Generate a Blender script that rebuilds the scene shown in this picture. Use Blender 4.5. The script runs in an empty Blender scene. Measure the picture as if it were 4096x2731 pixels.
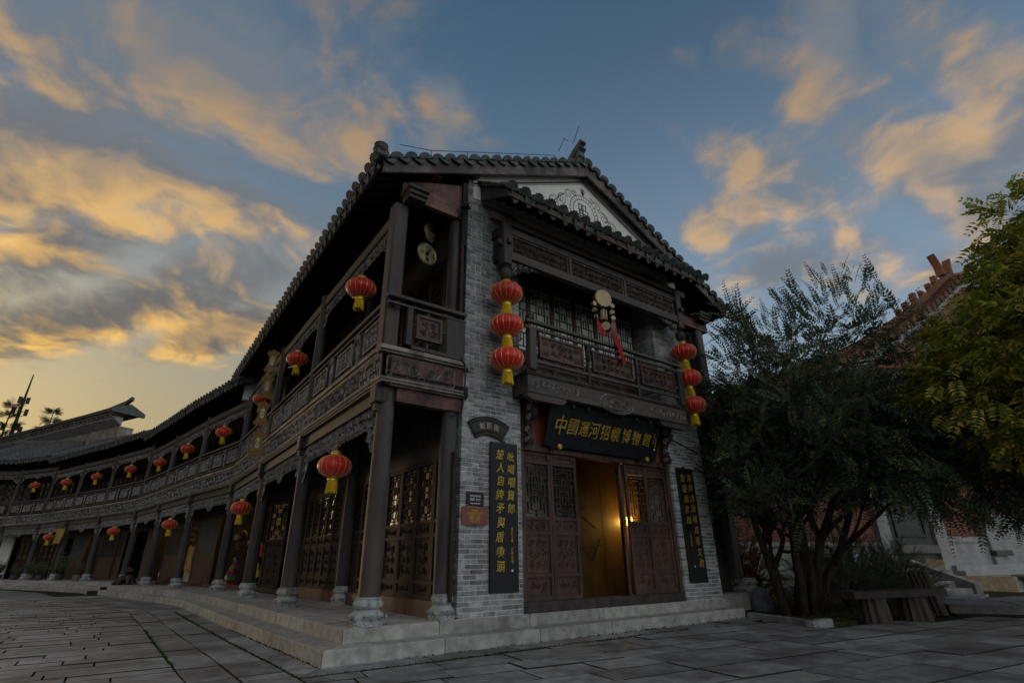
import bpy, math, random
import numpy as np
from mathutils import Matrix, Vector

sc = bpy.context.scene
COL = sc.collection
R = math.radians

# ------------------------------------------------------------------ camera
CAM = np.array([-3.6243, -6.2701, 0.9439])
YAW, PITCH, ROLL = 0.6262, 0.4057, -0.0119
fwd = np.array([math.sin(YAW)*math.cos(PITCH), math.cos(YAW)*math.cos(PITCH), math.sin(PITCH)])
rt = np.array([math.cos(YAW), -math.sin(YAW), 0.0])
upv = np.cross(rt, fwd)
cr = math.cos(ROLL)*rt + math.sin(ROLL)*upv
cu = -math.sin(ROLL)*rt + math.cos(ROLL)*upv
cam_data = bpy.data.cameras.new('camera')
cam_data.sensor_width = 36.0
cam_data.sensor_fit = 'HORIZONTAL'
cam_data.lens = 18.02
cam_data.clip_start = 0.05
cam_data.clip_end = 3000
cam = bpy.data.objects.new('camera', cam_data)
COL.objects.link(cam)
cam.matrix_world = Matrix(((cr[0], cu[0], -fwd[0], CAM[0]), (cr[1], cu[1], -fwd[1], CAM[1]),
                           (cr[2], cu[2], -fwd[2], CAM[2]), (0, 0, 0, 1)))
sc.camera = cam

# ------------------------------------------------------------------ exposure
sc.view_settings.view_transform = 'Standard'
sc.view_settings.look = 'None'
sc.view_settings.gamma = 1.0
sc.view_settings.exposure = 2.0
sc.view_settings.use_curve_mapping = False
sc.cycles.max_bounces = 6
sc.cycles.diffuse_bounces = 3
sc.cycles.glossy_bounces = 3
sc.cycles.transparent_max_bounces = 6
sc.cycles.use_denoising = True
sc.cycles.caustics_reflective = False
sc.cycles.caustics_refractive = False

# ------------------------------------------------------------------ node helper
class NT:
    """tiny expression builder for shader node trees"""
    def __init__(self, tree):
        self.t = tree
    def node(self, kind, **kw):
        n = self.t.nodes.new(kind)
        for k, v in kw.items():
            setattr(n, k, v)
        return n
    def put(self, sock, v):
        if isinstance(v, bpy.types.NodeSocket):
            self.t.links.new(v, sock)
        else:
            sock.default_value = v
    def m(self, op, a, b=0.0, c=0.0, clamp=False):
        n = self.node('ShaderNodeMath', operation=op, use_clamp=clamp)
        self.put(n.inputs[0], a); self.put(n.inputs[1], b); self.put(n.inputs[2], c)
        return n.outputs[0]
    def add(self, a, b): return self.m('ADD', a, b)
    def sub(self, a, b): return self.m('SUBTRACT', a, b)
    def mul(self, a, b): return self.m('MULTIPLY', a, b)
    def vm(self, op, a, b=(0, 0, 0)):
        n = self.node('ShaderNodeVectorMath', operation=op)
        self.put(n.inputs[0], a)
        if op == 'SCALE':
            self.put(n.inputs['Scale'], b)
        else:
            self.put(n.inputs[1], b)
        return n.outputs['Value'] if op in ('DOT_PRODUCT', 'LENGTH') else n.outputs['Vector']
    def noise(self, vec, scale, detail=5.0, rough=0.55, dist=0.0, col=False):
        n = self.node('ShaderNodeTexNoise')
        if vec is not None: self.put(n.inputs['Vector'], vec)
        n.inputs['Scale'].default_value = scale
        n.inputs['Detail'].default_value = detail
        n.inputs['Roughness'].default_value = rough
        n.inputs['Distortion'].default_value = dist
        return n.outputs['Color'] if col else n.outputs['Fac']
    def rng(self, v, a, b, c=0.0, d=1.0, smooth=False):
        n = self.node('ShaderNodeMapRange', interpolation_type='SMOOTHSTEP' if smooth else 'LINEAR')
        n.clamp = True
        self.put(n.inputs['Value'], v)
        for k, x in zip(('From Min', 'From Max', 'To Min', 'To Max'), (a, b, c, d)):
            self.put(n.inputs[k], x)
        return n.outputs['Result']
    def mix(self, f, a, b, blend='MIX'):
        n = self.node('ShaderNodeMix', data_type='RGBA', blend_type=blend)
        self.put(n.inputs[0], f)
        self.put(n.inputs[6], a if isinstance(a, bpy.types.NodeSocket) else (*a[:3], 1))
        self.put(n.inputs[7], b if isinstance(b, bpy.types.NodeSocket) else (*b[:3], 1))
        return n.outputs[2]
    def ramp(self, f, stops):
        n = self.node('ShaderNodeValToRGB')
        self.put(n.inputs[0], f)
        e = n.color_ramp.elements
        e[0].position, e[0].color = stops[0][0], (*stops[0][1], 1)
        e[1].position, e[1].color = stops[-1][0], (*stops[-1][1], 1)
        for p, c in stops[1:-1]:
            x = e.new(p); x.color = (*c, 1)
        return n.outputs['Color']

# ------------------------------------------------------------------ sky at sunset
SUN_AZ = R(-16)      # clockwise from +Y; the sun has sunk behind the far end of the row
SUN_EL = R(4.0)
world = bpy.data.worlds.new('World')
sc.world = world
world.use_nodes = True
wt = world.node_tree
wt.nodes.clear()
W = NT(wt)
tc = W.node('ShaderNodeTexCoord')
D = W.vm('NORMALIZE', tc.outputs['Generated'])
sx = W.node('ShaderNodeSeparateXYZ'); wt.links.new(D, sx.inputs[0])
dz = sx.outputs['Z']
sky = W.node('ShaderNodeTexSky', sky_type='NISHITA')
sky.sun_disc = False
sky.sun_elevation = SUN_EL
sky.sun_rotation = SUN_AZ
sky.altitude = 50
sky.air_density = 1.3
sky.dust_density = 2.2
sky.ozone_density = 2.2
SUNV = Vector((math.sin(SUN_AZ)*math.cos(SUN_EL), math.cos(SUN_AZ)*math.cos(SUN_EL), math.sin(SUN_EL)))

# where banks of cloud stand in the sky: (azimuth, elevation, half-width, half-height, tilt) in degrees, weight
CLOUDS = [
    (-16.4, 40.3, 8.1, 2.0, 53, 0.75),
    (-4.8, 46.7, 6.9, 3.6, 41, 0.8),
    (-16.0, 34.2, 4.4, 1.8, 51, 0.85),
    (-7.0, 35.2, 11.1, 4.5, 48, 0.75),
    (-10.0, 25.3, 10.8, 2.8, 38, 1.05),
    (0.3, 25.3, 7.7, 4.0, 39, 0.9),
    (3.3, 20.9, 6.2, 1.9, 29, 1.05),
    (-8.0, 39.2, 1.3, 0.8, 31, 0.75),
    (0.4, 42.7, 2.9, 1.4, -2, 0.75),
    (-14.5, 28.6, 3.4, 2.0, 29, 0.9),
    (7.2, 32.7, 4.9, 6.9, 16, 0.6),
    (27.4, 47.4, 3.3, 3.9, 24, 0.9),
    (28.9, 44.2, 7.7, 1.5, 4, 0.6),
    (40.3, 44.6, 3.6, 1.3, -4, 0.4),
    (86.8, 38.7, 6.7, 2.5, -72, 0.95),
    (77.2, 43.4, 2.4, 5.5, -16, 0.75),
    (75.0, 40.1, 2.5, 1.4, -48, 0.8),
    (81.5, 32.7, 6.6, 2.9, -56, 0.95),
    (84.5, 26.6, 5.2, 3.3, -70, 0.9),
    (60.7, 33.1, 3.1, 2.9, -15, 0.95),
    (65.3, 32.8, 1.7, 3.0, -18, 0.85),
    (69.6, 27.2, 6.4, 2.9, -18, 0.95),
    (69.3, 33.8, 6.4, 2.3, -41, 0.65),
    (62.1, 49.8, 1.5, 1.6, -21, 0.3),
    (87.8, 30.6, 2.1, 2.0, -34, 0.8),
    (15.1, 45.9, 5.1, 7.2, 42, 0.45),
    (-9.0, 40.6, 16.1, 7.4, 47, 0.98),
    (6.1, 37.6, 9.9, 10.2, 19, 0.74),
    (-9.4, 31.4, 11.3, 4.3, 38, 0.85),
    (-4.1, 22.0, 15.7, 2.7, 34, 0.92),
    (81.4, 37.1, 10.3, 1.9, -57, 0.7),
    (68.4, 37.1, 9.7, 1.9, -42, 0.62),
    (82.4, 22.1, 5.1, 2.1, -36, 0.85)]
# cloud layer seen in perspective: direction projected on a plane overhead
inv = W.m('DIVIDE', 1.0, W.m('MAXIMUM', W.add(dz, 0.22), 0.05))
P = W.vm('SCALE', D, inv)
warp = W.noise(P, 1.9, 3.0, 0.5, col=True)
Pw = W.vm('ADD', P, W.vm('SCALE', W.vm('SUBTRACT', warp, (0.5, 0.5, 0.5)), 0.42))
n1a = W.noise(Pw, 2.9, 7.0, 0.56)
n1 = W.add(W.mul(n1a, 0.72), W.mul(W.noise(Pw, 8.5, 4.0, 0.6), 0.28))
n2 = W.noise(W.vm('ADD', Pw, tuple(SUNV*0.075 + Vector((0, 0, -0.035)))), 2.9, 4.0, 0.56)
mask = None
for az, el, hw, hh, tilt, wgt in CLOUDS:
    az, el = R(az), R(el)
    c = Vector((math.sin(az)*math.cos(el), math.cos(az)*math.cos(el), math.sin(el)))
    u0 = Vector((math.cos(az), -math.sin(az), 0)); v0 = u0.cross(c)
    t_ = R(tilt)
    u = u0*math.cos(t_) + v0*math.sin(t_); v = -u0*math.sin(t_) + v0*math.cos(t_)
    a = W.mul(W.vm('DOT_PRODUCT', D, tuple(u)), 1/math.tan(R(hw)))
    b = W.mul(W.vm('DOT_PRODUCT', D, tuple(v)), 1/math.tan(R(hh)))
    q = W.add(W.mul(a, a), W.mul(b, b))
    f = W.m('GREATER_THAN', W.vm('DOT_PRODUCT', D, tuple(c)), 0.2)
    g = W.mul(W.mul(W.m('POWER', 2.718, W.mul(q, -0.6)), wgt), f)
    mask = g if mask is None else W.m('MAXIMUM', mask, g)
# the quarter of the sky with the listed banks; elsewhere unseen cloud is made fuller and brighter to light the fronts
fv = W.rng(W.vm('DOT_PRODUCT', D, (math.sin(YAW)*0.93, math.cos(YAW)*0.93, 0.36)), 0.40, 0.58, 0.0, 1.0, True)
base_cov = W.mul(W.sub(1.0, fv), 0.85)
cov = W.m('MAXIMUM', mask, base_cov)
dens = W.add(W.mul(cov, 0.74), W.mul(W.sub(n1, 0.5), 2.2))
alpha = W.rng(dens, 0.12, 0.70, 0.0, 1.0, True)
thick = W.rng(dens, 0.40, 1.0, 0.0, 1.0, True)
lit = W.rng(W.sub(n1a, n2), -0.06, 0.15, 0.0, 1.0, True)
sunny = W.vm('DOT_PRODUCT', D, tuple(SUNV))
warm = W.rng(sunny, 0.15, 0.97, 0.0, 1.0, True)
low = W.rng(dz, 0.02, 0.55, 1.0, 0.0, True)
warm = W.mul(warm, W.rng(dz, 0.22, 0.75, 1.0, 0.10, True))
lit_far = W.mix(W.rng(sunny, -0.80, -0.30, 0.0, 1.0, True), (0.47, 0.47, 0.47), (0.205, 0.13, 0.06))  # pale value lifts the cloud opposite the sun, added as ambient fill
lit_col = W.mix(warm, lit_far, (0.3, 0.168, 0.03))
lit_col = W.vm('SCALE', lit_col, W.rng(dz, 0.38, 0.80, 1.0, 0.50, True))
sh_far = W.mix(W.rng(sunny, -0.80, -0.30, 0.0, 1.0, True), (0.175, 0.182, 0.19), (0.044, 0.051, 0.06))
sh_col = W.mix(warm, sh_far, (0.036, 0.032, 0.029))
ccol = W.mix(W.mul(lit, W.sub(1.0, W.mul(thick, 0.70))), sh_col, lit_col)
clear = W.mix(1.0, W.vm('SCALE', sky.outputs[0], 0.032), (0.8, 1.0, 1.1), 'MULTIPLY')
clear = W.mix(1.0, clear, (0.0043, 0.009, 0.015), 'ADD')
clear = W.mix(1.0, clear, W.vm('SCALE', W.vm('ADD', (0.04, 0.046, 0.055), (0, 0, 0)), W.mul(W.rng(dz, 0.30, 0.92, 1.0, 0.0, True), W.rng(sunny, 0.2, 0.85, 1.0, 0.25, True))), 'ADD')
haze = W.mul(W.rng(dz, -0.02, W.rng(sunny, 0.3, 0.95, 0.48, 0.72, True), 1.0, 0.0, True), W.rng(sunny, 0.15, 0.90, 0.40, 1.0, True))
hcol = W.mix(W.rng(dz, 0.0, 0.20, 0.0, 1.0, True), (0.145, 0.072, 0.017), (0.098, 0.069, 0.028))
clear2 = W.mix(W.mul(haze, 0.92), clear, hcol)
skycol = W.mix(W.mul(alpha, 0.94), clear2, ccol)
bg = W.node('ShaderNodeBackground')
wt.links.new(skycol, bg.inputs[0])
bg.inputs[1].default_value = 1.0
wo = W.node('ShaderNodeOutputWorld')
wt.links.new(bg.outputs[0], wo.inputs[0])
world.cycles.sampling_method = 'MANUAL'
world.cycles.sample_map_resolution = 512

# ------------------------------------------------------------------ sun, almost set, veiled
sun_d = bpy.data.lights.new('sun', 'SUN')
sun_d.energy = 0.22
sun_d.angle = R(10)
sun_d.color = (1.0, 0.72, 0.42)
sun_o = bpy.data.objects.new('sun', sun_d)
COL.objects.link(sun_o)
sun_o.rotation_euler = (-SUNV).to_track_quat('-Z', 'Y').to_euler()

# ------------------------------------------------------------------ mesh helper
rnd = random.Random(7)
def fr(o, u, n=None):
    """frame at o with local x along u (plan direction), y along n, z up"""
    u = Vector((u[0], u[1], 0)).normalized()
    n = Vector((-u.y, u.x, 0)) if n is None else Vector((n[0], n[1], 0)).normalized()
    return Matrix(((u.x, n.x, 0, o[0]), (u.y, n.y, 0, o[1]), (0, 0, 1, o[2]), (0, 0, 0, 1)))
def T(x=0, y=0, z=0): return Matrix.Translation((x, y, z))
def RX(a): return Matrix.Rotation(a, 4, 'X')
def RY(a): return Matrix.Rotation(a, 4, 'Y')
def RZ(a): return Matrix.Rotation(a, 4, 'Z')
def S(x, y, z): return Matrix.Diagonal((x, y, z, 1))

class MB:
    def __init__(self):
        self.v, self.f, self.M = [], [], None
    def _add(self, vs, fs):
        b = len(self.v)
        if self.M is not None:
            vs = [tuple(self.M @ Vector(p)) for p in vs]
        self.v.extend(vs)
        self.f.extend([tuple(i + b for i in f) for f in fs])
        return self
    def box(self, x0, x1, y0, y1, z0, z1):
        return self._add([(x0, y0, z0), (x1, y0, z0), (x1, y1, z0), (x0, y1, z0), (x0, y0, z1), (x1, y0, z1), (x1, y1, z1), (x0, y1, z1)],
                         [(0, 3, 2, 1), (4, 5, 6, 7), (0, 1, 5, 4), (1, 2, 6, 5), (2, 3, 7, 6), (3, 0, 4, 7)])
    def cbox(self, x0, x1, y0, y1, z0, z1, c=0.01):
        """box with all edges chamfered"""
        vs, fs = [], []
        X, Y, Z = (x0, x1), (y0, y1), (z0, z1)
        idx = {}
        for i in (0, 1):
            for j in (0, 1):
                for k in (0, 1):
                    sx_, sy_, sz_ = (1 - 2*i)*c, (1 - 2*j)*c, (1 - 2*k)*c
                    for a, p in (('x', (X[i], Y[j] + sy_, Z[k] + sz_)), ('y', (X[i] + sx_, Y[j], Z[k] + sz_)), ('z', (X[i] + sx_, Y[j] + sy_, Z[k]))):
                        idx[i, j, k, a] = len(vs); vs.append(p)
        g = lambda i, j, k, a: idx[i, j, k, a]
        for i in (0, 1):
            q = [g(i, 0, 0, 'x'), g(i, 1, 0, 'x'), g(i, 1, 1, 'x'), g(i, 0, 1, 'x')]; fs.append(q[::-1] if i == 0 else q)
            q = [g(0, i, 0, 'y'), g(1, i, 0, 'y'), g(1, i, 1, 'y'), g(0, i, 1, 'y')]; fs.append(q if i == 0 else q[::-1])
            q = [g(0, 0, i, 'z'), g(1, 0, i, 'z'), g(1, 1, i, 'z'), g(0, 1, i, 'z')]; fs.append(q[::-1] if i == 0 else q)
        for i in (0, 1):
            for j in (0, 1):
                fs.append([g(i, j, 0, 'x'), g(i, j, 1, 'x'), g(i, j, 1, 'y'), g(i, j, 0, 'y')])
                fs.append([g(i, 0, j, 'x'), g(i, 1, j, 'x'), g(i, 1, j, 'z'), g(i, 0, j, 'z')])
                fs.append([g(0, i, j, 'y'), g(1, i, j, 'y'), g(1, i, j, 'z'), g(0, i, j, 'z')])
                for k in (0, 1):
                    fs.append([g(i, j, k, 'x'), g(i, j, k, 'y'), g(i, j, k, 'z')])
        return self._add(vs, fs)
    def prism(self, poly, d0, d1, plane='xz'):
        """extrude polygon; plane xz extrudes along y, xy along z, yz along x"""
        n = len(poly)
        f = {'xz': lambda a, b, d: (a, d, b), 'xy': lambda a, b, d: (a, b, d), 'yz': lambda a, b, d: (d, a, b)}[plane]
        vs = [f(a, b, d0) for a, b in poly] + [f(a, b, d1) for a, b in poly]
        fs = [tuple(range(n)), tuple(range(2*n - 1, n - 1, -1))] + [(i, i + n, (i + 1) % n + n, (i + 1) % n) for i in range(n)]
        return self._add(vs, fs)
    def tube(self, pts, r, n=8, cap=True):
        pts = [Vector(p) for p in pts]
        rs = r if isinstance(r, (list, tuple)) else [r]*len(pts)
        vs, fs = [], []
        up = Vector((0, 0, 1))
        for i, p in enumerate(pts):
            t = (pts[min(i + 1, len(pts) - 1)] - pts[max(i - 1, 0)]).normalized()
            a = t.cross(up)
            if a.length < 0.05: a = t.cross(Vector((1, 0, 0)))
            a.normalize(); b = a.cross(t)
            for k in range(n):
                w = 2*math.pi*k/n
                vs.append(tuple(p + (a*math.cos(w) + b*math.sin(w))*rs[i]))
        for i in range(len(pts) - 1):
            for k in range(n):
                k2 = (k + 1) % n
                fs.append((i*n + k, i*n + k2, (i + 1)*n + k2, (i + 1)*n + k))
        if cap:
            fs.append(tuple(range(n - 1, -1, -1))); fs.append(tuple((len(pts) - 1)*n + k for k in range(n)))
        return self._add(vs, fs)
    def lathe(self, prof, n=16, c=(0, 0, 0), cap=True):
        vs, fs = [], []
        for r_, z in prof:
            for k in range(n):
                w = 2*math.pi*k/n
                vs.append((c[0] + r_*math.cos(w), c[1] + r_*math.sin(w), c[2] + z))
        for i in range(len(prof) - 1):
            for k in range(n):
                k2 = (k + 1) % n
                fs.append((i*n + k, i*n + k2, (i + 1)*n + k2, (i + 1)*n + k))
        if cap:
            fs.append(tuple(range(n - 1, -1, -1))); fs.append(tuple((len(prof) - 1)*n + k for k in range(n)))
        return self._add(vs, fs)
    def squares(self, prof, c=(0, 0, 0), rnd_=0.25):
        """stack of rounded squares: prof of (half-width, z, roundness)"""
        n = 16; vs, fs = [], []
        for p in prof:
            h, z = p[0], p[1]; e = p[2] if len(p) > 2 else rnd_
            for k in range(n):
                w = 2*math.pi*(k + 0.5)/n
                cx_, sy_ = math.cos(w), math.sin(w)
                m = max(abs(cx_), abs(sy_))
                vs.append((c[0] + h*(cx_/m*(1 - e) + cx_*e), c[1] + h*(sy_/m*(1 - e) + sy_*e), c[2] + z))
        for i in range(len(prof) - 1):
            for k in range(n):
                k2 = (k + 1) % n
                fs.append((i*n + k, i*n + k2, (i + 1)*n + k2, (i + 1)*n + k))
        fs.append(tuple(range(n - 1, -1, -1))); fs.append(tuple((len(prof) - 1)*n + k for k in range(n)))
        return self._add(vs, fs)
    def ridge(self, pts, w, h, y=0.0, sgn=1):
        """raised moulding along a polyline in the xz plane, proud along sgn*y"""
        vs, fs = [], []
        for i, (a, b) in enumerate(pts):
            a0, b0 = pts[max(i - 1, 0)]; a1, b1 = pts[min(i + 1, len(pts) - 1)]
            dx, dz_ = a1 - a0, b1 - b0; l = math.hypot(dx, dz_) or 1
            nx, nz = -dz_/l, dx/l
            ww = w[i] if isinstance(w, list) else w
            vs += [(a + nx*ww, y, b + nz*ww), (a, y + sgn*h, b), (a - nx*ww, y, b - nz*ww)]
        for i in range(len(pts) - 1):
            k = 3*i
            fs += [(k, k + 1, k + 4, k + 3), (k + 1, k + 2, k + 5, k + 4)]
        return self._add(vs, fs)
    def mesh(self, name, mat, smooth=None):
        me = bpy.data.meshes.new(name)
        me.from_pydata(self.v, [], self.f)
        if smooth:
            me.shade_smooth(); me.set_sharp_from_angle(angle=R(smooth))
        me.materials.append(mat)
        return me
    def build(self, name, mat, parent=None, smooth=None, mx=None, label=None):
        return inst(self.mesh(name, mat, smooth), name, parent, mx, label)

def inst(me, name, parent=None, mx=None, label=None):
    o = bpy.data.objects.new(name, me)
    COL.objects.link(o)
    if parent is not None: o.parent = parent
    if mx is not None: o.matrix_local = mx
    if label: o['label'] = label
    if name in ('carving', 'rafters', 'balusters', 'lattice', 'lettering'): o['kind'] = 'stuff'
    return o
def tag(o, label, cat, group=None):
    o['label'] = label; o['category'] = cat
    if group: o['group'] = group
    return o
def thing(name, label, cat, loc=(0, 0, 0), rz=0.0, group=None):
    o = bpy.data.objects.new(name, None)
    COL.objects.link(o)
    o.empty_display_size = 0.2
    o.location = loc; o.rotation_euler = (0, 0, rz)
    return tag(o, label, cat, group)
def struct(o, kind='structure'):
    o['kind'] = kind
    return o
def copy_tree(root, mx=None, label=None):
    r_ = root.copy(); COL.objects.link(r_)
    if mx is not None: r_.matrix_local = mx
    if label: r_['label'] = label
    for ch in list(root.children):
        c = ch.copy(); COL.objects.link(c); c.parent = r_; c.matrix_local = ch.matrix_local.copy()
        for g in list(ch.children):
            d = g.copy(); COL.objects.link(d); d.parent = c; d.matrix_local = g.matrix_local.copy()
    return r_

# ------------------------------------------------------------------ materials
MATS = {}
def mat(name, c1, c2, scale=6.0, rough=0.75, stretch=(1, 1, 1), bump=0.3, spec=0.3, metal=0.0, patch=None, vary=0.12,
        coords='world', detail=6.0, bumpd=0.02, sheen=0.0, c3=None, transl=0.0, contrast=(0.35, 0.65)):
    m = bpy.data.materials.new(name); m.use_nodes = True
    t = m.node_tree; t.nodes.clear(); N = NT(t)
    if coords == 'world':
        P_ = N.node('ShaderNodeNewGeometry').outputs['Position']
    else:
        P_ = N.node('ShaderNodeTexCoord').outputs['Object']
    oi = N.node('ShaderNodeObjectInfo').outputs['Random']
    if coords != 'world':
        P_ = N.vm('ADD', P_, N.vm('SCALE', N.vm('ADD', (0.37, 0.71, 0.53), (0, 0, 0)), N.mul(oi, 37.0)))
    Ps = N.vm('MULTIPLY', P_, stretch)
    n = N.noise(Ps, scale, detail, 0.62)
    f = N.rng(n, contrast[0], contrast[1])
    col = N.mix(f, c1, c2)
    if c3 is not None:
        n3 = N.noise(Ps, scale*0.27, 4.0, 0.6)
        col = N.mix(N.rng(n3, 0.50, 0.68), col, c3)
    if patch is not None:                         # weather stains: (colour, scale, low, high, strength)
        pc, ps, lo, hi, st = patch
        np_ = N.noise(N.vm('MULTIPLY', N.node('ShaderNodeNewGeometry').outputs['Position'], (1, 1, 0.55)), ps, 6.0, 0.65)
        col = N.mix(N.mul(N.rng(np_, lo, hi), st), col, pc)
    if vary:
        hsv = N.node('ShaderNodeHueSaturation')
        N.put(hsv.inputs['Value'], N.add(1.0 - vary, N.mul(oi, 2*vary)))
        t.links.new(col, hsv.inputs['Color']); col = hsv.outputs[0]
    b = N.node('ShaderNodeBsdfPrincipled')
    t.links.new(col, b.inputs['Base Color'])
    N.put(b.inputs['Roughness'], N.rng(n, 0.2, 0.8, max(0.02, rough - 0.1), min(1, rough + 0.1)))
    b.inputs['Specular IOR Level'].default_value = spec
    b.inputs['Metallic'].default_value = metal
    if sheen: b.inputs['Sheen Weight'].default_value = sheen
    if bump:
        bn = N.node('ShaderNodeBump'); bn.inputs['Strength'].default_value = bump; bn.inputs['Distance'].default_value = bumpd
        nb = N.noise(Ps, scale*2.5, 5.0, 0.65)
        t.links.new(N.add(N.mul(n, 0.6), N.mul(nb, 0.4)), bn.inputs['Height'])
        t.links.new(bn.outputs[0], b.inputs['Normal'])
    out = N.node('ShaderNodeOutputMaterial')
    sh = b.outputs[0]
    if transl:
        tr = N.node('ShaderNodeBsdfTranslucent'); t.links.new(col, tr.inputs[0])
        ms = N.node('ShaderNodeMixShader'); ms.inputs[0].default_value = transl
        t.links.new(sh, ms.inputs[1]); t.links.new(tr.outputs[0], ms.inputs[2]); sh = ms.outputs[0]
    t.links.new(sh, out.inputs[0])
    MATS[name] = m
    return m
def emit(name, c, s):
    m = bpy.data.materials.new(name); m.use_nodes = True
    t = m.node_tree; t.nodes.clear(); N = NT(t)
    e = N.node('ShaderNodeEmission'); e.inputs[0].default_value = (*c, 1); e.inputs[1].default_value = s
    t.links.new(e.outputs[0], N.node('ShaderNodeOutputMaterial').inputs[0])
    return m

wood_post = mat('weathered_post_wood', (0.028, 0.028, 0.030), (0.088, 0.085, 0.084), 5.0, 0.62, (1.6, 1.6, 0.16), 0.5, 0.35, vary=0.15, c3=(0.080, 0.060, 0.052), patch=((0.018, 0.018, 0.020), 1.4, 0.45, 0.65, 0.6))
wood_beam = mat('weathered_beam_wood', (0.036, 0.033, 0.032), (0.12, 0.110, 0.104), 5.0, 0.65, (0.22, 1.8, 1.8), 0.5, 0.3, coords='object', vary=0.15, c3=(0.11, 0.080, 0.070))
wood_dark = mat('dark_wood', (0.020, 0.018, 0.017), (0.058, 0.050, 0.046), 7.0, 0.6, (1, 1, 0.5), 0.4, 0.35, vary=0.2)
wood_red = mat('red_brown_wood', (0.042, 0.025, 0.019), (0.125, 0.070, 0.052), 7.0, 0.55, (1.4, 1.4, 0.3), 0.35, 0.4, vary=0.15, patch=((0.030, 0.016, 0.012), 2.2, 0.45, 0.7, 0.7))
wood_end = mat('reddish_end_beam_wood', (0.085, 0.047, 0.040), (0.22, 0.12, 0.10), 4.0, 0.65, (0.3, 0.3, 2.0), 0.4, 0.3, vary=0.1, patch=((0.022, 0.017, 0.016), 2.4, 0.45, 0.62, 0.9))
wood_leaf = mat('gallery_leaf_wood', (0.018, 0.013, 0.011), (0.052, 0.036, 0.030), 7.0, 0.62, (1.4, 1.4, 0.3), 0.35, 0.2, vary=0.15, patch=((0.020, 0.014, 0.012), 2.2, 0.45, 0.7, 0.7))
wood_carve = mat('greyed_carved_wood', (0.12, 0.118, 0.114), (0.36, 0.35, 0.335), 9.0, 0.65, (1, 1, 1), 0.5, 0.3, vary=0.15, coords='object')  # weathered grey, paled further so the relief seems to catch light
wood_carve_dk = mat('carving_shade_wood', (0.010, 0.009, 0.009), (0.026, 0.023, 0.021), 9.0, 0.8, (1, 1, 1), 0.3, 0.2)  # near-black colour stands in for shade in the gaps between scrolls
wood_cap = mat('bleached_cap_wood', (0.13, 0.12, 0.105), (0.38, 0.35, 0.30), 5.0, 0.6, (0.25, 2, 2), 0.4, 0.3, coords='object', patch=((0.05, 0.055, 0.04), 2.5, 0.5, 0.65, 0.8))
wood_verge = mat('peeling_verge_wood', (0.060, 0.054, 0.054), (0.16, 0.145, 0.14), 7.0, 0.7, (0.5, 0.5, 1.8), 0.5, 0.3, c3=(0.22, 0.15, 0.155), patch=((0.038, 0.036, 0.038), 2.0, 0.45, 0.58, 0.85))
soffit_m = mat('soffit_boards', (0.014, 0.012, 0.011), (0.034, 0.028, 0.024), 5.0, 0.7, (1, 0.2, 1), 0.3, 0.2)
brick_m = mat('grey_brick', (0.20, 0.218, 0.225), (0.40, 0.425, 0.42), 8.0, 0.85, (1, 1, 1.5), 0.4, 0.25, vary=0.36, bumpd=0.006, patch=((0.09, 0.095, 0.11), 1.1, 0.46, 0.66, 0.75), coords='object')
mortar_m = mat('pale_mortar', (0.66, 0.68, 0.66), (0.80, 0.80, 0.78), 14.0, 0.95, (1, 1, 1), 0.4, 0.1, bumpd=0.004, vary=0)
stone_m = mat('step_granite', (0.26, 0.265, 0.25), (0.44, 0.445, 0.42), 7.0, 0.85, (1, 1, 1), 0.5, 0.25, vary=0.14, bumpd=0.006, patch=((0.09, 0.092, 0.082), 2.3, 0.52, 0.72, 0.5))
slab_m = mat('paving_granite', (0.19, 0.205, 0.215), (0.37, 0.39, 0.395), 6.0, 0.58, (1, 1, 1), 0.6, 0.3, vary=0.24, bumpd=0.010, patch=((0.09, 0.072, 0.075), 0.9, 0.42, 0.66, 0.8), detail=9.0)
carvestone_m = mat('carved_bluestone', (0.27, 0.29, 0.295), (0.48, 0.51, 0.51), 10.0, 0.8, (1, 1, 1), 0.5, 0.3, bumpd=0.006, patch=((0.11, 0.12, 0.115), 4.0, 0.5, 0.7, 0.7), vary=0.1)
groove_m = mat('carved_stone_groove', (0.05, 0.055, 0.055), (0.10, 0.11, 0.11), 8.0, 0.9, bump=0)
soil_m = mat('damp_soil', (0.018, 0.017, 0.012), (0.055, 0.050, 0.030), 6.0, 0.95, bump=0.8, spec=0.1, vary=0, c3=(0.035, 0.045, 0.015))
joint_m = mat('joint_soil', (0.020, 0.021, 0.017), (0.045, 0.047, 0.036), 9.0, 0.95, bump=0.5, spec=0.1, vary=0)
tile_m = mat('dark_roof_tile', (0.040, 0.048, 0.047), (0.135, 0.150, 0.145), 9.0, 0.72, (1, 1, 1), 0.5, 0.35, vary=0.25, coords='object', c3=(0.050, 0.066, 0.050))
tile_far = mat('grey_roof_tile', (0.050, 0.054, 0.055), (0.13, 0.137, 0.137), 6.0, 0.7, (1, 1, 1), 0.4, 0.35, vary=0.2)
plaster_m = mat('white_plaster', (0.70, 0.70, 0.66), (0.82, 0.82, 0.78), 2.5, 0.9, bump=0.1, spec=0.15, vary=0, patch=((0.44, 0.44, 0.40), 1.5, 0.5, 0.75, 0.5))
paint_m = mat('black_paint', (0.012, 0.014, 0.020), (0.022, 0.024, 0.032), 20.0, 0.6, bump=0, vary=0)
board_m = mat('black_lacquer_board', (0.0055, 0.0065, 0.0075), (0.012, 0.014, 0.016), 9.0, 0.50, bump=0.1, spec=0.35, vary=0)
gold_m = mat('gold_leaf', (0.30, 0.20, 0.022), (0.68, 0.48, 0.075), 18.0, 0.42, bump=0.2, spec=0.5, metal=0.35, vary=0.05, bumpd=0.003)
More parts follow.
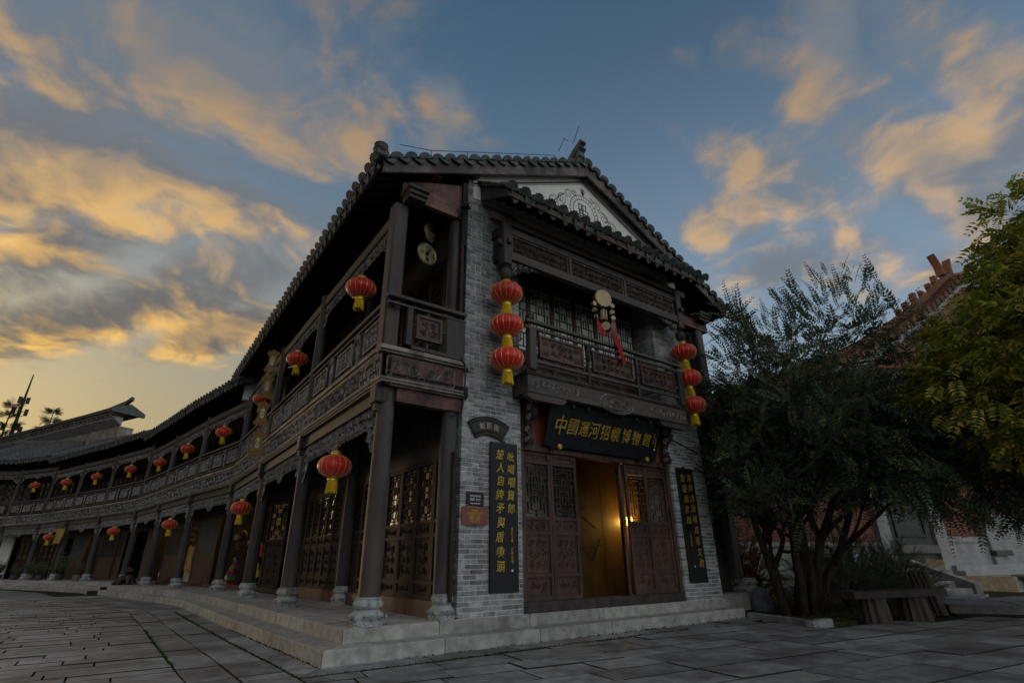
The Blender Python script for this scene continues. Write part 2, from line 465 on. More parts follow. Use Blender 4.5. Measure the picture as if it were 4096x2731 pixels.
brass_m = mat('brass_foil', (0.62, 0.40, 0.03), (0.85, 0.62, 0.10), 12.0, 0.30, bump=0.1, spec=0.5, metal=0.55, vary=0.05)
red_m = mat('red_satin', (0.56, 0.006, 0.010), (0.80, 0.016, 0.016), 9.0, 0.34, (1, 1, 0.4), 0.35, 0.5, vary=0.18, sheen=0.4, coords='object', transl=0.12)
tassel_m = mat('yellow_tassel', (0.58, 0.37, 0.008), (0.95, 0.70, 0.03), 60.0, 0.6, (3, 3, 0.12), 0.6, 0.3, coords='object', vary=0.08)
redwall_m = mat('orange_red_panel', (0.20, 0.055, 0.032), (0.33, 0.095, 0.055), 3.0, 0.65, bump=0.15, vary=0)
glass_m = mat('dusky_pane', (0.38, 0.44, 0.41), (0.60, 0.67, 0.63), 3.0, 0.2, bump=0.06, spec=0.65, vary=0.25, coords='object')
glass_dk = mat('dark_pane', (0.010, 0.011, 0.011), (0.022, 0.024, 0.022), 3.0, 0.14, bump=0.05, spec=0.6, vary=0.25, coords='object')
metal_m = mat('dark_metal', (0.02, 0.022, 0.022), (0.045, 0.048, 0.048), 12.0, 0.5, bump=0.1, metal=0.3)
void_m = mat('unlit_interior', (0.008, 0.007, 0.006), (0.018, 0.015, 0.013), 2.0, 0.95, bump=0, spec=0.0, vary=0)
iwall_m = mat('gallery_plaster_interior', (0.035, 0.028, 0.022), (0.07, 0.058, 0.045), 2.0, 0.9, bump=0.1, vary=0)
bark_m = mat('bark', (0.014, 0.012, 0.010), (0.050, 0.042, 0.034), 10.0, 0.9, (1, 1, 0.25), 0.8, 0.15)

# ------------------------------------------------------------------ lettering (flat outlines given a little thickness)
_dg_col = bpy.data.collections.new('lettering'); COL.children.link(_dg_col)
def letters(strings, shear=0.0, ext=0.02, off=0.0, warp=0.0):
    """one mesh per string, 1 unit per character, centred"""
    obs = []
    for s_ in strings:
        cu_ = bpy.data.curves.new('letters', 'FONT'); cu_.body = s_
        cu_.size = 1.0; cu_.align_x = 'CENTER'; cu_.align_y = 'CENTER'; cu_.extrude = ext; cu_.offset = off; cu_.shear = shear
        cu_.resolution_u = 3
        o = bpy.data.objects.new('letters', cu_); _dg_col.objects.link(o); obs.append(o)
    bpy.context.view_layer.update()
    dg = bpy.context.evaluated_depsgraph_get()
    res = []
    for o, s_ in zip(obs, strings):
        me = bpy.data.meshes.new_from_object(o.evaluated_get(dg))
        n = len(me.vertices)
        a = np.zeros(n*3); me.vertices.foreach_get('co', a); a = a.reshape(-1, 3)
        if n:
            if warp:
                k = (sum(map(ord, s_)) % 17)*0.9
                a[:, 0] += warp*(np.sin(a[:, 1]*5.1 + k) + 0.6*np.sin(a[:, 0]*9 + a[:, 1]*4 + k*2))
                a[:, 1] += warp*(np.sin(a[:, 0]*6.3 + k*1.7) + 0.6*np.sin(a[:, 1]*8 + k))
            a[:, 0] -= (a[:, 0].max() + a[:, 0].min())/2; a[:, 1] -= (a[:, 1].max() + a[:, 1].min())/2
            me.vertices.foreach_set('co', a.ravel()); me.update()
        res.append((me, a))
    for o in obs:
        c_ = o.data; bpy.data.objects.remove(o); bpy.data.curves.remove(c_)
    return [r_[0] for r_ in res]
BRUSH = {}
_ch = '中國運河招幌博物館楚人自誇矛與盾喚頭吆喝唱貨郎宋邦沽酒幟高著文君當壚鳳求凰'
for c_, me_ in zip(_ch, letters(list(_ch), 0.16, 0.025, 0.004, 0.020)):
    BRUSH[c_] = me_
SMALL = {}
_st = ['癸巳仲春', '幼彦成書', '丁酉年夏月', '船', '形', '街', '展馆开放时间', '周一至周四  8:00-21:00', '周五至周日  8:00-21:30', '联系人 王华', '咨询电话 18206032931',
       '台儿庄古城', '消费投诉电话', '消费投诉电话 0632—6679315', '旅游投诉电话 0632—6611698', '质量监督热线 0632—6611889', '价格举报电话 0632—6611168',
       '八珍糕', '荷花糕', '糯米糕', '桂花糕', '招', '財', '進', '寶', '吅', '通', '祥', '如', '意', '吉']
for s_, me_ in zip(_st, letters(_st, 0.0, 0.02, 0.004, 0.0)):
    SMALL[s_] = me_
COL.children.unlink(_dg_col)
def put_text(me, mat_, parent, mx, name='lettering'):
    if not me.materials: me.materials.append(mat_)
    return inst(me, name, parent, mx)

# ================================================================== SETTING: ground, paving, platform
H1, H2, H3 = 0.15, 0.2935, 0.36
C = [(-1.27, -.065), (-1.27, 3.8), (-1.27, 7.2), (-1.27, 11.2), (-1.986, 14.7), (-2.648, 18.6), (-3.296, 22.2), (-4.613, 26.0), (-5.98, 29.4), (-7.39, 33.0), (-9.2, 36.0), (-12.4, 38.2)]
C = [Vector((x, y)) for x, y in C]
def offset_line(pts, o):
    out = []
    for i, p in enumerate(pts):
        ns = []
        if i > 0: t = (p - pts[i - 1]).normalized(); ns.append(Vector((-t.y, t.x)))
        if i < len(pts) - 1: t = (pts[i + 1] - p).normalized(); ns.append(Vector((-t.y, t.x)))
        n = sum(ns, Vector((0, 0))).normalized()
        out.append(p + n*(o/n.dot(ns[0])))
    return out
def resample(pts, lens):
    """points along a polyline at given arc lengths"""
    pts = [Vector(p) for p in pts]
    res = []
    for s_ in lens:
        a = 0.0
        for i in range(len(pts) - 1):
            l = (pts[i + 1] - pts[i]).length
            if s_ <= a + l or i == len(pts) - 2:
                res.append(pts[i] + (pts[i + 1] - pts[i])*((s_ - a)/l)); break
            a += l
    return res
def plen(pts): return sum((Vector(pts[i + 1]) - Vector(pts[i])).length for i in range(len(pts) - 1))
def at_y(pts, y):
    for i in range(len(pts) - 1):
        (x0, y0), (x1, y1) = pts[i], pts[i + 1]
        if y0 <= y <= y1: return x0 + (x1 - x0)*(y - y0)/(y1 - y0)
    return pts[0][0] if y < pts[0][1] else pts[-1][0]
def inset_poly(p, d):
    n = len(p); c = sum((Vector(a) for a in p), Vector((0, 0)))/n
    out = []
    for i in range(n):
        a, b, c_ = Vector(p[i - 1]), Vector(p[i]), Vector(p[(i + 1) % n])
        e1, e2 = (b - a).normalized(), (c_ - b).normalized()
        n1, n2 = Vector((-e1.y, e1.x)), Vector((-e2.y, e2.x))
        m = n1 + n2
        if m.length < 1e-4: m = n1
        m.normalize(); k = max(0.35, m.dot(n1))
        out.append(b + m*(d/k))
    return out
def ccw(p):
    a = sum(p[i - 1][0]*p[i][1] - p[i][0]*p[i - 1][1] for i in range(len(p)))
    return list(p) if a > 0 else list(p)[::-1]
def slab(mb, poly, z0, z1, gap=0.006, ch=0.006):
    """stone with a gap all round, worn arris"""
    p = ccw([tuple(q) for q in poly])
    o = inset_poly(p, gap); i_ = inset_poly(p, gap + ch)
    n = len(p)
    vs = [(q.x, q.y, z0) for q in o] + [(q.x, q.y, z1 - ch) for q in o] + [(q.x, q.y, z1) for q in i_]
    fs = [tuple(range(2*n, 3*n))]
    for k in range(n):
        j = (k + 1) % n
        fs += [(k, j, j + n, k + n), (k + n, j + n, j + 2*n, k + 2*n)]
    return mb._add(vs, fs)
def clip(poly, a, b):
    """keep the part of poly left of the line a->b"""
    out = []
    s_ = lambda p: (b[0] - a[0])*(p[1] - a[1]) - (b[1] - a[1])*(p[0] - a[0])
    for i in range(len(poly)):
        p, q = poly[i - 1], poly[i]
        sp, sq = s_(p), s_(q)
        if (sp >= 0) != (sq >= 0):
            t = sp/(sp - sq); out.append((p[0] + (q[0] - p[0])*t, p[1] + (q[1] - p[1])*t))
        if sq >= 0: out.append(q)
    return out
def inside(p, poly):
    r_ = False
    for i in range(len(poly)):
        (x0, y0), (x1, y1) = poly[i - 1], poly[i]
        if (y0 > p[1]) != (y1 > p[1]) and p[0] < (x1 - x0)*(p[1] - y0)/(y1 - y0) + x0: r_ = not r_
    return r_

g = MB(); g._add([(-700, -300, -.03), (700, -300, -.03), (700, 900, -.03), (-700, 900, -.03)], [(0, 1, 2, 3)])
ground = struct(g.build('ground', joint_m))

E0 = [(-1.7326, -.3703), (-1.87, 4.3), (-1.98, 10.55), (-2.41, 12.85), (-3.83, 19.93)]
E1 = [(-2.03, -3.2), (-2.03, -.72), (-2.11, 2.06), (-2.17, 4.2), (-2.25, 8.57), (-2.36, 10.1), (-2.78, 12.6), (-4.2, 19.6)]
E2 = [(-2.42, -3.2), (-2.50, 1.3), (-2.56, 3.05), (-2.6, 4.3), (-2.72, 9.28), (-3.2, 11.9), (-4.6, 19.5)]
E3 = [(-2.80, -3.2), (-2.89, .73), (-2.93, 2.3), (-2.96, 4.77), (-3.08, 9.34), (-3.6, 11.9), (-5.0, 19.4), (-5.8, 24.0), (-8.3, 31.5), (-10.6, 35.6)]
PLANTER = [(5.66, -.40), (5.12, -1.80), (5.6, -1.86), (8.0, -2.45), (9.3, -3.3), (15, -5.2), (40, -12), (40, 40), (5.66, 40)]
slabs = []
def strip(A, B, y0, y1, ln):
    y = y0
    while y < y1:
        l = ln*rnd.uniform(0.8, 1.25); y2 = min(y + l, y1)
        j0, j1 = rnd.uniform(-.02, .02), rnd.uniform(-.02, .02)
        slabs.append([(at_y(A, y), y), (at_y(A, y2), y2), (at_y(B, y2), y2), (at_y(B, y), y)])
        y = y2
# border strip round the foot of the steps, mitred at the corner
slabs.append([(-1.7326, -.3703), (-1.70, .8), (-2.06, .8), (-2.03, -.72)])
strip(E0, E1, .8, 19.0, 1.25)
strip(E1, E2, -3.2, 19.2, .95)
strip(E2, E3, -3.2, 19.2, .9)
x = -1.7326
while x < 5.66:
    x2 = min(5.66, x + rnd.uniform(1.0, 1.5))
    slabs.append([(x, -.3703), (x2, -.3703), (x2, -.755), (x if x > -1.7 else -2.03, -.755 if x > -1.7 else -.72)])
    x = x2
# field before the facade, courses running a few degrees off its line
a_ = R(-8.0); du, dv = Vector((math.cos(a_), math.sin(a_))), Vector((math.sin(a_), -math.cos(a_)))
o_ = Vector((-3.0, 1.9)); v_ = 0.0
while v_ < 8.5:
    pv = rnd.uniform(.38, .52); u_ = rnd.uniform(-1, 0)
    while u_ < 19:
        pu = rnd.uniform(.65, 1.25)
        q = [tuple(o_ + du*a + dv*b) for a, b in ((u_, v_), (u_ + pu, v_), (u_ + pu, v_ + pv), (u_, v_ + pv))]
        u_ += pu
        q = clip(ccw(q), (-2.03, 10), (-2.03, -10)); q = q and clip(q, (20, -.755), (-20, -.755)) if len(q) > 2 else []
        if len(q) > 2:
            cx_ = sum(p[0] for p in q)/len(q); cy_ = sum(p[1] for p in q)/len(q)
            if not inside((cx_, cy_ + .25), PLANTER): slabs.append(q)
    v_ += pv
# field beside the gallery: long thin stones across the street
y = -3.2
far_slabs = []
while y < 40:
    p = rnd.uniform(.24, .36) if y < 20 else rnd.uniform(.5, .8)
    xr = min(at_y(E3, y), at_y(E3, y + p)); tilt = -0.03
    x = xr
    while x > -13 - max(0, y - 10)*0.6:
        l = rnd.uniform(.45, 1.15) if y < 20 else rnd.uniform(1.0, 1.9)
        q = [(x, y + (x - xr)*tilt), (x - l, y + (x - l - xr)*tilt), (x - l, y + p + (x - l - xr)*tilt), (x, y + p + (x - xr)*tilt)]
        if x == xr: q[0] = (at_y(E3, y), y); q[3] = (at_y(E3, y + p), y + p)
        slabs.append(q); x -= l
    y += p
def seen_size(poly):
    cx_ = sum(p[0] for p in poly)/len(poly); cy_ = sum(p[1] for p in poly)/len(poly)
    d = np.array([cx_, cy_, 0]) - CAM; z = d @ fwd
    if z < 0.5: return -1
    a, b = 0.5*(d @ cr)/z/0.9988, (d @ cu)/z   # half-frame checks
    if abs((d @ cr)/z) > 1.05 or b < -0.72: return -1
    ar = abs(sum(poly[i - 1][0]*poly[i][1] - poly[i][0]*poly[i - 1][1] for i in range(len(poly))))/2
    return ar/z**3
def dirty(o):
    """soil-stained sides for the stones"""
    me = o.data; me.materials.append(joint_m); n = len(me.polygons)
    nz = np.zeros(n*3); me.polygons.foreach_get('normal', nz)
    me.polygons.foreach_set('material_index', (nz.reshape(-1, 3)[:, 2] < .9).astype(np.int32)); me.update()
    return o
slabs.sort(key=seen_size, reverse=True)
rest = MB()
for k, q in enumerate(slabs):
    zt = rnd.uniform(-.006, .005)
    if k < 290:
        m_ = MB(); slab(m_, q, -.045, zt, .0072, .003); dirty(m_.build('paving_slab', slab_m, ground))
    else:
        slab(rest, q, -.045, zt, .0085, .003)
o = dirty(rest.build('paving_slabs', slab_m, ground)); o['kind'] = 'stuff'

# moss in the joints (low tufts)
ms = MB()
moss_m = mat('moss', (0.022, 0.034, 0.012), (0.055, 0.080, 0.025), 20, 0.95, bump=0.5, spec=0.1, vary=0)
def moss_line(pts, n, w=0.02):
    L = plen(pts)
    for p in resample(pts, [rnd.random()*L for _ in range(n)]):
        x_, y_ = p.x + rnd.gauss(0, .008), p.y + rnd.gauss(0, .008)
        for _ in range(3):
            a, h = rnd.uniform(0, 6.28), rnd.uniform(.006, .022)
            ms._add([(x_ - w*math.cos(a)*.5, y_ - w*math.sin(a)*.5, -.010), (x_ + w*math.cos(a)*.5, y_ + w*math.sin(a)*.5, -.010), (x_ + rnd.gauss(0, .01), y_ + rnd.gauss(0, .01), h)], [(0, 1, 2)])
moss_line([Vector(p) for p in E1[1:5]], 420); moss_line([Vector((-1.9, -.755)), Vector((3.5, -.755))], 420); moss_line([Vector(p) for p in E3[1:4]], 200)
moss_line([Vector((-1.1, -.38)), Vector((5.6, -.38))], 160); moss_line([Vector((-1.74, -.3)), Vector((-1.86, 4))], 120)
struct(tag(ms.build('moss', moss_m), 'thin green moss growing along the paving joints', 'moss'), 'stuff')

# ---- stepped platform: kerb stones round a floor
UP = [(-1.43, -.033), (-1.5, 3.8), (-1.6, 7.2), (-1.72, 10.6), (-2.37, 14.8), (-3.58, 20.3)]
def tier(name, left, yfront, xr, z0, z1, depth, ln):
    """L-shaped run of kerb stones; returns the structure object"""
    core = MB()
    L_in = [(p[0] + .02, max(p[1], yfront + .02)) for p in left]
    poly = [(xr - .02, yfront + .02)] + [(6.6 if xr < 6 else xr, 12)] + [(3, 22)] + L_in[::-1]
    core.prism(poly, z0 - .02, z1 - .012, 'xy')
    root = struct(core.build(name, joint_m))
    def stone(poly):
        m_ = MB(); slab(m_, poly, z0 - .01, z1, .0045, .009); m_.build('kerb_stone', stone_m, root)
    c0 = left[0]
    x = c0[0]; first = True
    while x < xr:
        x2 = x + rnd.uniform(.85, 1.15)*ln
        if xr - x2 < .5: x2 = xr
        stone([(x, yfront), (x2, yfront), (x2, yfront + depth), (x + (depth if first else 0), yfront + depth)]); first = False
        x = x2
    out_l = [Vector(p) for p in left]; in_l = offset_line(out_l, -depth)
    in_l[0] = Vector((c0[0] + depth, yfront + depth))
    Lo = plen(out_l); k = max(1, int(Lo/ln)); ts = [i/k for i in range(k + 1)]
    Li = plen(in_l)
    ao, ai = resample(out_l, [t*Lo for t in ts]), resample(in_l, [t*Li for t in ts])
    # keep the bends
    for i in range(k):
        stone([tuple(ao[i]), tuple(ao[i + 1]), tuple(ai[i + 1]), tuple(ai[i])])
    return root, in_l
low_tier, _ = tier('lower_step', E0, -.3703, 5.66, 0, H1, .42, 1.45)
up_tier, up_in = tier('porch_platform', UP, -.033, 5.652, H1, H2, .36, 1.3)
# porch floor slabs behind the kerb
xs_in = [Vector((-.02, .33)), Vector((-.1, 3.8)), Vector((-.3, 7.2)), Vector((-.4, 11.2)), Vector((-1.0, 14.8)), Vector((-2.2, 20.3))]
L1_, L2_ = plen(up_in), plen(xs_in); k = 15
ao, ai = resample(up_in, [t/k*L1_ for t in range(k + 1)]), resample(xs_in, [t/k*L2_ for t in range(k + 1)])
for i in range(k):
    m0, m1 = (ao[i] + ai[i])/2, (ao[i + 1] + ai[i + 1])/2
    for q in ([ao[i], ao[i + 1], m1, m0], [m0, m1, ai[i + 1], ai[i]]):
        m_ = MB(); slab(m_, [tuple(p) for p in q], H2 - .03, H2 + rnd.uniform(-.002, .001), .003, .004); m_.build('floor_slab', stone_m, up_tier)
# far platform: three low tiers that stand out further into the street
far_line = [Vector((-3.15, 20.6))] + C[6:]
for off, z0, z1, nm in ((1.02, 0, .13, 'far_lower_step'), (.66, .13, .25, 'far_middle_step'), (.32, .25, H3, 'far_platform')):
    ol = offset_line(far_line, off); il = offset_line(far_line, -1.6)
    core = MB(); core.prism([tuple(p) for p in offset_line(far_line, off - .02)] + [tuple(p) for p in il[::-1]], z0 - .02, z1 - .012, 'xy')
    root = struct(core.build(nm, joint_m))
    id_ = offset_line(far_line, off - .36)
    k = 16; La, Lb = plen(ol), plen(id_)
    a_l, b_l = resample(ol, [t/k*La for t in range(k + 1)]), resample(id_, [t/k*Lb for t in range(k + 1)])
    for i in range(k):
        m_ = MB(); slab(m_, [tuple(a_l[i]), tuple(a_l[i + 1]), tuple(b_l[i + 1]), tuple(b_l[i])], z0 - .01, z1, .003, .009); m_.build('kerb_stone', stone_m, root)
fl = MB(); fl.prism([tuple(p) for p in offset_line(far_line, -.03)] + [tuple(p) for p in offset_line(far_line, -1.6)[::-1]], H3 - .05, H3 - .008, 'xy')
struct(fl.build('far_porch_floor', stone_m))

# ================================================================== carved and joined timber, shared pieces
def spiral(cx_, cz_, r0, turns=1.6, a0=0.0, sgn=1, n=16):
    pts = []
    for i in range(n + 1):
        t = i/n; a = a0 + sgn*t*turns*2*math.pi; r_ = r0*(1 - 0.86*t)
        pts.append((cx_ + r_*math.cos(a), cz_ + r_*math.sin(a)))
    return pts
def scrolls(mb, x0, x1, z0, z1, y, seed, h=0.012, size=None, w=0.2):
    """running vine of spirals with leaves between"""
    q = random.Random(seed)
    H_ = z1 - z0; r0 = size or H_*0.30
    nrow = max(1, round(H_/(r0*2.6))); ncol = max(1, round((x1 - x0)/(r0*2.3)))
    for j in range(nrow):
        for i in range(ncol):
            cx_ = x0 + (x1 - x0)*(i + .5)/ncol + q.uniform(-.1, .1)*r0; cz_ = z0 + H_*(j + .5)/nrow + q.uniform(-.12, .12)*r0
            r_ = r0*q.uniform(.8, 1.1); s_ = 1 if (i + j) % 2 else -1
            sp = spiral(cx_, cz_, r_, q.uniform(1.2, 1.8), q.uniform(0, 6.28), s_, 14)
            mb.ridge(sp, [r_*w*(1 - .55*k/14) for k in range(15)], h, y)
            for k in range(3):
                a = q.uniform(0, 6.28); l = r_*q.uniform(.5, .9)
                px, pz = cx_ + r_*1.05*math.cos(a), cz_ + r_*1.05*math.sin(a); b = a + q.uniform(-.9, .9)
                lf = [(px + l*t*math.cos(b + .5*t*s_), pz + l*t*math.sin(b + .5*t*s_)) for t in (0, .35, .7, 1)]
                lf = [(min(max(u, x0), x1), min(max(v, z0), z1)) for u, v in lf]
                mb.ridge(lf, [.004, r_*.17, r_*.12, .003], h*.8, y)
    return mb
def fret(mb, x0, x1, z0, z1, y, h=0.014, t=0.016):
    """key-pattern ribs"""
    H_ = z1 - z0; n = max(1, round((x1 - x0)/(H_*.62))); w = (x1 - x0)/n
    for i in range(n):
        a = x0 + i*w
        m1, m2 = z0 + H_*.34, z0 + H_*.67
        B = [(a + .08*w, a + .92*w, z1 - t, z1), (a + .92*w - t, a + .92*w, m1, z1), (a + .3*w, a + .92*w, m1, m1 + t), (a + .3*w, a + .3*w + t, m1, m2), (a + .3*w, a + .62*w, m2 - t, m2),
             (a + .08*w, a + .08*w + t, z0, z1 - H_*.3), (a + .08*w, a + .7*w, z0, z0 + t), (a + .7*w, a + .7*w + t, z0, z0 + H_*.2)]
        if i % 2: B = [(2*a + w - q1, 2*a + w - q0, q2, q3) for q0, q1, q2, q3 in B]
        for q0, q1, q2, q3 in B: mb.box(q0, q1, y, y + h, q2, q3)
    return mb
def frame_xz(mb, x0, x1, z0, z1, y0, y1, t):
    mb.box(x0, x1, y0, y1, z0, z0 + t); mb.box(x0, x1, y0, y1, z1 - t, z1)
    mb.box(x0, x0 + t, y0, y1, z0 + t, z1 - t); mb.box(x1 - t, x1, y0, y1, z0 + t, z1 - t)
    return mb
def lattice(mb, w, h, y0, y1, t=0.011, kind=0):
    """stepped-rectangle window lattice filling w x h from the origin"""
    def H(a, b, z): mb.box(a*w, b*w, y0, y1, z*h - t/2, z*h + t/2)
    def V(x_, a, b): mb.box(x_*w - t/2, x_*w + t/2, y0, y1, a*h, b*h)
    for z in (.06, .94): H(0, 1, z)
    H(0, .3, .26); H(.7, 1, .26); H(0, .3, .74); H(.7, 1, .74); H(0, 1, .385); H(0, 1, .615)
    V(.3, .12, .88); V(.7, .12, .88); H(.3, .7, .12); H(.3, .7, .88); V(.5, 0, .12); V(.5, .88, 1)
    V(.15, .06, .26); V(.85, .06, .26); V(.15, .74, .94); V(.85, .74, .94); V(.15, .385, .615); V(.85, .385, .615)
    H(.15, .3, .16); H(.7, .85, .16); H(.15, .3, .84); H(.7, .85, .84); H(.3, .7, .5)
    V(.42, .26, .385); V(.58, .26, .385); H(.42, .58, .26); V(.42, .615, .74); V(.58, .615, .74); H(.42, .58, .74)
    return mb

# --- a screen-door leaf: lattice above, carved panels below; origin at its lower left corner, face towards +y
def door_leaf_meshes(w, h, zs, mt, seed, pane):
    """zs: heights of rails (fractions): bottom panel, tall panel, middle panel, lattice"""
    st = .05
    z = [0, zs[0]*h, zs[1]*h, zs[2]*h, h - zs[3]*h, h]
    fm = MB()
    fm.cbox(0, st, -.025, .025, 0, h, .005); fm.cbox(w - st, w, -.025, .025, 0, h, .005)
    for k in (0, 1, 2, 3, 4): fm.box(st, w - st, -.022, .022, z[k], z[k] + .045 if k else .06)
    fm.box(st, w - st, -.022, .022, h - .045, h)
    frame = fm.mesh('door_leaf', mt)
    pans = []
    for k in (0, 1, 2, 4):
        a, b = z[k] + (.06 if k == 0 else .045), (z[k + 1] if k < 4 else h - .045)
        if b - a < .03: continue
        pm = MB(); pm.box(st, w - st, -.012, .0, a, b)
        frame_xz(pm, st + .012, w - st - .012, a + .012, b - .012, 0, .010, .010)
        scrolls(pm, st + .05, w - st - .05, a + .04, b - .04, .0, seed + k, .012, min(.055, (b - a)*.3)) if b - a > .12 else None
        pans.append(pm.mesh('carved_panel', mt))
    a, b = z[3] + .045, z[4]
    lm = MB(); lm.M = T(st, 0, a); lattice(lm, w - 2*st, b - a, -.006, .010)
    lat = lm.mesh('lattice', mt)
    gm = MB(); gm.box(st, w - st, -.016, -.010, a, b)
    return frame, pans, lat, gm.mesh('pane', pane)
def put_leaf(ms_, parent, mx, name='door_leaf', panes=True):
    o = inst(ms_[0], name, parent, mx)
    for p in ms_[1]: inst(p, 'carved_panel', o)
    inst(ms_[2], 'lattice', o)
    if panes: inst(ms_[3], 'pane', o)
    return o

# --- roof tiles (x along the eave, y outwards, z up)
def cap_tile_mesh(m_):
    b = MB(); n = 8
    arc = [(.075*math.cos(math.pi*k/n), .055 + .075*math.sin(math.pi*k/n)) for k in range(n + 1)]
    vs = [(a, -.34, c) for a, c in arc] + [(a, 0, c) for a, c in arc]
    b._add(vs, [(k, k + 1, k + n + 2, k + n + 1) for k in range(n)])
    sc_ = []
    for k in range(17):                              # scalloped fan end
        w_ = math.pi*(k/16*1.16 - .08); r_ = .112 + (.010 if k % 2 else -.006)
        sc_.append((r_*math.cos(w_), .045 + r_*math.sin(w_)))
    sc_ += [(-.06, .02), (.06, .02)]
    b.M = T(0, 0, 0) @ RX(R(-14)); b.prism(sc_, -.012, .016)
    return b.mesh('cap_tile', m_)
def drip_tile_mesh(m_):
    b = MB(); vs, fs = [], []
    xs_ = [-.125, -.105, -.075, -.04, 0, .04, .075, .105, .125]
    low = [.010, -.045, -.085, -.125, -.150, -.125, -.085, -.045, .010]
    for k, x_ in enumerate(xs_):
        top = .05 - .055*(1 - (x_/.125)**2)
        bend = .02*(1 - (x_/.125)**2)
        vs += [(x_, -.30, top + .01), (x_, .0 + bend, top), (x_, .035 + bend, top + low[k] - .01), (x_, .012 + bend, top + low[k] - .012), (x_, -.022 + bend, top - .022)]
    for k in range(8):
        for j in range(4):
            fs.append((k*5 + j, k*5 + j + 1, (k + 1)*5 + j + 1, (k + 1)*5 + j))
    b._add(vs, fs)
    return b.mesh('drip_tile', m_)
cap_me, drip_me = cap_tile_mesh(tile_m), drip_tile_mesh(tile_m)
cap_far, drip_far = cap_tile_mesh(tile_far), drip_tile_mesh(tile_far)
def row_mesh(L_, m_):
    """one course of cover tiles running up the slope (along -y), overlapping in steps"""
    b = MB(); n = 5; k = max(1, int(L_/.3)); st = L_/k
    for i in range(k):
        y0, y1 = -i*st - .30, -(i + 1)*st - .36
        arc0 = [(.078*math.cos(math.pi*q/n), .05 + .078*math.sin(math.pi*q/n)) for q in range(n + 1)]
        arc1 = [(.070*math.cos(math.pi*q/n), .042 + .070*math.sin(math.pi*q/n)) for q in range(n + 1)]
        b._add([(a, y0, c) for a, c in arc0] + [(a, y1, c) for a, c in arc1], [(q, q + 1, q + n + 2, q + n + 1) for q in range(n)])
    return b.mesh('tile_row', m_)
def eave_tiles(parent, mx, L_, cap, drip, row=None, pitch=.26, off=.0):
    n = int(L_/pitch); p = L_/n
    for k in range(n + 1):
        j = T(k*p, rnd.uniform(-.012, .012), rnd.uniform(-.006, .006)) @ RY(rnd.gauss(0, .03))
        inst(cap, 'cap_tile', parent, mx @ j)
        if row and k < n: inst(row, 'tile_row', parent, mx @ T(k*p, 0, 0))
        if k < n: inst(drip, 'drip_tile', parent, mx @ T((k + .5)*p, rnd.uniform(-.012, .012), rnd.uniform(-.006, .006)) @ RY(rnd.gauss(0, .03)))

# --- stone column base and columns
def base_mesh():
    b = MB()
    b.squares([(.172, 0, .12), (.172, .045, .12), (.166, .05, .14), (.172, .075, .2), (.165, .115, .3), (.140, .150, .5), (.128, .166, .8), (.128, .172, 1), (.152, .180, 1), (.170, .205, 1), (.170, .232, 1), (.156, .262, 1), (.148, .266, 1), (.150, .292, 1), (.120, .296, 1)])
    for k in range(4):                                # leaf fans and waves cut on the four faces
        b.M = RZ(k*math.pi/2) @ T(0, .172, 0)
        b.ridge([(-.165 + .33*i/16, .030 + .012*math.sin(i*1.57)) for i in range(17)], .007, .010)
        b.M = RZ(k*math.pi/2) @ T(0, .168, 0)
        for a in (-65, -42, -20, 0, 20, 42, 65):
            a_ = R(a); ln = .075
            b.ridge([(t*ln*math.sin(a_)*1.3, .055 + t*ln*math.cos(a_)*.85) for t in (.12, .4, .75, 1)], [.004, .009, .010, .004], .026)
        for s_ in (-1, 1):
            b.ridge(spiral(s_*.105, .085, .030, 1.3, 0, s_, 10), .008, .022)
    b.M = None
    for k in range(10):
        w_ = 2*math.pi*k/10
        b.M = RZ(w_) @ T(0, .168, 0)
        b.ridge(spiral(0, .222, .022, 1.2, .5, 1, 8), .005, .010)
        b.ridge([(-.02, .275), (.02, .275)], .006, -.008)
    b.M = None
    return b.mesh('column_base', carvestone_m, 35)
base_me = base_mesh()
def column_mesh(h):
    b = MB(); b.lathe([(.124, 0), (.124, h*.3), (.119, h*.7), (.112, h)], 20)
    return b.mesh('column', wood_post, 40)
def cut_panel(mb, x0, x1, z0, z1, y, seed):
    frame_xz(mb, x0, x1, z0, z1, y, y + .035, .022)
    mb.box(x0 + .02, x1 - .02, y, y + .008, z0 + .02, z1 - .02)
    scrolls(mb, x0 + .035, x1 - .035, z0 + .035, z1 - .035, y + .008, seed, .018, .055)

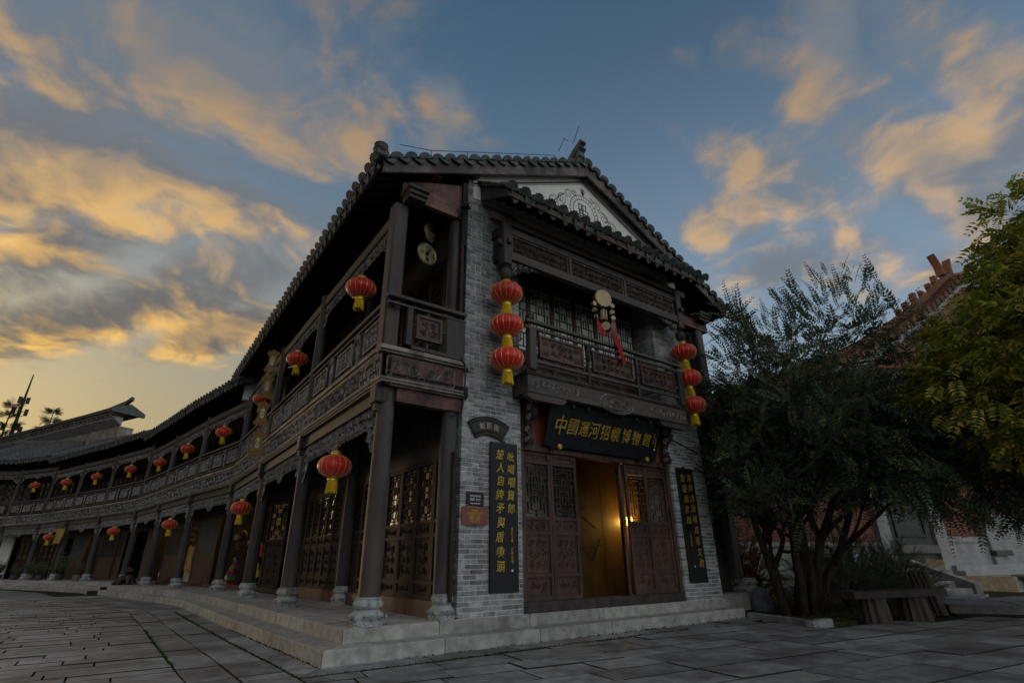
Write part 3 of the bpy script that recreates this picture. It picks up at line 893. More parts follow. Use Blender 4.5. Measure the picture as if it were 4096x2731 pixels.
# --- one bay of gallery front, 3.6 m long, shared by all bays (x along, y outwards)
LB = 3.6
def apron_profile(L_, drop_end, drop_mid, n=48):
    """lower edge of a carved apron, relative to its top"""
    pts = []
    for i in range(n + 1):
        s_ = i/n; e = min(s_, 1 - s_)*L_
        base = drop_mid*.80
        if e < .10: d = drop_end
        elif e < .34: d = base + (drop_end - base)*(1 - (e - .10)/.24)**2.2
        else: d = base
        d += .016*math.cos(e*34.0) if e > .08 else 0
        c = abs(s_ - .5)*L_
        if c < .34: d += (drop_mid*.40)*(.5 + .5*math.cos(math.pi*c/.34)) + .012*math.cos(c*40)
        pts.append((s_*L_, -d))
    return pts
def apron_meshes(L_, de, dm, seed):
    pr = apron_profile(L_, de, dm)
    pl = MB(); n = len(pr)
    vs = []
    for y in (-.015, .015):
        vs += [(x_, y, 0) for x_, z in pr] + [(x_, y, z) for x_, z in pr]
    fs = []
    for i in range(n - 1):
        fs += [(i, i + 1, n + i + 1, n + i), (2*n + i, 3*n + i, 3*n + i + 1, 2*n + i + 1), (n + i, n + i + 1, 3*n + i + 1, 3*n + i)]
    fs += [(0, n, 3*n, 2*n), (n - 1, 3*n - 1, 4*n - 1, 2*n - 1)]
    pl._add(vs, fs)
    rl = MB()
    rl.ridge(pr, .016, .022, .014); rl.ridge([(0, -.012), (L_, -.012)], .012, .02, .014)
    q = random.Random(seed)
    x_ = .06
    while x_ < L_ - .05:
        i = min(n - 1, max(0, round(x_/L_*(n - 1)))); d = -pr[i][1]
        k = max(1, round(d/.15))
        for j in range(k):
            cz_ = -d*(j + .5)/k; r_ = min(.075, d/k*.46)
            sp = spiral(x_ + q.uniform(-.015, .015), cz_ + q.uniform(-.01, .01), r_, q.uniform(1.1, 1.7), q.uniform(0, 6.28), 1 if q.random() < .5 else -1, 12)
            rl.ridge(sp, [r_*.24*(1 - .5*m/12) for m in range(13)], .034, .014)
            for m in range(2):
                a = q.uniform(0, 6.28); l = r_*q.uniform(.7, 1.1)
                rl.ridge([(x_ + r_*.9*math.cos(a) + l*t*math.cos(a + .8*t), max(-d + .01, min(-.01, cz_ + r_*.9*math.sin(a) + l*t*math.sin(a + .8*t)))) for t in (0, .4, .8)], [.004, r_*.2, .004], .024, .014)
        x_ += .125
    # medallion in the middle
    cm = L_/2; d = -pr[n//2][1]
    rl.ridge([(cm + (.20 + .012*math.cos(k*2.1))*math.cos(k*math.pi/12), -d*.52 + d*.42*math.sin(k*math.pi/12)) for k in range(25)], .014, .032, .014)
    scrolls(rl, cm - .15, cm + .15, -d*.85, -d*.2, .014, seed + 5, .034, .05, .25)
    return pl.mesh('apron', wood_carve_dk), rl.mesh('carving', wood_carve)
apron_lo = apron_meshes(LB, .62, .34, 3)
apron_up = apron_meshes(LB, .46, .27, 8)
# fascia between storeys
fb = MB(); fb.box(0, LB, -.12, 0, 3.12, 3.60)
fascia_me = fb.mesh('fascia', wood_beam)
fc = MB(); fc.prism([(-.17, 3.69), (.050, 3.665), (.066, 3.64), (.066, 3.605), (.03, 3.60), (.02, 3.575), (-.17, 3.575)], 0, LB, 'yz')
cap_rail_me = fc.mesh('cap_board', wood_cap)
fg = MB(); fg.prism([(0, 3.232), (.03, 3.222), (.034, 3.205), (.022, 3.192), (0, 3.19)], 0, LB, 'yz')
fg.tube([(x_*LB/24, .012, 3.165 + .003*(x_ % 2)) for x_ in range(25)], .016, 6)
mould_me = fg.mesh('moulding', wood_cap)
fr_ = MB(); fr_.box(.06, LB - .06, 0, .004, 3.245, 3.56)
ground_me = fr_.mesh('carved_ground', wood_carve_dk)
fr2 = MB(); frame_xz(fr2, .05, LB - .05, 3.24, 3.565, .0, .018, .018)
fret(fr2, .10, .78, 3.27, 3.535, .004); fret(fr2, LB - .78, LB - .10, 3.27, 3.535, .004)
scrolls(fr2, .82, 1.38, 3.27, 3.535, .004, 21, .018, .062); scrolls(fr2, LB - 1.38, LB - .82, 3.27, 3.535, .004, 22, .018, .062)
for rr in (1.0, .86):
    fr2.ridge([(LB/2 + .34*rr*math.cos(k*math.pi/16), 3.402 + .135*rr*math.sin(k*math.pi/16)) for k in range(33)], .012, .024, .004)
scrolls(fr2, LB/2 - .24, LB/2 + .24, 3.33, 3.475, .004, 23, .022, .05)
fascia_carve_me = fr2.mesh('carving', wood_carve)
lb_ = MB(); lb_.box(0.08, LB - .08, -.20, -.07, 2.955, 3.12); lb_.box(.08, LB - .08, -.21, -.055, 2.93, 2.955)
low_beam_me = lb_.mesh('beam', wood_beam)
hb = MB(); hb.cbox(-.105, .105, -.12, .028, 2.90, 3.155, .012); hb.box(-.05, .05, -.10, -.01, 2.80, 2.90); hb.box(-.06, .06, -.11, .0, 2.835, 2.86)
block_me = hb.mesh('bracket_block', wood_dark)
# balustrade of one bay
rb = MB(); rb.cbox(0, LB, -.125, -.015, 4.405, 4.465, .012); rb.box(0, LB, -.10, -.04, 4.315, 4.345)
rail_me = rb.mesh('hand_rail', wood_beam)
bb = MB(); bb.box(0.1, LB - .1, -.105, -.035, 3.745, 3.79)
for k in range(22):
    x_ = .16 + k*(LB - .32)/21; bb.box(x_ - .011, x_ + .011, -.085, -.060, 3.79, 4.315)
bottom_rail_me = bb.mesh('balusters', wood_dark)
pan_me = []
for sd in (41, 42, 43):
    p_ = MB(); cut_panel(p_, -.36, .36, 3.86, 4.24, -.075, sd); pan_me.append(p_.mesh('carved_panel', wood_carve))
tb = MB()
tb.lathe([(.022, 3.79), (.022, 3.88), (.035, 3.90), (.020, 3.93), (.034, 3.98), (.045, 4.05), (.030, 4.11), (.022, 4.13), (.04, 4.16), (.022, 4.20), (.02, 4.315)], 8, (0, -.06, 0))
tb.ridge(spiral(0, 4.22, .06, 1.3, 1.0, 1, 10), .014, .03, -.02)
turned_me = tb.mesh('turned_support', wood_carve, 40)
# upper beam
ub = MB(); ub.box(.08, LB - .08, -.19, -.06, 5.90, 6.06); ub.box(.08, LB - .08, -.16, -.05, 5.845, 5.87)
upper_beam_me = ub.mesh('upper_beam', wood_beam)
# inner leaves
leaf_lo = door_leaf_meshes(.5, 1.86, (.10, .42, .52, .04), wood_leaf, 50, glass_dk)
leaf_up = door_leaf_meshes(.5, 2.1, (.10, .30, .40, .05), wood_leaf, 60, glass_dk)

def bay_front(parent, i, z_eave, lower='doors', col=True, upper_leaves=7, floor=H2, inner=1.13):
    """everything of one gallery bay; i numbers the bay along the line of columns"""
    a, b = C[i], C[i + 1]
    L_ = (b - a).length; F = fr((a.x, a.y, 0), b - a); Q = F @ S(L_/LB, 1, 1)
    dz_ = z_eave - 6.5
    U = T(0, 0, dz_)
    f_ = inst(fascia_me, 'fascia', parent, Q)
    inst(ground_me, 'carved_ground', f_); inst(fascia_carve_me, 'carving', f_); inst(cap_rail_me, 'cap_board', f_); inst(mould_me, 'moulding', f_)
    inst(low_beam_me, 'beam', parent, Q)
    x0 = .36 if i == 0 else .11
    QA = F @ T(x0, 0, 0) @ S((L_ - x0 - .11)/LB, 1, 1)
    ap = inst(apron_lo[0], 'apron', parent, QA @ T(0, -.13, 2.925)); inst(apron_lo[1], 'carving', ap)
    ap = inst(apron_up[0], 'apron', parent, QA @ T(0, -.11, 5.84 + dz_)); inst(apron_up[1], 'carving', ap)
    inst(upper_beam_me, 'upper_beam', parent, Q @ U)
    r_ = inst(rail_me, 'balustrade', parent, Q); inst(bottom_rail_me, 'balusters', r_)
    for k in range(3):
        inst(pan_me[(i + k) % 3], 'carved_panel', r_, T(LB*(k + .5)/3, 0, 0) @ S(LB/L_*min(1, L_/LB), 1, 1))
        if k: inst(turned_me, 'turned_support', r_, T(LB*k/3, 0, 0))
    # floors and soffits
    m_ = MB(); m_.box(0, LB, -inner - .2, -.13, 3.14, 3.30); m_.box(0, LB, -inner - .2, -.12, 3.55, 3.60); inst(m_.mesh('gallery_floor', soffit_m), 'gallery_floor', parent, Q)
    return F, Q, L_

def column_set(parent, p, d, floor, top_lo, z_eave, up='round'):
    """ground column on its stone base and the post standing over it"""
    F = fr((p.x, p.y, 0), d)
    c = inst(column_mesh(top_lo - floor - .295), 'column', parent, F @ T(0, -.17, floor + .295))
    inst(base_me, 'column_base', c, T(0, 0, -.295))
    inst(block_me, 'bracket_block', parent, F)
    m_ = MB(); h = z_eave - .36
    if up == 'round': m_.lathe([(.10, 3.60), (.10, 4.4), (.096, h)], 14, (0, -.11, 0))
    else: m_.cbox(-.118, .118, -.228, .008, 3.60, h, .025)
    m_.build('post', wood_post, parent, 40, F)
    return F

def roof_bay(parent, p0, p1, z_e, ov, run, slope, cap, drip, row, m_, zr=0.0, trim=0.0):
    """one straight length of tiled roof over the line p0-p1"""
    L_ = (p1 - p0).length; F = fr((p0.x, p0.y, 0), p1 - p0)
    b = MB(); up = run*slope
    b.prism([(ov, z_e), (ov, z_e + .05), (ov - run, z_e + .05 + up), (ov - run, z_e + up)], -trim, L_ + trim, 'yz')
    o = b.build('roof', m_, parent, None, F)
    e = MB(); e.box(-trim, L_ + trim, ov - .03, ov + .015, z_e - .055, z_e + .03); e.build('eave_board', wood_beam, parent, None, F)
    n = int(L_/.24); rf = MB()
    for k in range(n + 1):
        x_ = k*L_/n
        rf.prism([(ov - .04, z_e - .07), (ov - .04, z_e - .004), (ov - 1.6, z_e - .004 + 1.56*slope), (ov - 1.6, z_e - .07 + 1.56*slope)], x_ - .03, x_ + .03, 'yz')
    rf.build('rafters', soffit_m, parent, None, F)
    a_ = math.atan(slope)
    eave_tiles(o, T(0, ov + .02, z_e + .05) @ RX(-a_), L_, cap, drip, row)
    return o

# ================================================================== CORNER BUILDING
XM = 2.81; PW = 1.06; WF = 5.62; YB = 11.9
corner = thing('corner_building', 'two-storey grey brick and dark timber corner building with gabled tile roof and black signboard', 'building')
ZE = 6.5; SL = 0.5
def roofz(x_): return ZE + SL*(4.48 - abs(x_ - XM))       # underside of the main roof

# ---- brick piers
BP, BL = .0625, .198
brick_store = []
def brick_courses(x0, x1, z0, ztop, pier, face='front', q=random.Random(5)):
    z = z0; k = 0
    while z < ztop(x0) - .03 or z < ztop(x1) - .03:
        xs_ = [x0]; x_ = x0 + (BL*.5 if k % 2 else BL*.98) + q.uniform(-.012, .012)
        while x_ < x1 - .03:
            xs_.append(x_); x_ += BL*.5 if q.random() < .28 else BL
            if x1 - x_ < .05: x_ = x1
        xs_.append(x1)
        for a, b in zip(xs_, xs_[1:]):
            zt = min(ztop(a), ztop(b))
            if z + BP <= zt: brick_store.append((a, b, z, pier, face))
        z += BP; k += 1
piers = []
for x0 in (0.0, WF - PW):
    m_ = MB()
    x1 = x0 + PW
    ztl, ztr = min(roofz(x0), 7.35) - .02, min(roofz(x1), 7.35) - .02
    m_.prism([(x0 + .012, H2), (x1 - .012, H2), (x1 - .012, ztr), (x0 + .012, ztl)], .003, .62, 'xz')
    p_ = m_.build('brick_pier', mortar_m, corner)
    piers.append(p_)
    zf = (lambda x_, m=min: m(roofz(x_), 7.3) - .02)
    brick_courses(x0, x1, H2 + .004, zf, p_)
brick_courses(0, .60, H2 + .004, lambda x_: 7.1, piers[0], 'left')        # return towards the porch
brick_courses(0, .50, 3.62, lambda x_: 6.6, piers[1], 'left')             # return inside the balcony recess
def brick_box(mb, a, b, z, face, x0):
    j = .0050; pr = rnd.uniform(.0, .004)
    if face == 'front': mb.cbox(a + j, b - j, -.004 - pr, .11, z + j, z + BP - j, .003)
    else: mb.cbox(x0 - .001 - pr, x0 + .1, a + j + (.115 if a < .01 else 0), b - j, z + j, z + BP - j, .003)
def bsize(t):
    a, b, z, p_, face = t
    x0 = 0 if p_ is piers[0] else WF - PW
    c = np.array([(a + b)/2, 0, z] if face == 'front' else [x0, (a + b)/2, z])
    return (b - a)/np.dot(c - CAM, c - CAM)*(1 if face == 'front' else .3)
brick_store.sort(key=bsize, reverse=True)
restb = {id(piers[0]): MB(), id(piers[1]): MB()}
for k, t in enumerate(brick_store):
    a, b, z, p_, face = t
    x0 = 0 if p_ is piers[0] else WF - PW
    if k < 300:
        m_ = MB(); brick_box(m_, a, b, z, face, x0)
        c = Vector(((a + b)/2, 0, z)) if face == 'front' else Vector((x0, (a + b)/2, z))
        m_.v = [(v[0] - c.x, v[1] - c.y, v[2] - c.z) for v in m_.v]
        m_.build('brick', brick_m, p_, None, T(*c))
    else:
        brick_box(restb[id(p_)], a, b, z, face, x0)
# the far bricks: same clay, colour varying brick by brick through a cell pattern
bm2 = mat('grey_brick_far', (0.20, 0.218, 0.225), (0.40, 0.425, 0.42), 8.0, 0.85, (1, 1, 1.5), 0.4, 0.25, vary=0, bumpd=0.006, patch=((0.09, 0.095, 0.11), 1.1, 0.46, 0.66, 0.75))
_t = bm2.node_tree; _N = NT(_t); _b = [n for n in _t.nodes if n.type == 'BSDF_PRINCIPLED'][0]
_rand = _N.node('ShaderNodeNewGeometry').outputs['Random Per Island']
_src = _b.inputs['Base Color'].links[0].from_socket
_h = _N.node('ShaderNodeHueSaturation'); _N.put(_h.inputs['Value'], _N.add(.60, _N.mul(_rand, .8))); _t.links.new(_src, _h.inputs['Color']); _t.links.new(_h.outputs[0], _b.inputs['Base Color'])
for p_ in piers:
    o = restb[id(p_)].build('bricks', bm2, p_); o['kind'] = 'stuff'

# ---- gable: white plaster with a black painted line and emblem
m_ = MB()
poly = [(.10, 6.80), (WF - .10, 6.80), (WF - .10, roofz(.10) - .03), (XM, roofz(XM) - .03), (.10, roofz(.10) - .03)]
m_.prism(poly, -.022, .3, 'xz'); gable = m_.build('gable_wall', plaster_m, corner)
m_ = MB()
def gline(o, w):
    a = (.10, roofz(.10) - o); b = (XM, roofz(XM) - o); c = (WF - .10, roofz(.10) - o)
    for p, q in ((a, b), (b, c)):
        m_._add([(p[0], -.0245, p[1]), (q[0], -.0245, q[1]), (q[0], -.0245, q[1] - w), (p[0], -.0245, p[1] - w)], [(0, 3, 2, 1)])
gline(.26, .042); gline(.325, .012)
m_.build('painted_line', paint_m, gable)
m_ = MB()
def stroke(pts, w):
    m_.ridge(pts, w, .0022, -.0225, -1)
cx_, cz_ = 2.80, 7.62
for r_ in (.43, .33):
    stroke([(cx_ + r_*.92*math.cos(k*math.pi/20), cz_ + r_*1.05*math.sin(k*math.pi/20)) for k in range(41)], .008)
for k in range(30):
    a = 2*math.pi*k/30; stroke([(cx_ + .33*.92*math.cos(a), cz_ + .33*1.05*math.sin(a)), (cx_ + .43*.92*math.cos(a + .06), cz_ + .43*1.05*math.sin(a + .06))], .005)
for k in range(-3, 4):
    a = R(k*14); stroke([(cx_, cz_ + .45), (cx_ + .10*math.sin(a) - .012, cz_ + .45 + .20*math.cos(a)), (cx_ + .10*math.sin(a) + .02, cz_ + .45 + .20*math.cos(a)), (cx_, cz_ + .45)], .005)
for s_ in (-1, 1):
    for (dx, dz_, r_, t_) in ((.40, .34, .13, 1.2), (.24, .42, .08, 1.3), (.58, .12, .17, 1.3), (.80, -.05, .20, 1.4), (.62, -.25, .14, 1.3), (.98, -.18, .12, 1.3)):
        stroke([(cx_ + s_*(x_), z) for x_, z in spiral(dx, cz_ + dz_, r_, t_, 2.6, -1, 18)], .0075)
        stroke([(cx_ + s_*(x_), z) for x_, z in spiral(dx + .03, cz_ + dz_, r_*.78, t_*.8, 2.9, -1, 14)], .005)
    for k in range(5):
        stroke([(cx_ + s_*(.50 + .05*k), cz_ + .32 - .05*k), (cx_ + s_*(.62 + .09*k), cz_ + .22 - .10*k), (cx_ + s_*(.66 + .12*k), cz_ + .02 - .11*k)], .006)
m_.build('painted_emblem', paint_m, gable)
FACE = Matrix(((1, 0, 0, 0), (0, 0, -1, 0), (0, 1, 0, 0), (0, 0, 0, 1)))      # text plane -> wall facing -y
put_text(SMALL['財'], paint_m, gable, T(2.80, -.024, 7.53) @ FACE @ S(.34, .36, .2))
put_text(SMALL['吅'], paint_m, gable, T(2.76, -.024, 7.76) @ FACE @ S(.26, .20, .2))

# ---- main roof
def main_roof():
    b = MB(); y0, y1 = -.16, YB
    for s_ in (-1, 1):
        pts = [(XM + s_*4.48, ZE), (XM + s_*4.48, ZE + .06), (XM, roofz(XM) + .06), (XM, roofz(XM))]
        b.prism(pts if s_ > 0 else pts[::-1], y0, y1, 'xz')
    o = b.build('main_roof', soffit_m, corner)
    # verge boards
    for s_ in (-1, 1):
        v = MB(); w = .20
        xe = 4.42
        pts = [(XM + s_*xe, roofz(XM + xe) - .16), (XM + s_*xe, roofz(XM + xe) + .10), (XM, roofz(XM) + .10), (XM, roofz(XM) - .24)]
        v.prism(pts if s_ > 0 else pts[::-1], y0 - .05, y0 - .003, 'xz'); v.build('verge_board', wood_verge, corner)
    a_ = math.atan(SL)
    # verge tiles facing the square
    for s_ in (-1, 1):
        l_ = 4.45/math.cos(a_)
        org = T(XM + s_*4.46, y0 - .055, ZE + .10)
        X = Vector((-s_*math.cos(a_), 0, math.sin(a_))); Y = Vector((0, -1, 0)); Z = X.cross(Y)
        if Z.z < 0: X = -X; Z = -Z; org = T(XM, y0 - .055, roofz(XM) + .09)
        mx = org @ Matrix(((X.x, Y.x, Z.x, 0), (X.y, Y.y, Z.y, 0), (X.z, Y.z, Z.z, 0), (0, 0, 0, 1)))
        eave_tiles(o, mx @ S(1, 1, .66), l_, cap_me, drip_me, None, .26)
    # long eaves
    row = row_mesh(4.7, tile_m)
    FL = fr((XM - 4.48, y0, 0), (0, 1)); FR = fr((XM + 4.48, YB, 0), (0, -1))
    for F in (FL, FR):
        e = MB(); e.box(0, YB - y0, -.03, .015, ZE - .055, ZE + .03); e.build('eave_board', wood_beam, corner, None, F)
        eave_tiles(o, F @ T(0, .03, ZE + .055) @ RX(-a_) @ S(1, 1, .82), YB - y0, cap_me, drip_me, row, .26)
    rf = MB()
    for k in range(50):
        y_ = .1 + k*.24
        if y_ > YB - .1: break
        for s_ in (-1, 1):
            pts = [(XM + s_*4.44, ZE - .065), (XM + s_*4.44, ZE - .004), (XM + s_*3.0, ZE - .004 + 1.44*SL), (XM + s_*3.0, ZE - .065 + 1.44*SL)]
            rf.prism(pts if s_ > 0 else pts[::-1], y_ - .03, y_ + .03, 'xz')
    rf.build('rafters', soffit_m, corner)
    # purlin ends under the verge
    for x_, r_ in ((-.62, .09), (.10, .10), (XM, .11), (WF - .10, .10)):
        p_ = MB(); p_.tube([(x_, -.10, roofz(x_) - .10), (x_, .6, roofz(x_) - .10)], r_, 12); p_.build('purlin', wood_end, corner, 40)
    # ridge with upturned nose
    rg = MB(); z = roofz(XM)
    rg.cbox(XM - .10, XM + .10, .5, YB + .1, z + .02, z + .30, .02); rg.tube([(XM, .3, z + .34), (XM, YB + .1, z + .34)], .085, 10)
    for k, (w, h0, h1) in enumerate(((.085, .05, .20), (.105, .20, .27), (.075, .27, .36))):
        pts_lo = [(.9, z + h0), (.45, z + h0 + .05), (.12, z + h0 + .17 + .07*k), (-.10 - .04*k, z + h0 + .35 + .05*k)]
        pts_hi = [(p[0] + .03, p[1] + h1 - h0) for p in pts_lo]
        rg.prism(pts_lo + pts_hi[::-1], XM - w, XM + w, 'yz')
    rg.build('ridge', tile_m, corner)
    # corner finial at the eave
    cf = MB(); cf.cbox(-1.78, -1.56, -.30, -.08, 6.60, 6.72, .02); cf.lathe([(.10, 0), (.12, .04), (.09, .09), (.11, .13), (.06, .17)], 12, (-1.68, -.22, 6.70)); cf.build('corner_finial', tile_m, corner)
    bk = MB(); bk.prism([(XM - 4.2, 5.8), (XM + 4.2, 5.8), (XM + 4.2, ZE), (XM, roofz(XM) - .05), (XM - 4.2, ZE)], YB - .4, YB - .2, 'xz'); bk.build('back_gable', plaster_m, corner)
    return o
main_roof()

# ---- pent roof over the balcony
PX0, PX1, PY, PZ = .27, 5.37, -.86, 6.41
PSL = .62/.86; pa = math.atan(PSL)
b = MB(); b.prism([(PY, PZ), (PY, PZ + .05), (0, PZ + .67), (0, PZ + .62)], PX0, PX1, 'yz')
pent = b.build('pent_roof', soffit_m, corner)
FP = fr((PX1, 0, 0), (-1, 0))                                    # x runs right to left, y outwards (-y world)
eave_tiles(pent, FP @ T(0, -PY + .02, PZ + .055) @ RX(-pa), PX1 - PX0, cap_me, drip_me, row_mesh(.75, tile_m), .26)
b = MB(); b.box(PX0, PX1, PY - .015, PY + .02, PZ - .05, PZ + .035); b.build('eave_board', wood_end, corner)
b = MB()
for k in range(22): 
    x_ = PX0 + .1 + k*(PX1 - PX0 - .2)/21
    b.prism([(PY + .03, PZ - .055), (PY + .03, PZ - .003), (-.02, PZ + .60), (-.02, PZ + .55)], x_ - .028, x_ + .028, 'yz')
b.build('rafters', soffit_m, corner)
for x_, s_ in ((PX0, -1), (PX1, 1)):
    b = MB(); b.prism([(PY, PZ - .05), (PY, PZ + .09), (0, PZ + .73), (0, PZ + .40)], x_ - .02 if s_ < 0 else x_ - .02, x_ + .02, 'yz'); b.build('verge_board', wood_post, corner)
    b = MB(); b.prism([(PY - .04, PZ + .09), (PY - .04, PZ + .14), (0, PZ + .80), (0, PZ + .73)], x_ - .07, x_ + .09, 'yz'); b.build('verge_course', tile_m, corner)
    for k in range(4):
        t = (k + .5)/4; b = MB(); b.cbox(x_ - .09, x_ + .10, -.11, .11, -.012, .022, .006); b.build('verge_tile', tile_m, corner, None, T(0, PY*(1 - t), PZ + .145 + .655*t) @ RX(pa))
b = MB(); b.box(PX0 + .1, PX1 - .1, -.20, -.023, PZ + .62, PZ + .72); b.build('flashing_course', tile_m, corner)

# ---- balcony recess: window wall, frieze, hanging posts, balustrade
HX = (.56, 5.05); HY = -.33
for hx in HX:
    b = MB(); b.cbox(hx - .085, hx + .085, HY - .085, HY + .085, 5.42, 6.36, .015)
    b.box(hx - .15, hx + .15, HY - .03, HY + .03, 5.80, 5.89); b.box(hx - .03, hx + .03, HY - .15, HY + .15, 5.80, 5.89)
    hp = b.build('hanging_post', wood_dark, corner)
    b = MB(); b.lathe([(.05, 5.42), (.09, 5.39), (.06, 5.36), (.085, 5.33), (.10, 5.27), (.085, 5.20), (.04, 5.15), (.02, 5.13)], 14, (hx, HY, 0))
    for k in range(7):
        pts = [((.094 - .00*j)*math.cos(k*.9 + j*.35)*(1 - .10*abs(j - 2)) + hx, HY + .094*math.sin(k*.9 + j*.35)*(1 - .10*abs(j - 2)), 5.34 - .035*j) for j in range(5)]
        b.tube(pts, .008, 5)
    b.build('carved_knob', wood_dark, hp, 40)
    b = MB(); b.box(hx - .06, hx + .06, HY + .085, .02, 6.08, 6.24); b.box(hx - .04, hx + .04, HY + .085, .02, 5.62, 5.74)
    b.M = fr((hx + .045, HY + .09, 0), (0, 1), (1, 0)); scrolls(b, .0, .24, 5.76, 6.06, 0, 77, .02, .06); b.M = None
    b.box(hx - .03, hx + .04, HY + .09, .0, 5.76, 6.08)
    b.build('outrigger', wood_dark, hp)
b = MB(); b.box(HX[0] + .085, HX[1] - .085, HY - .06, HY + .06, 5.55, 5.70); b.box(HX[0] + .085, HX[1] - .085, HY - .05, HY + .05, 6.06, 6.16)
b.box(HX[0] - .3, HX[1] + .3, HY - .055, HY + .055, 6.24, 6.37)
b.build('frieze_beam', wood_beam, corner)
b = MB(); b.box(HX[0], HX[1], HY + .01, HY + .03, 6.16, 6.24); b.build('frieze_board', wood_end, corner)
fx = [HX[0] + .085, 1.98, 3.42, HX[1] - .085]
for k in range(3):
    b = MB(); a, c = fx[k] + .03, fx[k + 1] - .03
    b.box(a, c, HY + .01, HY + .03, 5.70, 6.06)
    fp = b.build('frieze_panel', wood_carve_dk, corner)
    b = MB(); b.M = Matrix(((1, 0, 0, 0), (0, -1, 0, HY + .01), (0, 0, 1, 0), (0, 0, 0, 1)))
    scrolls(b, a + .03, c - .03, 5.73, 6.03, 0, 90 + k, .035, .052, .28); scrolls(b, a + .03, c - .03, 5.75, 6.0, 0.01, 190 + k, .03, .04, .3)
    frame_xz(b, a, c, 5.70, 6.06, 0, .03, .022)
    b.build('carving', mat('brown_carving_%d' % k, (0.11, 0.085, 0.07), (0.32, 0.25, 0.20), 9.0, .7, bump=.4), fp)
    b = MB(); b.box(fx[k] - .03, fx[k] + .03, HY - .05, HY + .05, 5.70, 6.06); b.build('mullion', wood_beam, corner)
for s_, hx in ((1, HX[0] + .085), (-1, HX[1] - .085)):                 # carved spandrels under the frieze
    b = MB(); pr = [(0, 0), (.62, 0), (.60, -.05), (.45, -.07), (.40, -.12), (.25, -.13), (.2, -.2), (.08, -.22), (.05, -.3), (0, -.3)]
    pr = [(hx + s_*x_, 5.55 + z) for x_, z in pr]
    b.prism(pr if s_ > 0 else pr[::-1], HY - .012, HY + .012, 'xz'); sp = b.build('spandrel', wood_carve_dk, corner)
    b = MB(); b.M = Matrix(((1, 0, 0, 0), (0, -1, 0, HY - .012), (0, 0, 1, 0), (0, 0, 0, 1)))
    for (dx, dz_, r_) in ((.09, -.10, .07), (.22, -.06, .055), (.34, -.05, .045), (.46, -.035, .032), (.09, -.22, .05), (.55, -.025, .022)):
        b.ridge(spiral(hx + s_*dx, 5.55 + dz_, r_, 1.4, 1, s_, 12), r_*.22, .02)
    b.build('carving', wood_carve, sp)
# window wall, six leaves
leaf_win = door_leaf_meshes(.585, 2.25, (.06, .24, .34, .05), wood_red, 70, glass_m)
WX0, WX1 = PW + .02, WF - PW - .02
for k in range(6):
    put_leaf(leaf_win, corner, T(WX0 + (k + 1)*(WX1 - WX0)/6, .50, 3.62) @ RZ(math.pi), 'window_leaf')
b = MB(); b.box(WX0, WX1, .46, .56, 5.87, 6.9); b.build('wall_panel', soffit_m, corner)
b = MB(); b.box(PW, WF - PW, -.36, .5, 3.50, 3.60); b.build('balcony_floor', soffit_m, corner)
# balcony beam with relief
BY = -.42; BX0, BX1 = .90, 4.73
b = MB(); b.cbox(BX0, BX1, BY, BY + .14, 3.30, 3.585, .01); b.box(BX0, BX0 + .12, BY + .14, -.004, 3.30, 3.585); b.box(BX1 - .12, BX1, BY + .14, -.004, 3.30, 3.585)
for s_ in (0, 1):
    pr = [(0, 3.30), (.78, 3.30), (.76, 3.23), (.66, 3.20), (.10, 3.20), (.0, 3.24)]
    pr = [((BX0 + x_) if s_ == 0 else (BX1 - x_), z) for x_, z in pr]
    b.prism(pr if s_ == 0 else pr[::-1], BY + .02, BY + .12, 'xz')
bal = b.build('balcony', wood_beam, corner)
b = MB(); b.M = Matrix(((1, 0, 0, 0), (0, -1, 0, BY), (0, 0, 1, 0), (0, 0, 0, 1)))
scrolls(b, BX0 + .04, BX0 + 1.05, 3.34, 3.55, 0, 31, .022, .085); scrolls(b, BX1 - 1.05, BX1 - .04, 3.34, 3.55, 0, 32, .022, .085)
mx_ = (BX0 + BX1)/2
for rr in (1, .82): b.ridge([(mx_ + .40*rr*math.cos(k*math.pi/14), 3.40 + .16*rr*math.sin(k*math.pi/14)) for k in range(29)], .014, .03)
scrolls(b, mx_ - .28, mx_ + .28, 3.32, 3.5, 0, 33, .026, .06)
b.build('carving', wood_carve, bal)
b = MB()
n = 90
pts = [(BX0 - .03 + (BX1 - BX0 + .06)*k/n, BY + .02, 3.62) for k in range(n + 1)]
b.tube(pts, [.044 + (.006 if k % 2 else -.004) for k in range(n + 1)], 8)
b.tube([(BX0 + .02, BY + .02, 3.62), (BX0 + .02, -.01, 3.62)], .042, 8); b.tube([(BX1 - .02, BY + .02, 3.62), (BX1 - .02, -.01, 3.62)], .042, 8)
b.build('rope_moulding', wood_dark, bal)
# balustrade with three carved panels
RX0, RX1 = BX0 + .02, BX1 - .05
b = MB(); b.cbox(RX0 - .04, RX1 + .06, BY - .04, BY + .04, 4.46, 4.515, .01); b.tube([(RX0 - .1, BY - .02, 4.36), (RX1 + .15, BY - .02, 4.36)], .03, 10)
b.box(RX0, RX1, BY - .02, BY + .02, 3.80, 3.845); b.box(RX0 + .08, RX1, BY - .012, BY + .012, 4.0, 4.03)
b.box(RX0 + .0, RX0 + .05, BY + .04, 0, 4.46, 4.51); b.box(RX1 - .0, RX1 + .05, BY + .04, 0, 4.46, 4.51); b.box(RX0 + .0, RX0 + .04, BY + .04, 0, 3.80, 3.845)
bl = b.build('balustrade', wood_beam, bal)
for x_ in (RX0 + .06, RX1 - .04):
    b = MB(); b.cbox(x_ - .065, x_ + .065, BY - .065, BY + .065, 3.65, 4.34, .012); b.build('post', wood_post, bal)
    b = MB(); b.cbox(x_ - .06, x_ + .06, BY - .04, BY + .08, 4.515, 4.60, .012); b.build('post_block', wood_dark, bal)
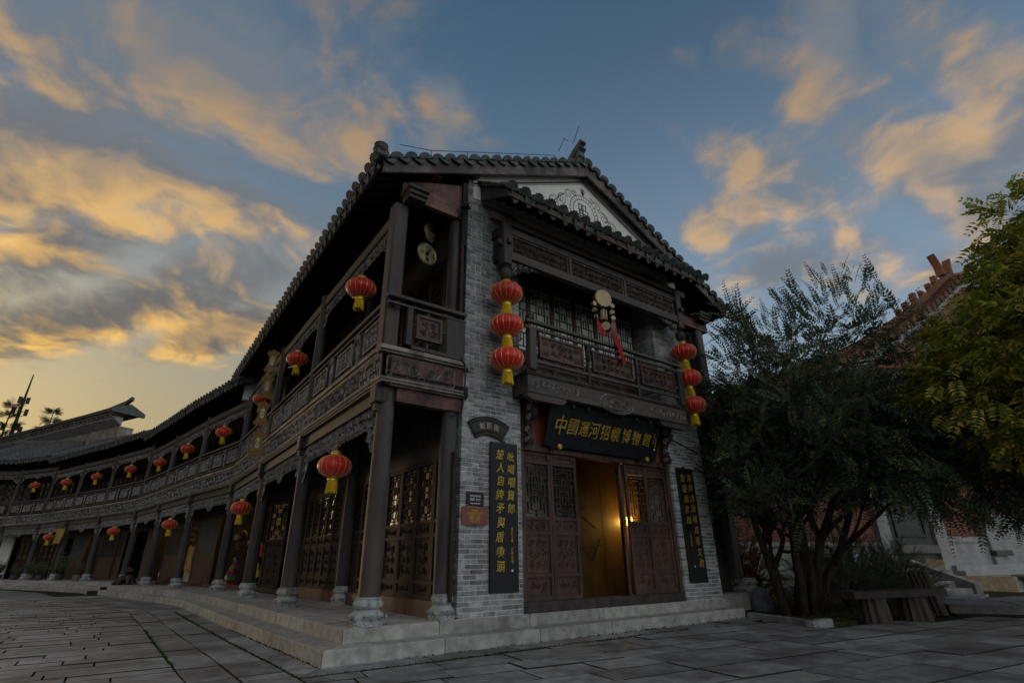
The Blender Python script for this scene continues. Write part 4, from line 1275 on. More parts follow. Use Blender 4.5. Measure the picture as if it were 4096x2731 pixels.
p3 = [(RX0 + .13, 2.17), (2.21, 3.39), (3.43, RX1 - .11)]
for k, (a, c) in enumerate(p3):
    if k:
        b = MB(); x_ = a - .02
        b.box(x_ - .024, x_ + .024, BY - .025, BY + .025, 3.65, 4.36)
        b.lathe([(.02, 4.36), (.032, 4.30), (.045, 4.26), (.028, 4.21), (.04, 4.17), (.05, 4.10), (.03, 4.04)], 10, (x_, BY - .02, 0))
        b.M = Matrix(((1, 0, 0, 0), (0, -1, 0, BY - .01), (0, 0, 1, 0), (0, 0, 0, 1))); b.ridge(spiral(x_, 4.16, .07, 1.3, 1, 1, 10), .016, .05); b.M = None
        b.build('turned_support', wood_dark, bal, 40)
    b = MB(); c0, c1 = a + .10, c - .14
    b.M = Matrix(((1, 0, 0, 0), (0, -1, 0, BY - .01), (0, 0, 1, 0), (0, 0, 0, 1)))
    b.box(c0, c1, -.01, .012, 3.92, 4.24)
    frame_xz(b, c0 - .03, c1 + .03, 3.89, 4.27, -.015, .035, .032)
    fret(b, c0 + .03, c0 + .17, 4.13, 4.22, .012, .008, .008); fret(b, c1 - .17, c1 - .03, 3.94, 4.03, .012, .008, .008)
    fret(b, c1 - .17, c1 - .03, 4.13, 4.22, .012, .008, .008); fret(b, c0 + .03, c0 + .17, 3.94, 4.03, .012, .008, .008)
    scrolls(b, c0 + .2, c1 - .2, 3.96, 4.2, .012, 40 + k, .016, .05)
    b.build('carved_panel', wood_red, bal)
    for q_ in range(4):
        x_ = a + .08 + q_*(c - a - .16)/3; m2 = MB(); m2.box(x_ - .014, x_ + .014, BY - .008, BY + .008, 3.845, 3.89 if 0 < q_ < 3 else 4.34); m2.build('baluster', wood_dark, bal)
# curved brackets under the balcony
for s_, x_ in ((1, 1.17), (-1, 4.43)):
    b = MB()
    pr = [(-.004, 2.62), (-.10, 2.58), (-.13, 2.66), (-.10, 2.76), (-.06, 2.84), (-.10, 2.95), (-.20, 3.02), (-.24, 3.10), (-.20, 3.17), (-.24, 3.24), (-.36, 3.30), (-.004, 3.30)]
    b.prism(pr, x_ - .05, x_ + .05, 'yz'); br = b.build('bracket', wood_dark, corner)
    b = MB(); b.M = T(x_ - .05, 0, 0) @ Matrix(((0, -1, 0, 0), (-1, 0, 0, 0), (0, 0, 1, 0), (0, 0, 0, 1)))
    for (u_, z, r_) in ((.07, 2.66, .05), (.08, 2.82, .05), (.12, 3.0, .06), (.14, 3.16, .06), (.22, 3.25, .045)): b.ridge(spiral(u_, z, r_, 1.5, 0, 1, 12), .012, .014)
    b.build('carving', wood_carve, br)

# ---- entrance
DX0, DX1 = PW, WF - PW
b = MB(); b.cbox(DX0, DX1, .02, .16, H2, .432, .008); b.build('threshold', wood_dark, corner)
b = MB(); b.cbox(DX0, DX0 + .07, .04, .16, .432, 3.35, .008); b.build('door_jamb', wood_red, corner)
b = MB(); b.cbox(DX1 - .07, DX1, .04, .16, .432, 3.35, .008); b.build('door_jamb', wood_red, corner)
b = MB(); b.cbox(DX0 + .07, DX1 - .07, .03, .16, 2.525, 2.635, .008); b.build('lintel', wood_red, corner)
b = MB(); b.box(DX0 + .07, DX1 - .07, .09, .14, 2.635, 3.52); b.build('transom_panel', redwall_m, corner)
leaf_door = door_leaf_meshes(.545, 2.09, (.145, .42, .52, .085), wood_red, 80, glass_dk)
leaf_open = door_leaf_meshes(.545, 2.09, (.145, .42, .52, .085), wood_red, 80, None or glass_dk)
for x_ in (DX0 + .075, DX0 + .625):
    put_leaf(leaf_door, corner, T(x_ + .545, .10, .434) @ RZ(math.pi))
for x_ in (DX1 - .075 - .545, DX1 - .075 - 1.095):
    put_leaf(leaf_door, corner, T(x_ + .545, .10, .434) @ RZ(math.pi), panes=False)
put_leaf(leaf_door, corner, T(3.31, .12, .434) @ RZ(R(48)), panes=False)         # leaf folded back into the room
put_leaf(leaf_door, corner, T(2.20, .12, .434) @ RZ(R(98)))
# the lit room behind
room_m = mat('varnished_panel', (0.15, 0.090, 0.028), (0.25, 0.150, 0.048), 3.5, .45, (1, 1, .3), .1, .4, vary=0)
def room():
    RX_ = 5.5
    b = MB(); b._add([(DX0, .2, .30), (RX_, .2, .30), (RX_, 3.2, .30), (DX0, 3.2, .30)], [(0, 1, 2, 3)]); b.build('room_floor', wood_dark, corner)
    b = MB(); b._add([(DX0, .2, 3.2), (RX_, .2, 3.2), (RX_, 3.2, 3.2), (DX0, 3.2, 3.2)], [(3, 2, 1, 0)]); b.build('room_ceiling', wood_dark, corner)
    b = MB(); b.box(DX0 - .02, DX0, .17, 3.2, .3, 3.2); b.build('room_wall', void_m, corner)
    b = MB(); b.box(RX_, RX_ + .02, .65, 3.2, .3, 3.2); b.build('room_wall', void_m, corner)
    b = MB(); b.box(DX0, RX_, 3.2, 3.25, .3, 3.2); b.build('room_wall', void_m, corner)
    b = MB(); b.box(DX1 + .01, RX_, .63, .65, .3, 3.2); b.build('room_wall', void_m, corner)
    for k in range(5):                                   # screen of varnished boards standing across the room
        x0 = 2.55 + k*.58; b = MB(); b.cbox(x0 + .003, x0 + .577, 1.62, 1.66, .31, 3.1, .003); b.build('screen_board', room_m, corner)
    b = MB()
    for (x0, z0, x1, z1) in ((3.62, 1.25, 3.95, .95), (3.95, .95, 4.2, 1.35), (3.75, 1.75, 4.1, 1.55), (3.6, 1.85, 3.85, 1.92), (3.9, 1.20, 4.25, 1.24)):
        b.tube([(x0, 1.615, z0), (x1, 1.615, z1)], .005, 4)
    b.build('painted_line', paint_m, corner)
room()
# wall lamp that lights the entrance
lamp_root = thing('wall_lamp', 'small lit lamp glowing on the panelling inside the doorway', 'lamp', (5.02, 1.60, 1.70))
b = MB(); b.lathe([(.03, -.09), (.06, -.08), (.065, .08), (.03, .09)], 12, (0, -.06, 0)); b.build('shade', emit('warm_lamp', (1.0, .55, .12), 1.6), lamp_root)
b = MB(); b.box(-.03, .03, -.02, .02, -.03, .03); b.build('mount', metal_m, lamp_root)
ld = bpy.data.lights.new('lamp_light', 'POINT'); ld.energy = 4.6; ld.color = (1.0, .56, .10); ld.shadow_soft_size = .07
lo = bpy.data.objects.new('lamp_light', ld); COL.objects.link(lo); lo.parent = lamp_root; lo.location = (0, -.14, 0)

# ---- gallery side
for i in range(3):
    F, Q, L_ = bay_front(corner, i, ZE)
    if i < 2:
        n = 7; w = L_/n
        for k in range(n):
            put_leaf(leaf_lo, corner, F @ T(k*w, -1.15 + .02*i, .49) @ S(w/.5, 1, 1))
        b = MB(); b.box(.3 if i == 0 else 0, L_, -1.22, -1.10, H2 - .01, .49); b.build('threshold', wood_red, corner, None, F)
        b = MB(); b.box(.2, L_, -1.20, -1.13, 2.35, 3.14); b.box(.75, L_, -1.6, -1.5, .3, 3.14); b.build('transom_panel', wood_dark, corner, None, F)
    n = 7; w = L_/n
    for k in range(n):
        put_leaf(leaf_up, corner, F @ T(k*w, -1.17, 3.62) @ S(w/.5, 1, 1), 'window_leaf')
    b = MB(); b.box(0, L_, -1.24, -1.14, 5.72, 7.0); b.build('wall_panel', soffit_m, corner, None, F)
for i in range(3):
    d = (C[i + 1] - C[i])
    column_set(corner, C[i] + (Vector((0, .20)) if i == 0 else Vector((0, 0))), d, H2, 3.12, ZE, 'square' if i == 0 else 'round')
# inner columns
for x_, y_ in ((-.135, .125), (-.20, 3.72), (-.24, 7.2)):
    c = inst(column_mesh(2.56), 'column', corner, T(x_, y_, H2 + .295)); inst(base_me, 'column_base', c, T(0, 0, -.295) @ S(.8, .9, 1))
    b = MB(); b.lathe([(.105, 3.60), (.10, 6.6)], 14, (x_ - .02, y_, 0)); b.build('post', wood_post, corner, 40)
# end of the gallery towards the square
b = MB(); b.box(-1.27, -.03, -.065, .05, 3.12, 3.60); fe = b.build('fascia', wood_end, corner)
b = MB(); b.prism([(.05, 3.69), (-.115, 3.665), (-.131, 3.64), (-.131, 3.605), (-.095, 3.60), (-.085, 3.575), (.05, 3.575)], -1.335, -.02, 'yz'); b.build('cap_board', wood_cap, fe)
b = MB(); b.prism([(-.065, 3.232), (-.095, 3.222), (-.099, 3.205), (-.087, 3.192), (-.065, 3.19)], -1.30, -.015, 'yz')
b.tube([(-1.29 + k*1.27/30, -.075, 3.165 + .004*(k % 2)) for k in range(31)], .018, 6); b.build('moulding', wood_cap, fe)
b = MB(); b.M = Matrix(((1, 0, 0, 0), (0, -1, 0, -.065), (0, 0, 1, 0), (0, 0, 0, 1)))
rim = []
for (sx_, sz_, a0) in ((-1, -1, 180), (1, -1, 270), (1, 1, 0), (-1, 1, 90)):
    ccx, ccz = -.695 + sx_*.49, 3.385 + sz_*.11
    rim += [(ccx + sx_*.0 + .03*math.cos(R(a0 + 90*t)), ccz + .03*math.sin(R(a0 + 90*t))) for t in (0, .5, 1)]
rim.append(rim[0]); b.ridge(rim, .010, .014)
for s_ in (-1, 1):
    xc = -.695
    b.ridge(spiral(xc + s_*.13, 3.385, .095, 1.7, math.pi if s_ > 0 else 0, s_, 22), [.016*(1 - .5*k/22) for k in range(23)], .026)
    b.ridge(spiral(xc + s_*.38, 3.40, .075, 1.6, 4.4 if s_ > 0 else 5.0, -s_, 20), [.014*(1 - .5*k/20) for k in range(21)], .024)
    b.ridge([(xc + s_*.06, 3.33), (xc + s_*.14, 3.29), (xc + s_*.24, 3.32), (xc + s_*.30, 3.40), (xc + s_*.36, 3.48), (xc + s_*.45, 3.46)], [.004, .012, .016, .016, .012, .004], .024)
    for (dx, dz_, a) in ((.22, 3.45, .6), (.27, 3.47, 1.0), (.20, 3.28, -.8), (.46, 3.33, -.4), (.44, 3.30, -1.0), (.04, 3.45, 1.4), (.04, 3.31, -1.4)):
        b.ridge([(xc + s_*(dx + .05*t*math.cos(a)), dz_ + .05*t*math.sin(a)) for t in (0, .5, 1)], [.004, .012, .003], .02)
b.build('carving', wood_carve, fe)
b = MB(); b.box(-1.02, -.03, -.02, .10, 2.93, 3.12); b.build('end_beam', wood_end, corner)
b = MB(); b.box(-1.2, -.03, -.02, .07, 6.25, 6.50); b.prism([(-1.2, 6.50), (-.03, 6.50), (-.03, 7.0), (-1.0, 6.62)], -.01, .06, 'xz'); b.build('end_beam', wood_end, corner)
b = MB()
for k, (o_, z) in enumerate(((0, 6.14), (.035, 6.21), (.07, 6.28))):
    b.cbox(-1.16 - o_*.3, -.86 + o_*.3, -.20 - o_, .05, z, z + .068, .008)
b.build('cornice_block', wood_dark, corner)
b = MB(); b.cbox(-1.31, -.02, -.135, -.025, 4.405, 4.465, .012); b.box(-1.29, -.02, -.10, -.05, 4.315, 4.345); re_ = b.build('hand_rail', wood_beam, corner)
b = MB(); b.box(-.98, -.90, -.10, -.02, 3.69, 4.315); b.box(-.34, -.03, -.09, .03, 3.69, 4.315); b.box(-.98, -.3, -.10, -.02, 3.69, 3.74); b.box(-.98, -.3, -.08, -.05, 4.05, 4.075); b.box(-.66, -.63, -.08, -.05, 3.74, 4.315); b.build('balusters', wood_post, corner)
b = MB(); b.M = Matrix(((1, 0, 0, 0), (0, -1, 0, -.085), (0, 0, 1, 0), (0, 0, 0, 1)))
b.box(-.82, -.47, 0, .02, 3.88, 4.20); frame_xz(b, -.85, -.44, 3.85, 4.23, -.01, .045, .04); scrolls(b, -.78, -.51, 3.92, 4.16, .02, 55, .015, .055); b.build('carved_panel', wood_red, corner)
# board closing the gallery floor at the pier
b = MB(); b.box(-.05, 0, .1, 11, 3.1, 3.7); b.build('gallery_edge', soffit_m, corner)

# ---- right-hand return with its own post and window
b = MB(); b.cbox(6.53, 6.77, .22, .46, H2 + .3, 6.25, .03); b.build('post', wood_post, corner)
c = inst(base_me, 'column_base', corner, T(6.95, .32, .30) @ S(1.35, 1.2, 1))
b = MB(); b.box(5.6, 7.25, .08, 1.2, 0.05, .30); b.build('side_plinth', stone_m, corner)
b = MB(); b.box(5.58, 6.95, .16, .5, .30, .345); b.build('side_ledge', stone_m, corner)
b = MB(); b.box(5.62, 6.6, .42, .50, .34, 2.2); b.box(5.62, 6.6, .40, .50, 2.2, 2.3); b.build('side_wall', wood_dark, corner)
put_leaf(leaf_up, corner, T(6.52, .40, 3.9) @ RZ(math.pi) @ S(1.7, 1, 1), 'window_leaf'); put_leaf(leaf_up, corner, T(6.52, .40, .9) @ RZ(math.pi) @ S(1.7, 1, .95), 'window_leaf')
b = MB(); b.box(5.62, 6.53, .42, .5, 2.9, 6.9); b.build('side_wall', wood_dark, corner)
b = MB(); b.box(5.6, 6.95, .20, .40, 6.02, 6.26); b.build('end_beam', wood_end, corner)
b = MB()
for o_, z in ((0, 6.20), (.035, 6.27), (.07, 6.34)): b.cbox(6.46 - o_*.3, 6.86 + o_*.3, .04 - o_, .4, z, z + .068, .008)
b.build('cornice_block', wood_dark, corner)
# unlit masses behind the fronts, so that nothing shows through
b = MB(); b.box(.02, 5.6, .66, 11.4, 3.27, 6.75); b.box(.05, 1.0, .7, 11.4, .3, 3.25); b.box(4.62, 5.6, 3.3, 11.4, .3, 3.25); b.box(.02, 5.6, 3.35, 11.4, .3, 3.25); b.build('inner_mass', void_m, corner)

# ================================================================== GALLERY ROW BEHIND THE CORNER BUILDING
shop_wood = mat('shop_door_wood', (0.020, 0.012, 0.009), (0.058, 0.032, 0.023), 6.0, .5, (1.4, 1.4, .3), .3, .4, vary=.2)
frost_m = mat('frosted_pane', (0.045, 0.062, 0.058), (0.075, 0.098, 0.09), 4.0, .6, bump=0, spec=.15, vary=.2)
def shop_leaf(parent, F, x0, x1, z0, glass, swing=0.0, y=-1.13):
    w = x1 - x0; h = 2.30 - z0 + .12
    b = MB(); st = .07
    b.cbox(0, st, -.022, .022, 0, h, .004); b.cbox(w - st, w, -.022, .022, 0, h, .004)
    for z, t in ((0, .10), (h*.42, .08), (h - .08, .08)): b.box(st, w - st, -.02, .02, z, z + t)
    b.box(st, w - st, -.010, .008, .10, h*.42); b.box(st + .05, w - st - .05, .008, .016, .16, h*.42 - .06)
    o = b.build('door_leaf', shop_wood, parent, None, F @ T(x0, y, z0) @ RZ(swing))
    b = MB(); b.box(st, w - st, -.008, .004, h*.42 + .08, h - .08); b.build('pane', glass, o)
    return o
def shop_bay(parent, i, leaves, openings, floor, lit=False):
    """inner wall of a bay: leaves [(s0, s1, glass, swing)], openings [(s0, s1)]"""
    a, b_ = C[i], C[i + 1]; L_ = (b_ - a).length; F = fr((a.x, a.y, 0), b_ - a)
    m_ = MB(); m_.box(0, L_, -1.20, -1.08, floor - .01, floor + .10); m_.build('threshold', wood_red, parent, None, F)
    m_ = MB(); m_.box(0, L_, -1.20, -1.10, 2.42, 3.14); m_.build('transom_panel', wood_dark, parent, None, F)
    for s0, s1, gl, sw in leaves: shop_leaf(parent, F, s0*L_, s1*L_, floor + .10, gl, sw)
    cuts = sorted([(l[0], l[1]) for l in leaves] + list(openings)); x_ = 0
    def boards(x0, x1): MB().box(x0, x1, -1.18, -1.10, floor + .10, 2.42).build('wall_board', shop_wood, parent, None, F)
    for s0, s1 in cuts:
        if s0 - x_ > .03: boards(x_*L_ + .005, s0*L_ - .005)
        x_ = max(x_, s1)
    if 1 - x_ > .02: boards(x_*L_ + .005, L_ - .01)
    for s0, s1 in openings:
        m_ = MB(); x0, x1 = s0*L_ - .1, s1*L_ + .3
        m_.box(x0, x1, -3.0, -2.95, floor, 2.9); m_.box(x0 - .03, x0, -3, -1.22, floor, 2.9); m_.box(x1, x1 + .03, -3, -1.22, floor, 2.9)
        m_.box(x0, x1, -3, -1.22, 2.9, 2.93); m_.box(x0, x1, -3, -1.2, floor - .02, floor + .005)
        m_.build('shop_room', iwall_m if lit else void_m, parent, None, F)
    return F, L_
def upper_inner(parent, i, dz_):
    a, b_ = C[i], C[i + 1]; L_ = (b_ - a).length; F = fr((a.x, a.y, 0), b_ - a)
    n = 7; w = L_/n
    for k in range(n): put_leaf(leaf_up, parent, F @ T(k*w, -1.17, 3.62) @ S(w/.5, 1, 1), 'window_leaf')
    m_ = MB(); m_.box(0, L_, -1.24, -1.14, 5.72, 6.9 + dz_); m_.build('wall_panel', soffit_m, parent, None, F)

# bay of the corner building that opens as a shop
F2_, L2_ = shop_bay(corner, 2, [(.10, .24, glass_dk, 0), (.975, 1.0, frost_m, 0)], [(.25, .975)], H2, True)
b = MB(); b.M = T(.70*L2_, -1.10, H2 + .12) @ RZ(R(62))
put_leaf(leaf_lo, corner, F2_ @ T(.30*L2_, -1.08, H2 + .12) @ RZ(R(18)) @ S(1.8, 1, 1.12))
roots = {}
dull_pane = mat('dull_pane', (0.016, 0.018, 0.017), (0.034, 0.038, 0.036), 3.0, .55, bump=0, spec=.12, vary=.2)
spec = [('gallery_building', 'dark timber gallery house with lower tiled eave joining the corner building', (3, 4, 5), 6.20, H2),
        ('gallery_building', 'dark timber gallery house curving away beyond the middle of the row', (6, 7, 8), 6.42, H3),
        ('gallery_building', 'farthest dark timber gallery house at the far left end of the row', (9, 10), 6.66, H3)]
row_far = row_mesh(3.7, tile_far)
layout = {3: ([(.0, .20, frost_m, 0), (.975, 1.0, frost_m, 0)], [(.22, .96)]),
          4: ([(.0, .40, frost_m, R(6)), (.97, 1.0, frost_m, 0)], [(.42, .95)]),
          5: ([(.03, .45, dull_pane, R(5))], [(.48, .96)]),
          6: ([(.82, .98, dull_pane, 0)], [(.25, .80)]),
          7: ([(.03, .40, dull_pane, R(6))], [(.44, .95)]),
          8: ([(.04, .36, frost_m, R(5))], [(.40, .90)]),
          9: ([], []), 10: ([], [])}
for nm, lab, bays, ze, floor in spec:
    g_ = thing(nm, lab, 'building', group='gallery houses along the street'); roots[bays[0]] = g_
    for i in bays:
        bay_front(g_, i, ze, floor=floor)
        if i < 9: shop_bay(g_, i, *layout[i], floor, i in (3, 4, 5, 7))
        else:
            a, b_ = C[i], C[i + 1]; L_ = (b_ - a).length; F = fr((a.x, a.y, 0), b_ - a)
            if i == 9:
                for k in range(7): put_leaf(leaf_lo, g_, F @ T(k*L_/7, -1.14, .45) @ S(L_/3.5, 1, 1))
                m_ = MB(); m_.box(0, L_, -1.2, -1.12, floor, .46); m_.box(0, L_, -1.2, -1.12, 2.28, 3.14); m_.build('transom_panel', wood_dark, g_, None, F)
            else:
                m_ = MB(); m_.box(0, L_, -1.2, -1.08, floor - .02, 3.14); m_.build('plaster_wall', plaster_m, g_, None, F)
        upper_inner(g_, i, ze - 6.5)
        p0, p1 = C[i], C[i + 1]
        roof_bay(g_, p0, p1, ze, .40, 3.9, .46, cap_far if i > 5 else cap_me, drip_far if i > 5 else drip_me, row_far, tile_far, trim=.0)
        d = p1 - p0
        column_set(g_, p0, d, floor, 3.12, ze)
        # solid mass behind and ridge
        F = fr((p0.x, p0.y, 0), d); L_ = d.length
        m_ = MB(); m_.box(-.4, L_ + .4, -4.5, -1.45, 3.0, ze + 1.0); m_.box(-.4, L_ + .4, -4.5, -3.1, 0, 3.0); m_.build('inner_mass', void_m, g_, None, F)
        m_ = MB(); m_.box(-.3, L_ + .3, -3.62, -3.40, ze + 1.74, ze + 2.06); m_.tube([(-.3, -3.51, ze + 2.08), (L_ + .3, -3.51, ze + 2.08)], .09, 8); m_.build('ridge', tile_far, g_, None, F)
    e = C[bays[0]]; d = C[bays[0] + 1] - e; F = fr((e.x, e.y, 0), d)
    m_ = MB(); m_.prism([(.44, ze - .10), (.44, ze + .11), (-3.5, ze + 1.93), (-3.5, ze + 1.62)], -.05, .0, 'yz'); m_.build('verge_board', wood_verge, g_, None, F)
last = C[11]; column_set(roots[9], last, C[11] - C[10], H3, 3.12, 6.66)

# ================================================================== THINGS ON AND ROUND THE BUILDINGS
# ---- lanterns
def lantern_meshes(d=.50):
    r_ = d/2; h = .160*d/.5; ns = 16
    b = MB(); prof = []
    nz = 12; n = ns*4
    vs, fs = [], []
    for j in range(nz + 1):
        t = j/nz; a = math.pi*(t - .5)*.90
        zz = h*math.sin(a)/math.sin(math.pi*.45); rr = .075 + (r_ - .075)*(max(0, math.cos(a)) - math.cos(math.pi*.45))/(1 - math.cos(math.pi*.45))
        for k in range(n):
            w_ = 2*math.pi*k/n; bul = 1 - .022*(1 - abs(math.sin(w_*ns/2)))*min(1, rr/r_*1.2)
            vs.append((rr*bul*math.cos(w_), rr*bul*math.sin(w_), zz))
    for j in range(nz):
        for k in range(n):
            k2 = (k + 1) % n; fs.append((j*n + k, j*n + k2, (j + 1)*n + k2, (j + 1)*n + k))
    b._add(vs, fs); body = b.mesh('body', red_m, 50)
    rb_ = MB()
    for k in range(ns):
        w_ = 2*math.pi*k/ns; pts = []
        for j in range(11):
            t = j/10; a = math.pi*(t - .5)*.90
            zz = h*math.sin(a)/math.sin(math.pi*.45); rr = .075 + (r_ - .075)*(max(0, math.cos(a)) - math.cos(math.pi*.45))/(1 - math.cos(math.pi*.45))
            pts.append((rr*.984*math.cos(w_), rr*.984*math.sin(w_), zz))
        rb_.tube(pts, .0046, 4, False)
    ribs = rb_.mesh('ribs', brass_m)
    c = MB(); c.lathe([(.074, h - .005), (.079, h + .004), (.074, h + .012), (.074, h + .03), (.079, h + .036), (.074, h + .044), (.072, h + .056), (.06, h + .058)], 20)
    top = c.mesh('top_cap', brass_m, 50)
    c = MB(); c.lathe([(.06, -h - .062), (.074, -h - .06), (.078, -h - .05), (.074, -h - .04), (.074, -h - .026), (.079, -h - .018), (.074, -h - .008), (.07, -h + .004)], 20)
    bot = c.mesh('bottom_cap', brass_m, 50)
    t_ = MB(); q = random.Random(4)
    t_.lathe([(.060, -h - .05), (.064, -h - .12), (.070, -h - .20)], 14, cap=False)
    for k in range(56):
        w_ = 2*math.pi*k/56; e = q.uniform(-.016, .012); f_ = q.uniform(.94, 1.08)
        t_.tube([(.066*math.cos(w_), .066*math.sin(w_), -h - .055), (.071*f_*math.cos(w_ + q.uniform(-.05, .05)), .071*f_*math.sin(w_), -h - .14), (.080*f_*math.cos(w_ + q.uniform(-.08, .08)), .080*f_*math.sin(w_), -h - .225 + e)], [.0045, .004, .003], 3, False)
    tas = t_.mesh('tassel', tassel_m)
    return body, ribs, top, bot, tas, h
LM = lantern_meshes()
def lantern(p, label, group, cord=.1, tilt=0.0, sc_=1.0):
    o = thing('red_lantern', label, 'lantern', p, rnd.uniform(0, 3), group)
    o.rotation_euler = (tilt*rnd.uniform(-1, 1), tilt*rnd.uniform(-1, 1), rnd.uniform(0, 3)); o.scale = (sc_,)*3
    bd = inst(LM[0], 'body', o); inst(LM[1], 'ribs', bd); inst(LM[2], 'top_cap', o); inst(LM[3], 'bottom_cap', o); inst(LM[4], 'tassel', o)
    if cord > 0:
        b = MB(); b.tube([(0, 0, LM[5] + .05), (0, 0, LM[5] + .05 + cord)], .004, 5); b.build('cord', metal_m, o)
    return o
ORD = ['first', 'second', 'third', 'fourth', 'fifth', 'sixth', 'seventh', 'eighth', 'ninth', 'tenth']
zu = [5.27, 5.27, 5.25, 5.0, 5.0, 5.0, 5.15, 5.15, 5.2, 5.3]
for i in range(10):
    m_ = (C[i] + C[i + 1])/2; d = (C[i + 1] - C[i]).normalized(); n = Vector((-d.y, d.x))
    if i == 0: m_ = Vector((-1.27, 1.47))
    p = m_ - n*.07
    lantern((p.x, p.y, zu[i]), '%s red lantern along the upper gallery, counting from the corner post' % ORD[i], 'lanterns in the upper gallery', .38, .05, rnd.uniform(.96, 1.04))
k = 0
for i in (0, 2, 4, 6, 8):
    m_ = (C[i] + C[i + 1])/2; d = (C[i + 1] - C[i]).normalized(); n = Vector((-d.y, d.x))
    if i == 0: m_ = Vector((-1.27, 1.72))
    p = m_ - n*.07
    lantern((p.x, p.y, 2.31 if i < 6 else 2.4), '%s red lantern under the ground-floor aprons, counting from the corner column' % ORD[k], 'lanterns in the lower gallery', .18, .05, rnd.uniform(.97, 1.04)); k += 1
for hx, side in ((HX[0], 'left'), (HX[1], 'right')):
    for j, (z, w_) in enumerate(((4.895, 'top'), (4.33, 'middle'), (3.765, 'bottom'))):
        lantern((hx + (.0 if hx < 2 else .02*j) + .0, HY - .02, z), '%s red lantern of the string of three beside the %s end of the balcony' % (w_, side), 'lantern strings on the facade', .06 if j else .05, .04, 1.05)

# ---- signboard over the door
def sx(o, z=0): return o
sign = thing('signboard', 'large black signboard with nine gold characters leaning out over the doorway', 'sign', (2.795, -.03, 2.62))
tl = math.atan2(.23, .67); SB = RX(tl)
b = MB(); b.cbox(-1.325, 1.325, -.02, .02, 0, .708, .006); b.build('board', board_m, sign, None, SB)
FACEB = FACE
for ch, x_ in zip('中國運河招幌博物館', (1.725, 1.985, 2.23, 2.475, 2.735, 2.985, 3.265, 3.525, 3.80)):
    s_ = {'中': .30, '國': .27, '運': .25, '河': .27, '館': .235}.get(ch, .25)
    put_text(BRUSH[ch], gold_m, sign, SB @ T((x_ - 2.795)*.985, -.022, .36) @ FACE @ S(s_*.88, s_*1.08, .35), 'gilt_character')
for k, (t_, x_, z) in enumerate((('癸巳仲春', 3.975, .40), ('幼彦成書', 4.03, .34))):
    put_text(SMALL[t_], gold_m, sign, SB @ T(x_ - 2.795, -.022, z) @ FACE @ RZ(R(-90)) @ S(.045, .030, .2), 'signature')
b = MB(); b.box(4.01 - 2.795, 4.045 - 2.795, -.024, -.02, .19, .225); b.build('seal', plaster_m, sign, None, SB)
for x_ in (1.66, 3.70):
    b = MB(); b.tube([(x_ - 2.795, .08, -.03), (x_ - 2.795, -.16, -.03)], .030, 12); b.build('support_peg', wood_red, sign, 40)
    b = MB(); b.tube([(x_ - 2.795, -.16, -.03), (x_ - 2.795, -.185, -.03)], .040, 14); b.build('gilt_end', gold_m, sign, 40)
# small spotlights in a row under the balcony
for k, x_ in enumerate((1.90, 2.22, 2.63, 3.01, 3.40, 3.76)):
    o = thing('spot_lamp', '%s small dark lamp from the left under the balcony beam, above the signboard' % ORD[k], 'lamp', (x_ + .02, -.30, 3.28), group='small lamps above the signboard')
    b = MB(); b.lathe([(.012, -.03), (.028, -.03), (.030, .02), (.022, .055), (.010, .06)], 10, (0, 0, -.03)); b.build('housing', metal_m, o, 40)
    b = MB(); b.tube([(0, 0, .03), (0, .02, .22)], .005, 5); b.build('stem', metal_m, o)
# ---- couplet boards on the piers
def couplet(x0, x1, label, right, left, sig, sigx, sigz):
    o = thing('couplet_board', label, 'sign', ((x0 + x1)/2, 0, .57), group='couplet boards on the piers')
    w = (x1 - x0)/2
    b = MB(); b.cbox(-w, w, -.045, -.010, 0, 1.995, .005); b.build('board', board_m, o)
    b = MB(); b.box(-.03, .03, -.03, -.008, 1.995, 2.03); b.build('hanger', metal_m, o)
    for txt, x_, z0, st in (right, left):
        for k, ch in enumerate(txt):
            put_text(BRUSH[ch], gold_m, o, T(x_ + .008*((k*7) % 3 - 1), -.047, z0 - k*st) @ FACE @ S(.138, .15, .25), 'gilt_character')
    for k, t_ in enumerate(sig):
        put_text(SMALL[t_], gold_m, o, T(sigx, -.047, sigz - k*.26) @ FACE @ RZ(R(-90)) @ S(.052, .034, .2), 'signature')
    b = MB(); b.box(sigx - .012, sigx + .012, -.048, -.044, sigz - .47, sigz - .44); b.build('seal', plaster_m, o)
couplet(.475, .952, 'black couplet board with gold characters on the pier left of the door', ('吆喝唱貨郎', .115, 1.80, .182), ('楚人自誇矛與盾喚頭', -.075, 1.82, .188), ('癸巳仲春', '幼彦成書'), .125, .72)
couplet(4.70, 5.19, 'black couplet board with gold characters on the pier right of the door', ('宋邦沽酒幟高著文君', .10, 1.82, .188), ('當壚鳳求凰', -.09, 1.80, .188), ('丁酉年夏月',), -.09, .72)
# ---- fan-shaped street sign
fan = thing('fan_sign', 'dark fan-shaped carved street name sign on the left brick pier', 'sign', (.452, 0, 2.66))
pts = []
R0, R1 = .40, .66; ctr = -.40
for k in range(15): a = R(90 + 34 - 68*k/14); pts.append((R1*math.cos(a)*.98, ctr + R1*math.sin(a)))
for k in range(15): a = R(90 - 34 + 68*k/14); pts.append((R0*math.cos(a)*.98, ctr + R0*math.sin(a)))
b = MB(); b.prism(pts, -.035, -.010); b.build('board', wood_dark, fan)
b = MB(); b.M = Matrix(((1, 0, 0, 0), (0, -1, 0, -.035), (0, 0, 1, 0), (0, 0, 0, 1)))
b.ridge(pts + [pts[0]], .010, .012)
for k in range(16):
    a = R(90 + 30 - 60*k/15)
    for rr in (.615, .445): b.ridge(spiral(rr*math.cos(a)*.98, ctr + rr*math.sin(a), .017, 1.2, k, 1, 7), .005, .008)
b.build('carving', wood_dark, fan)
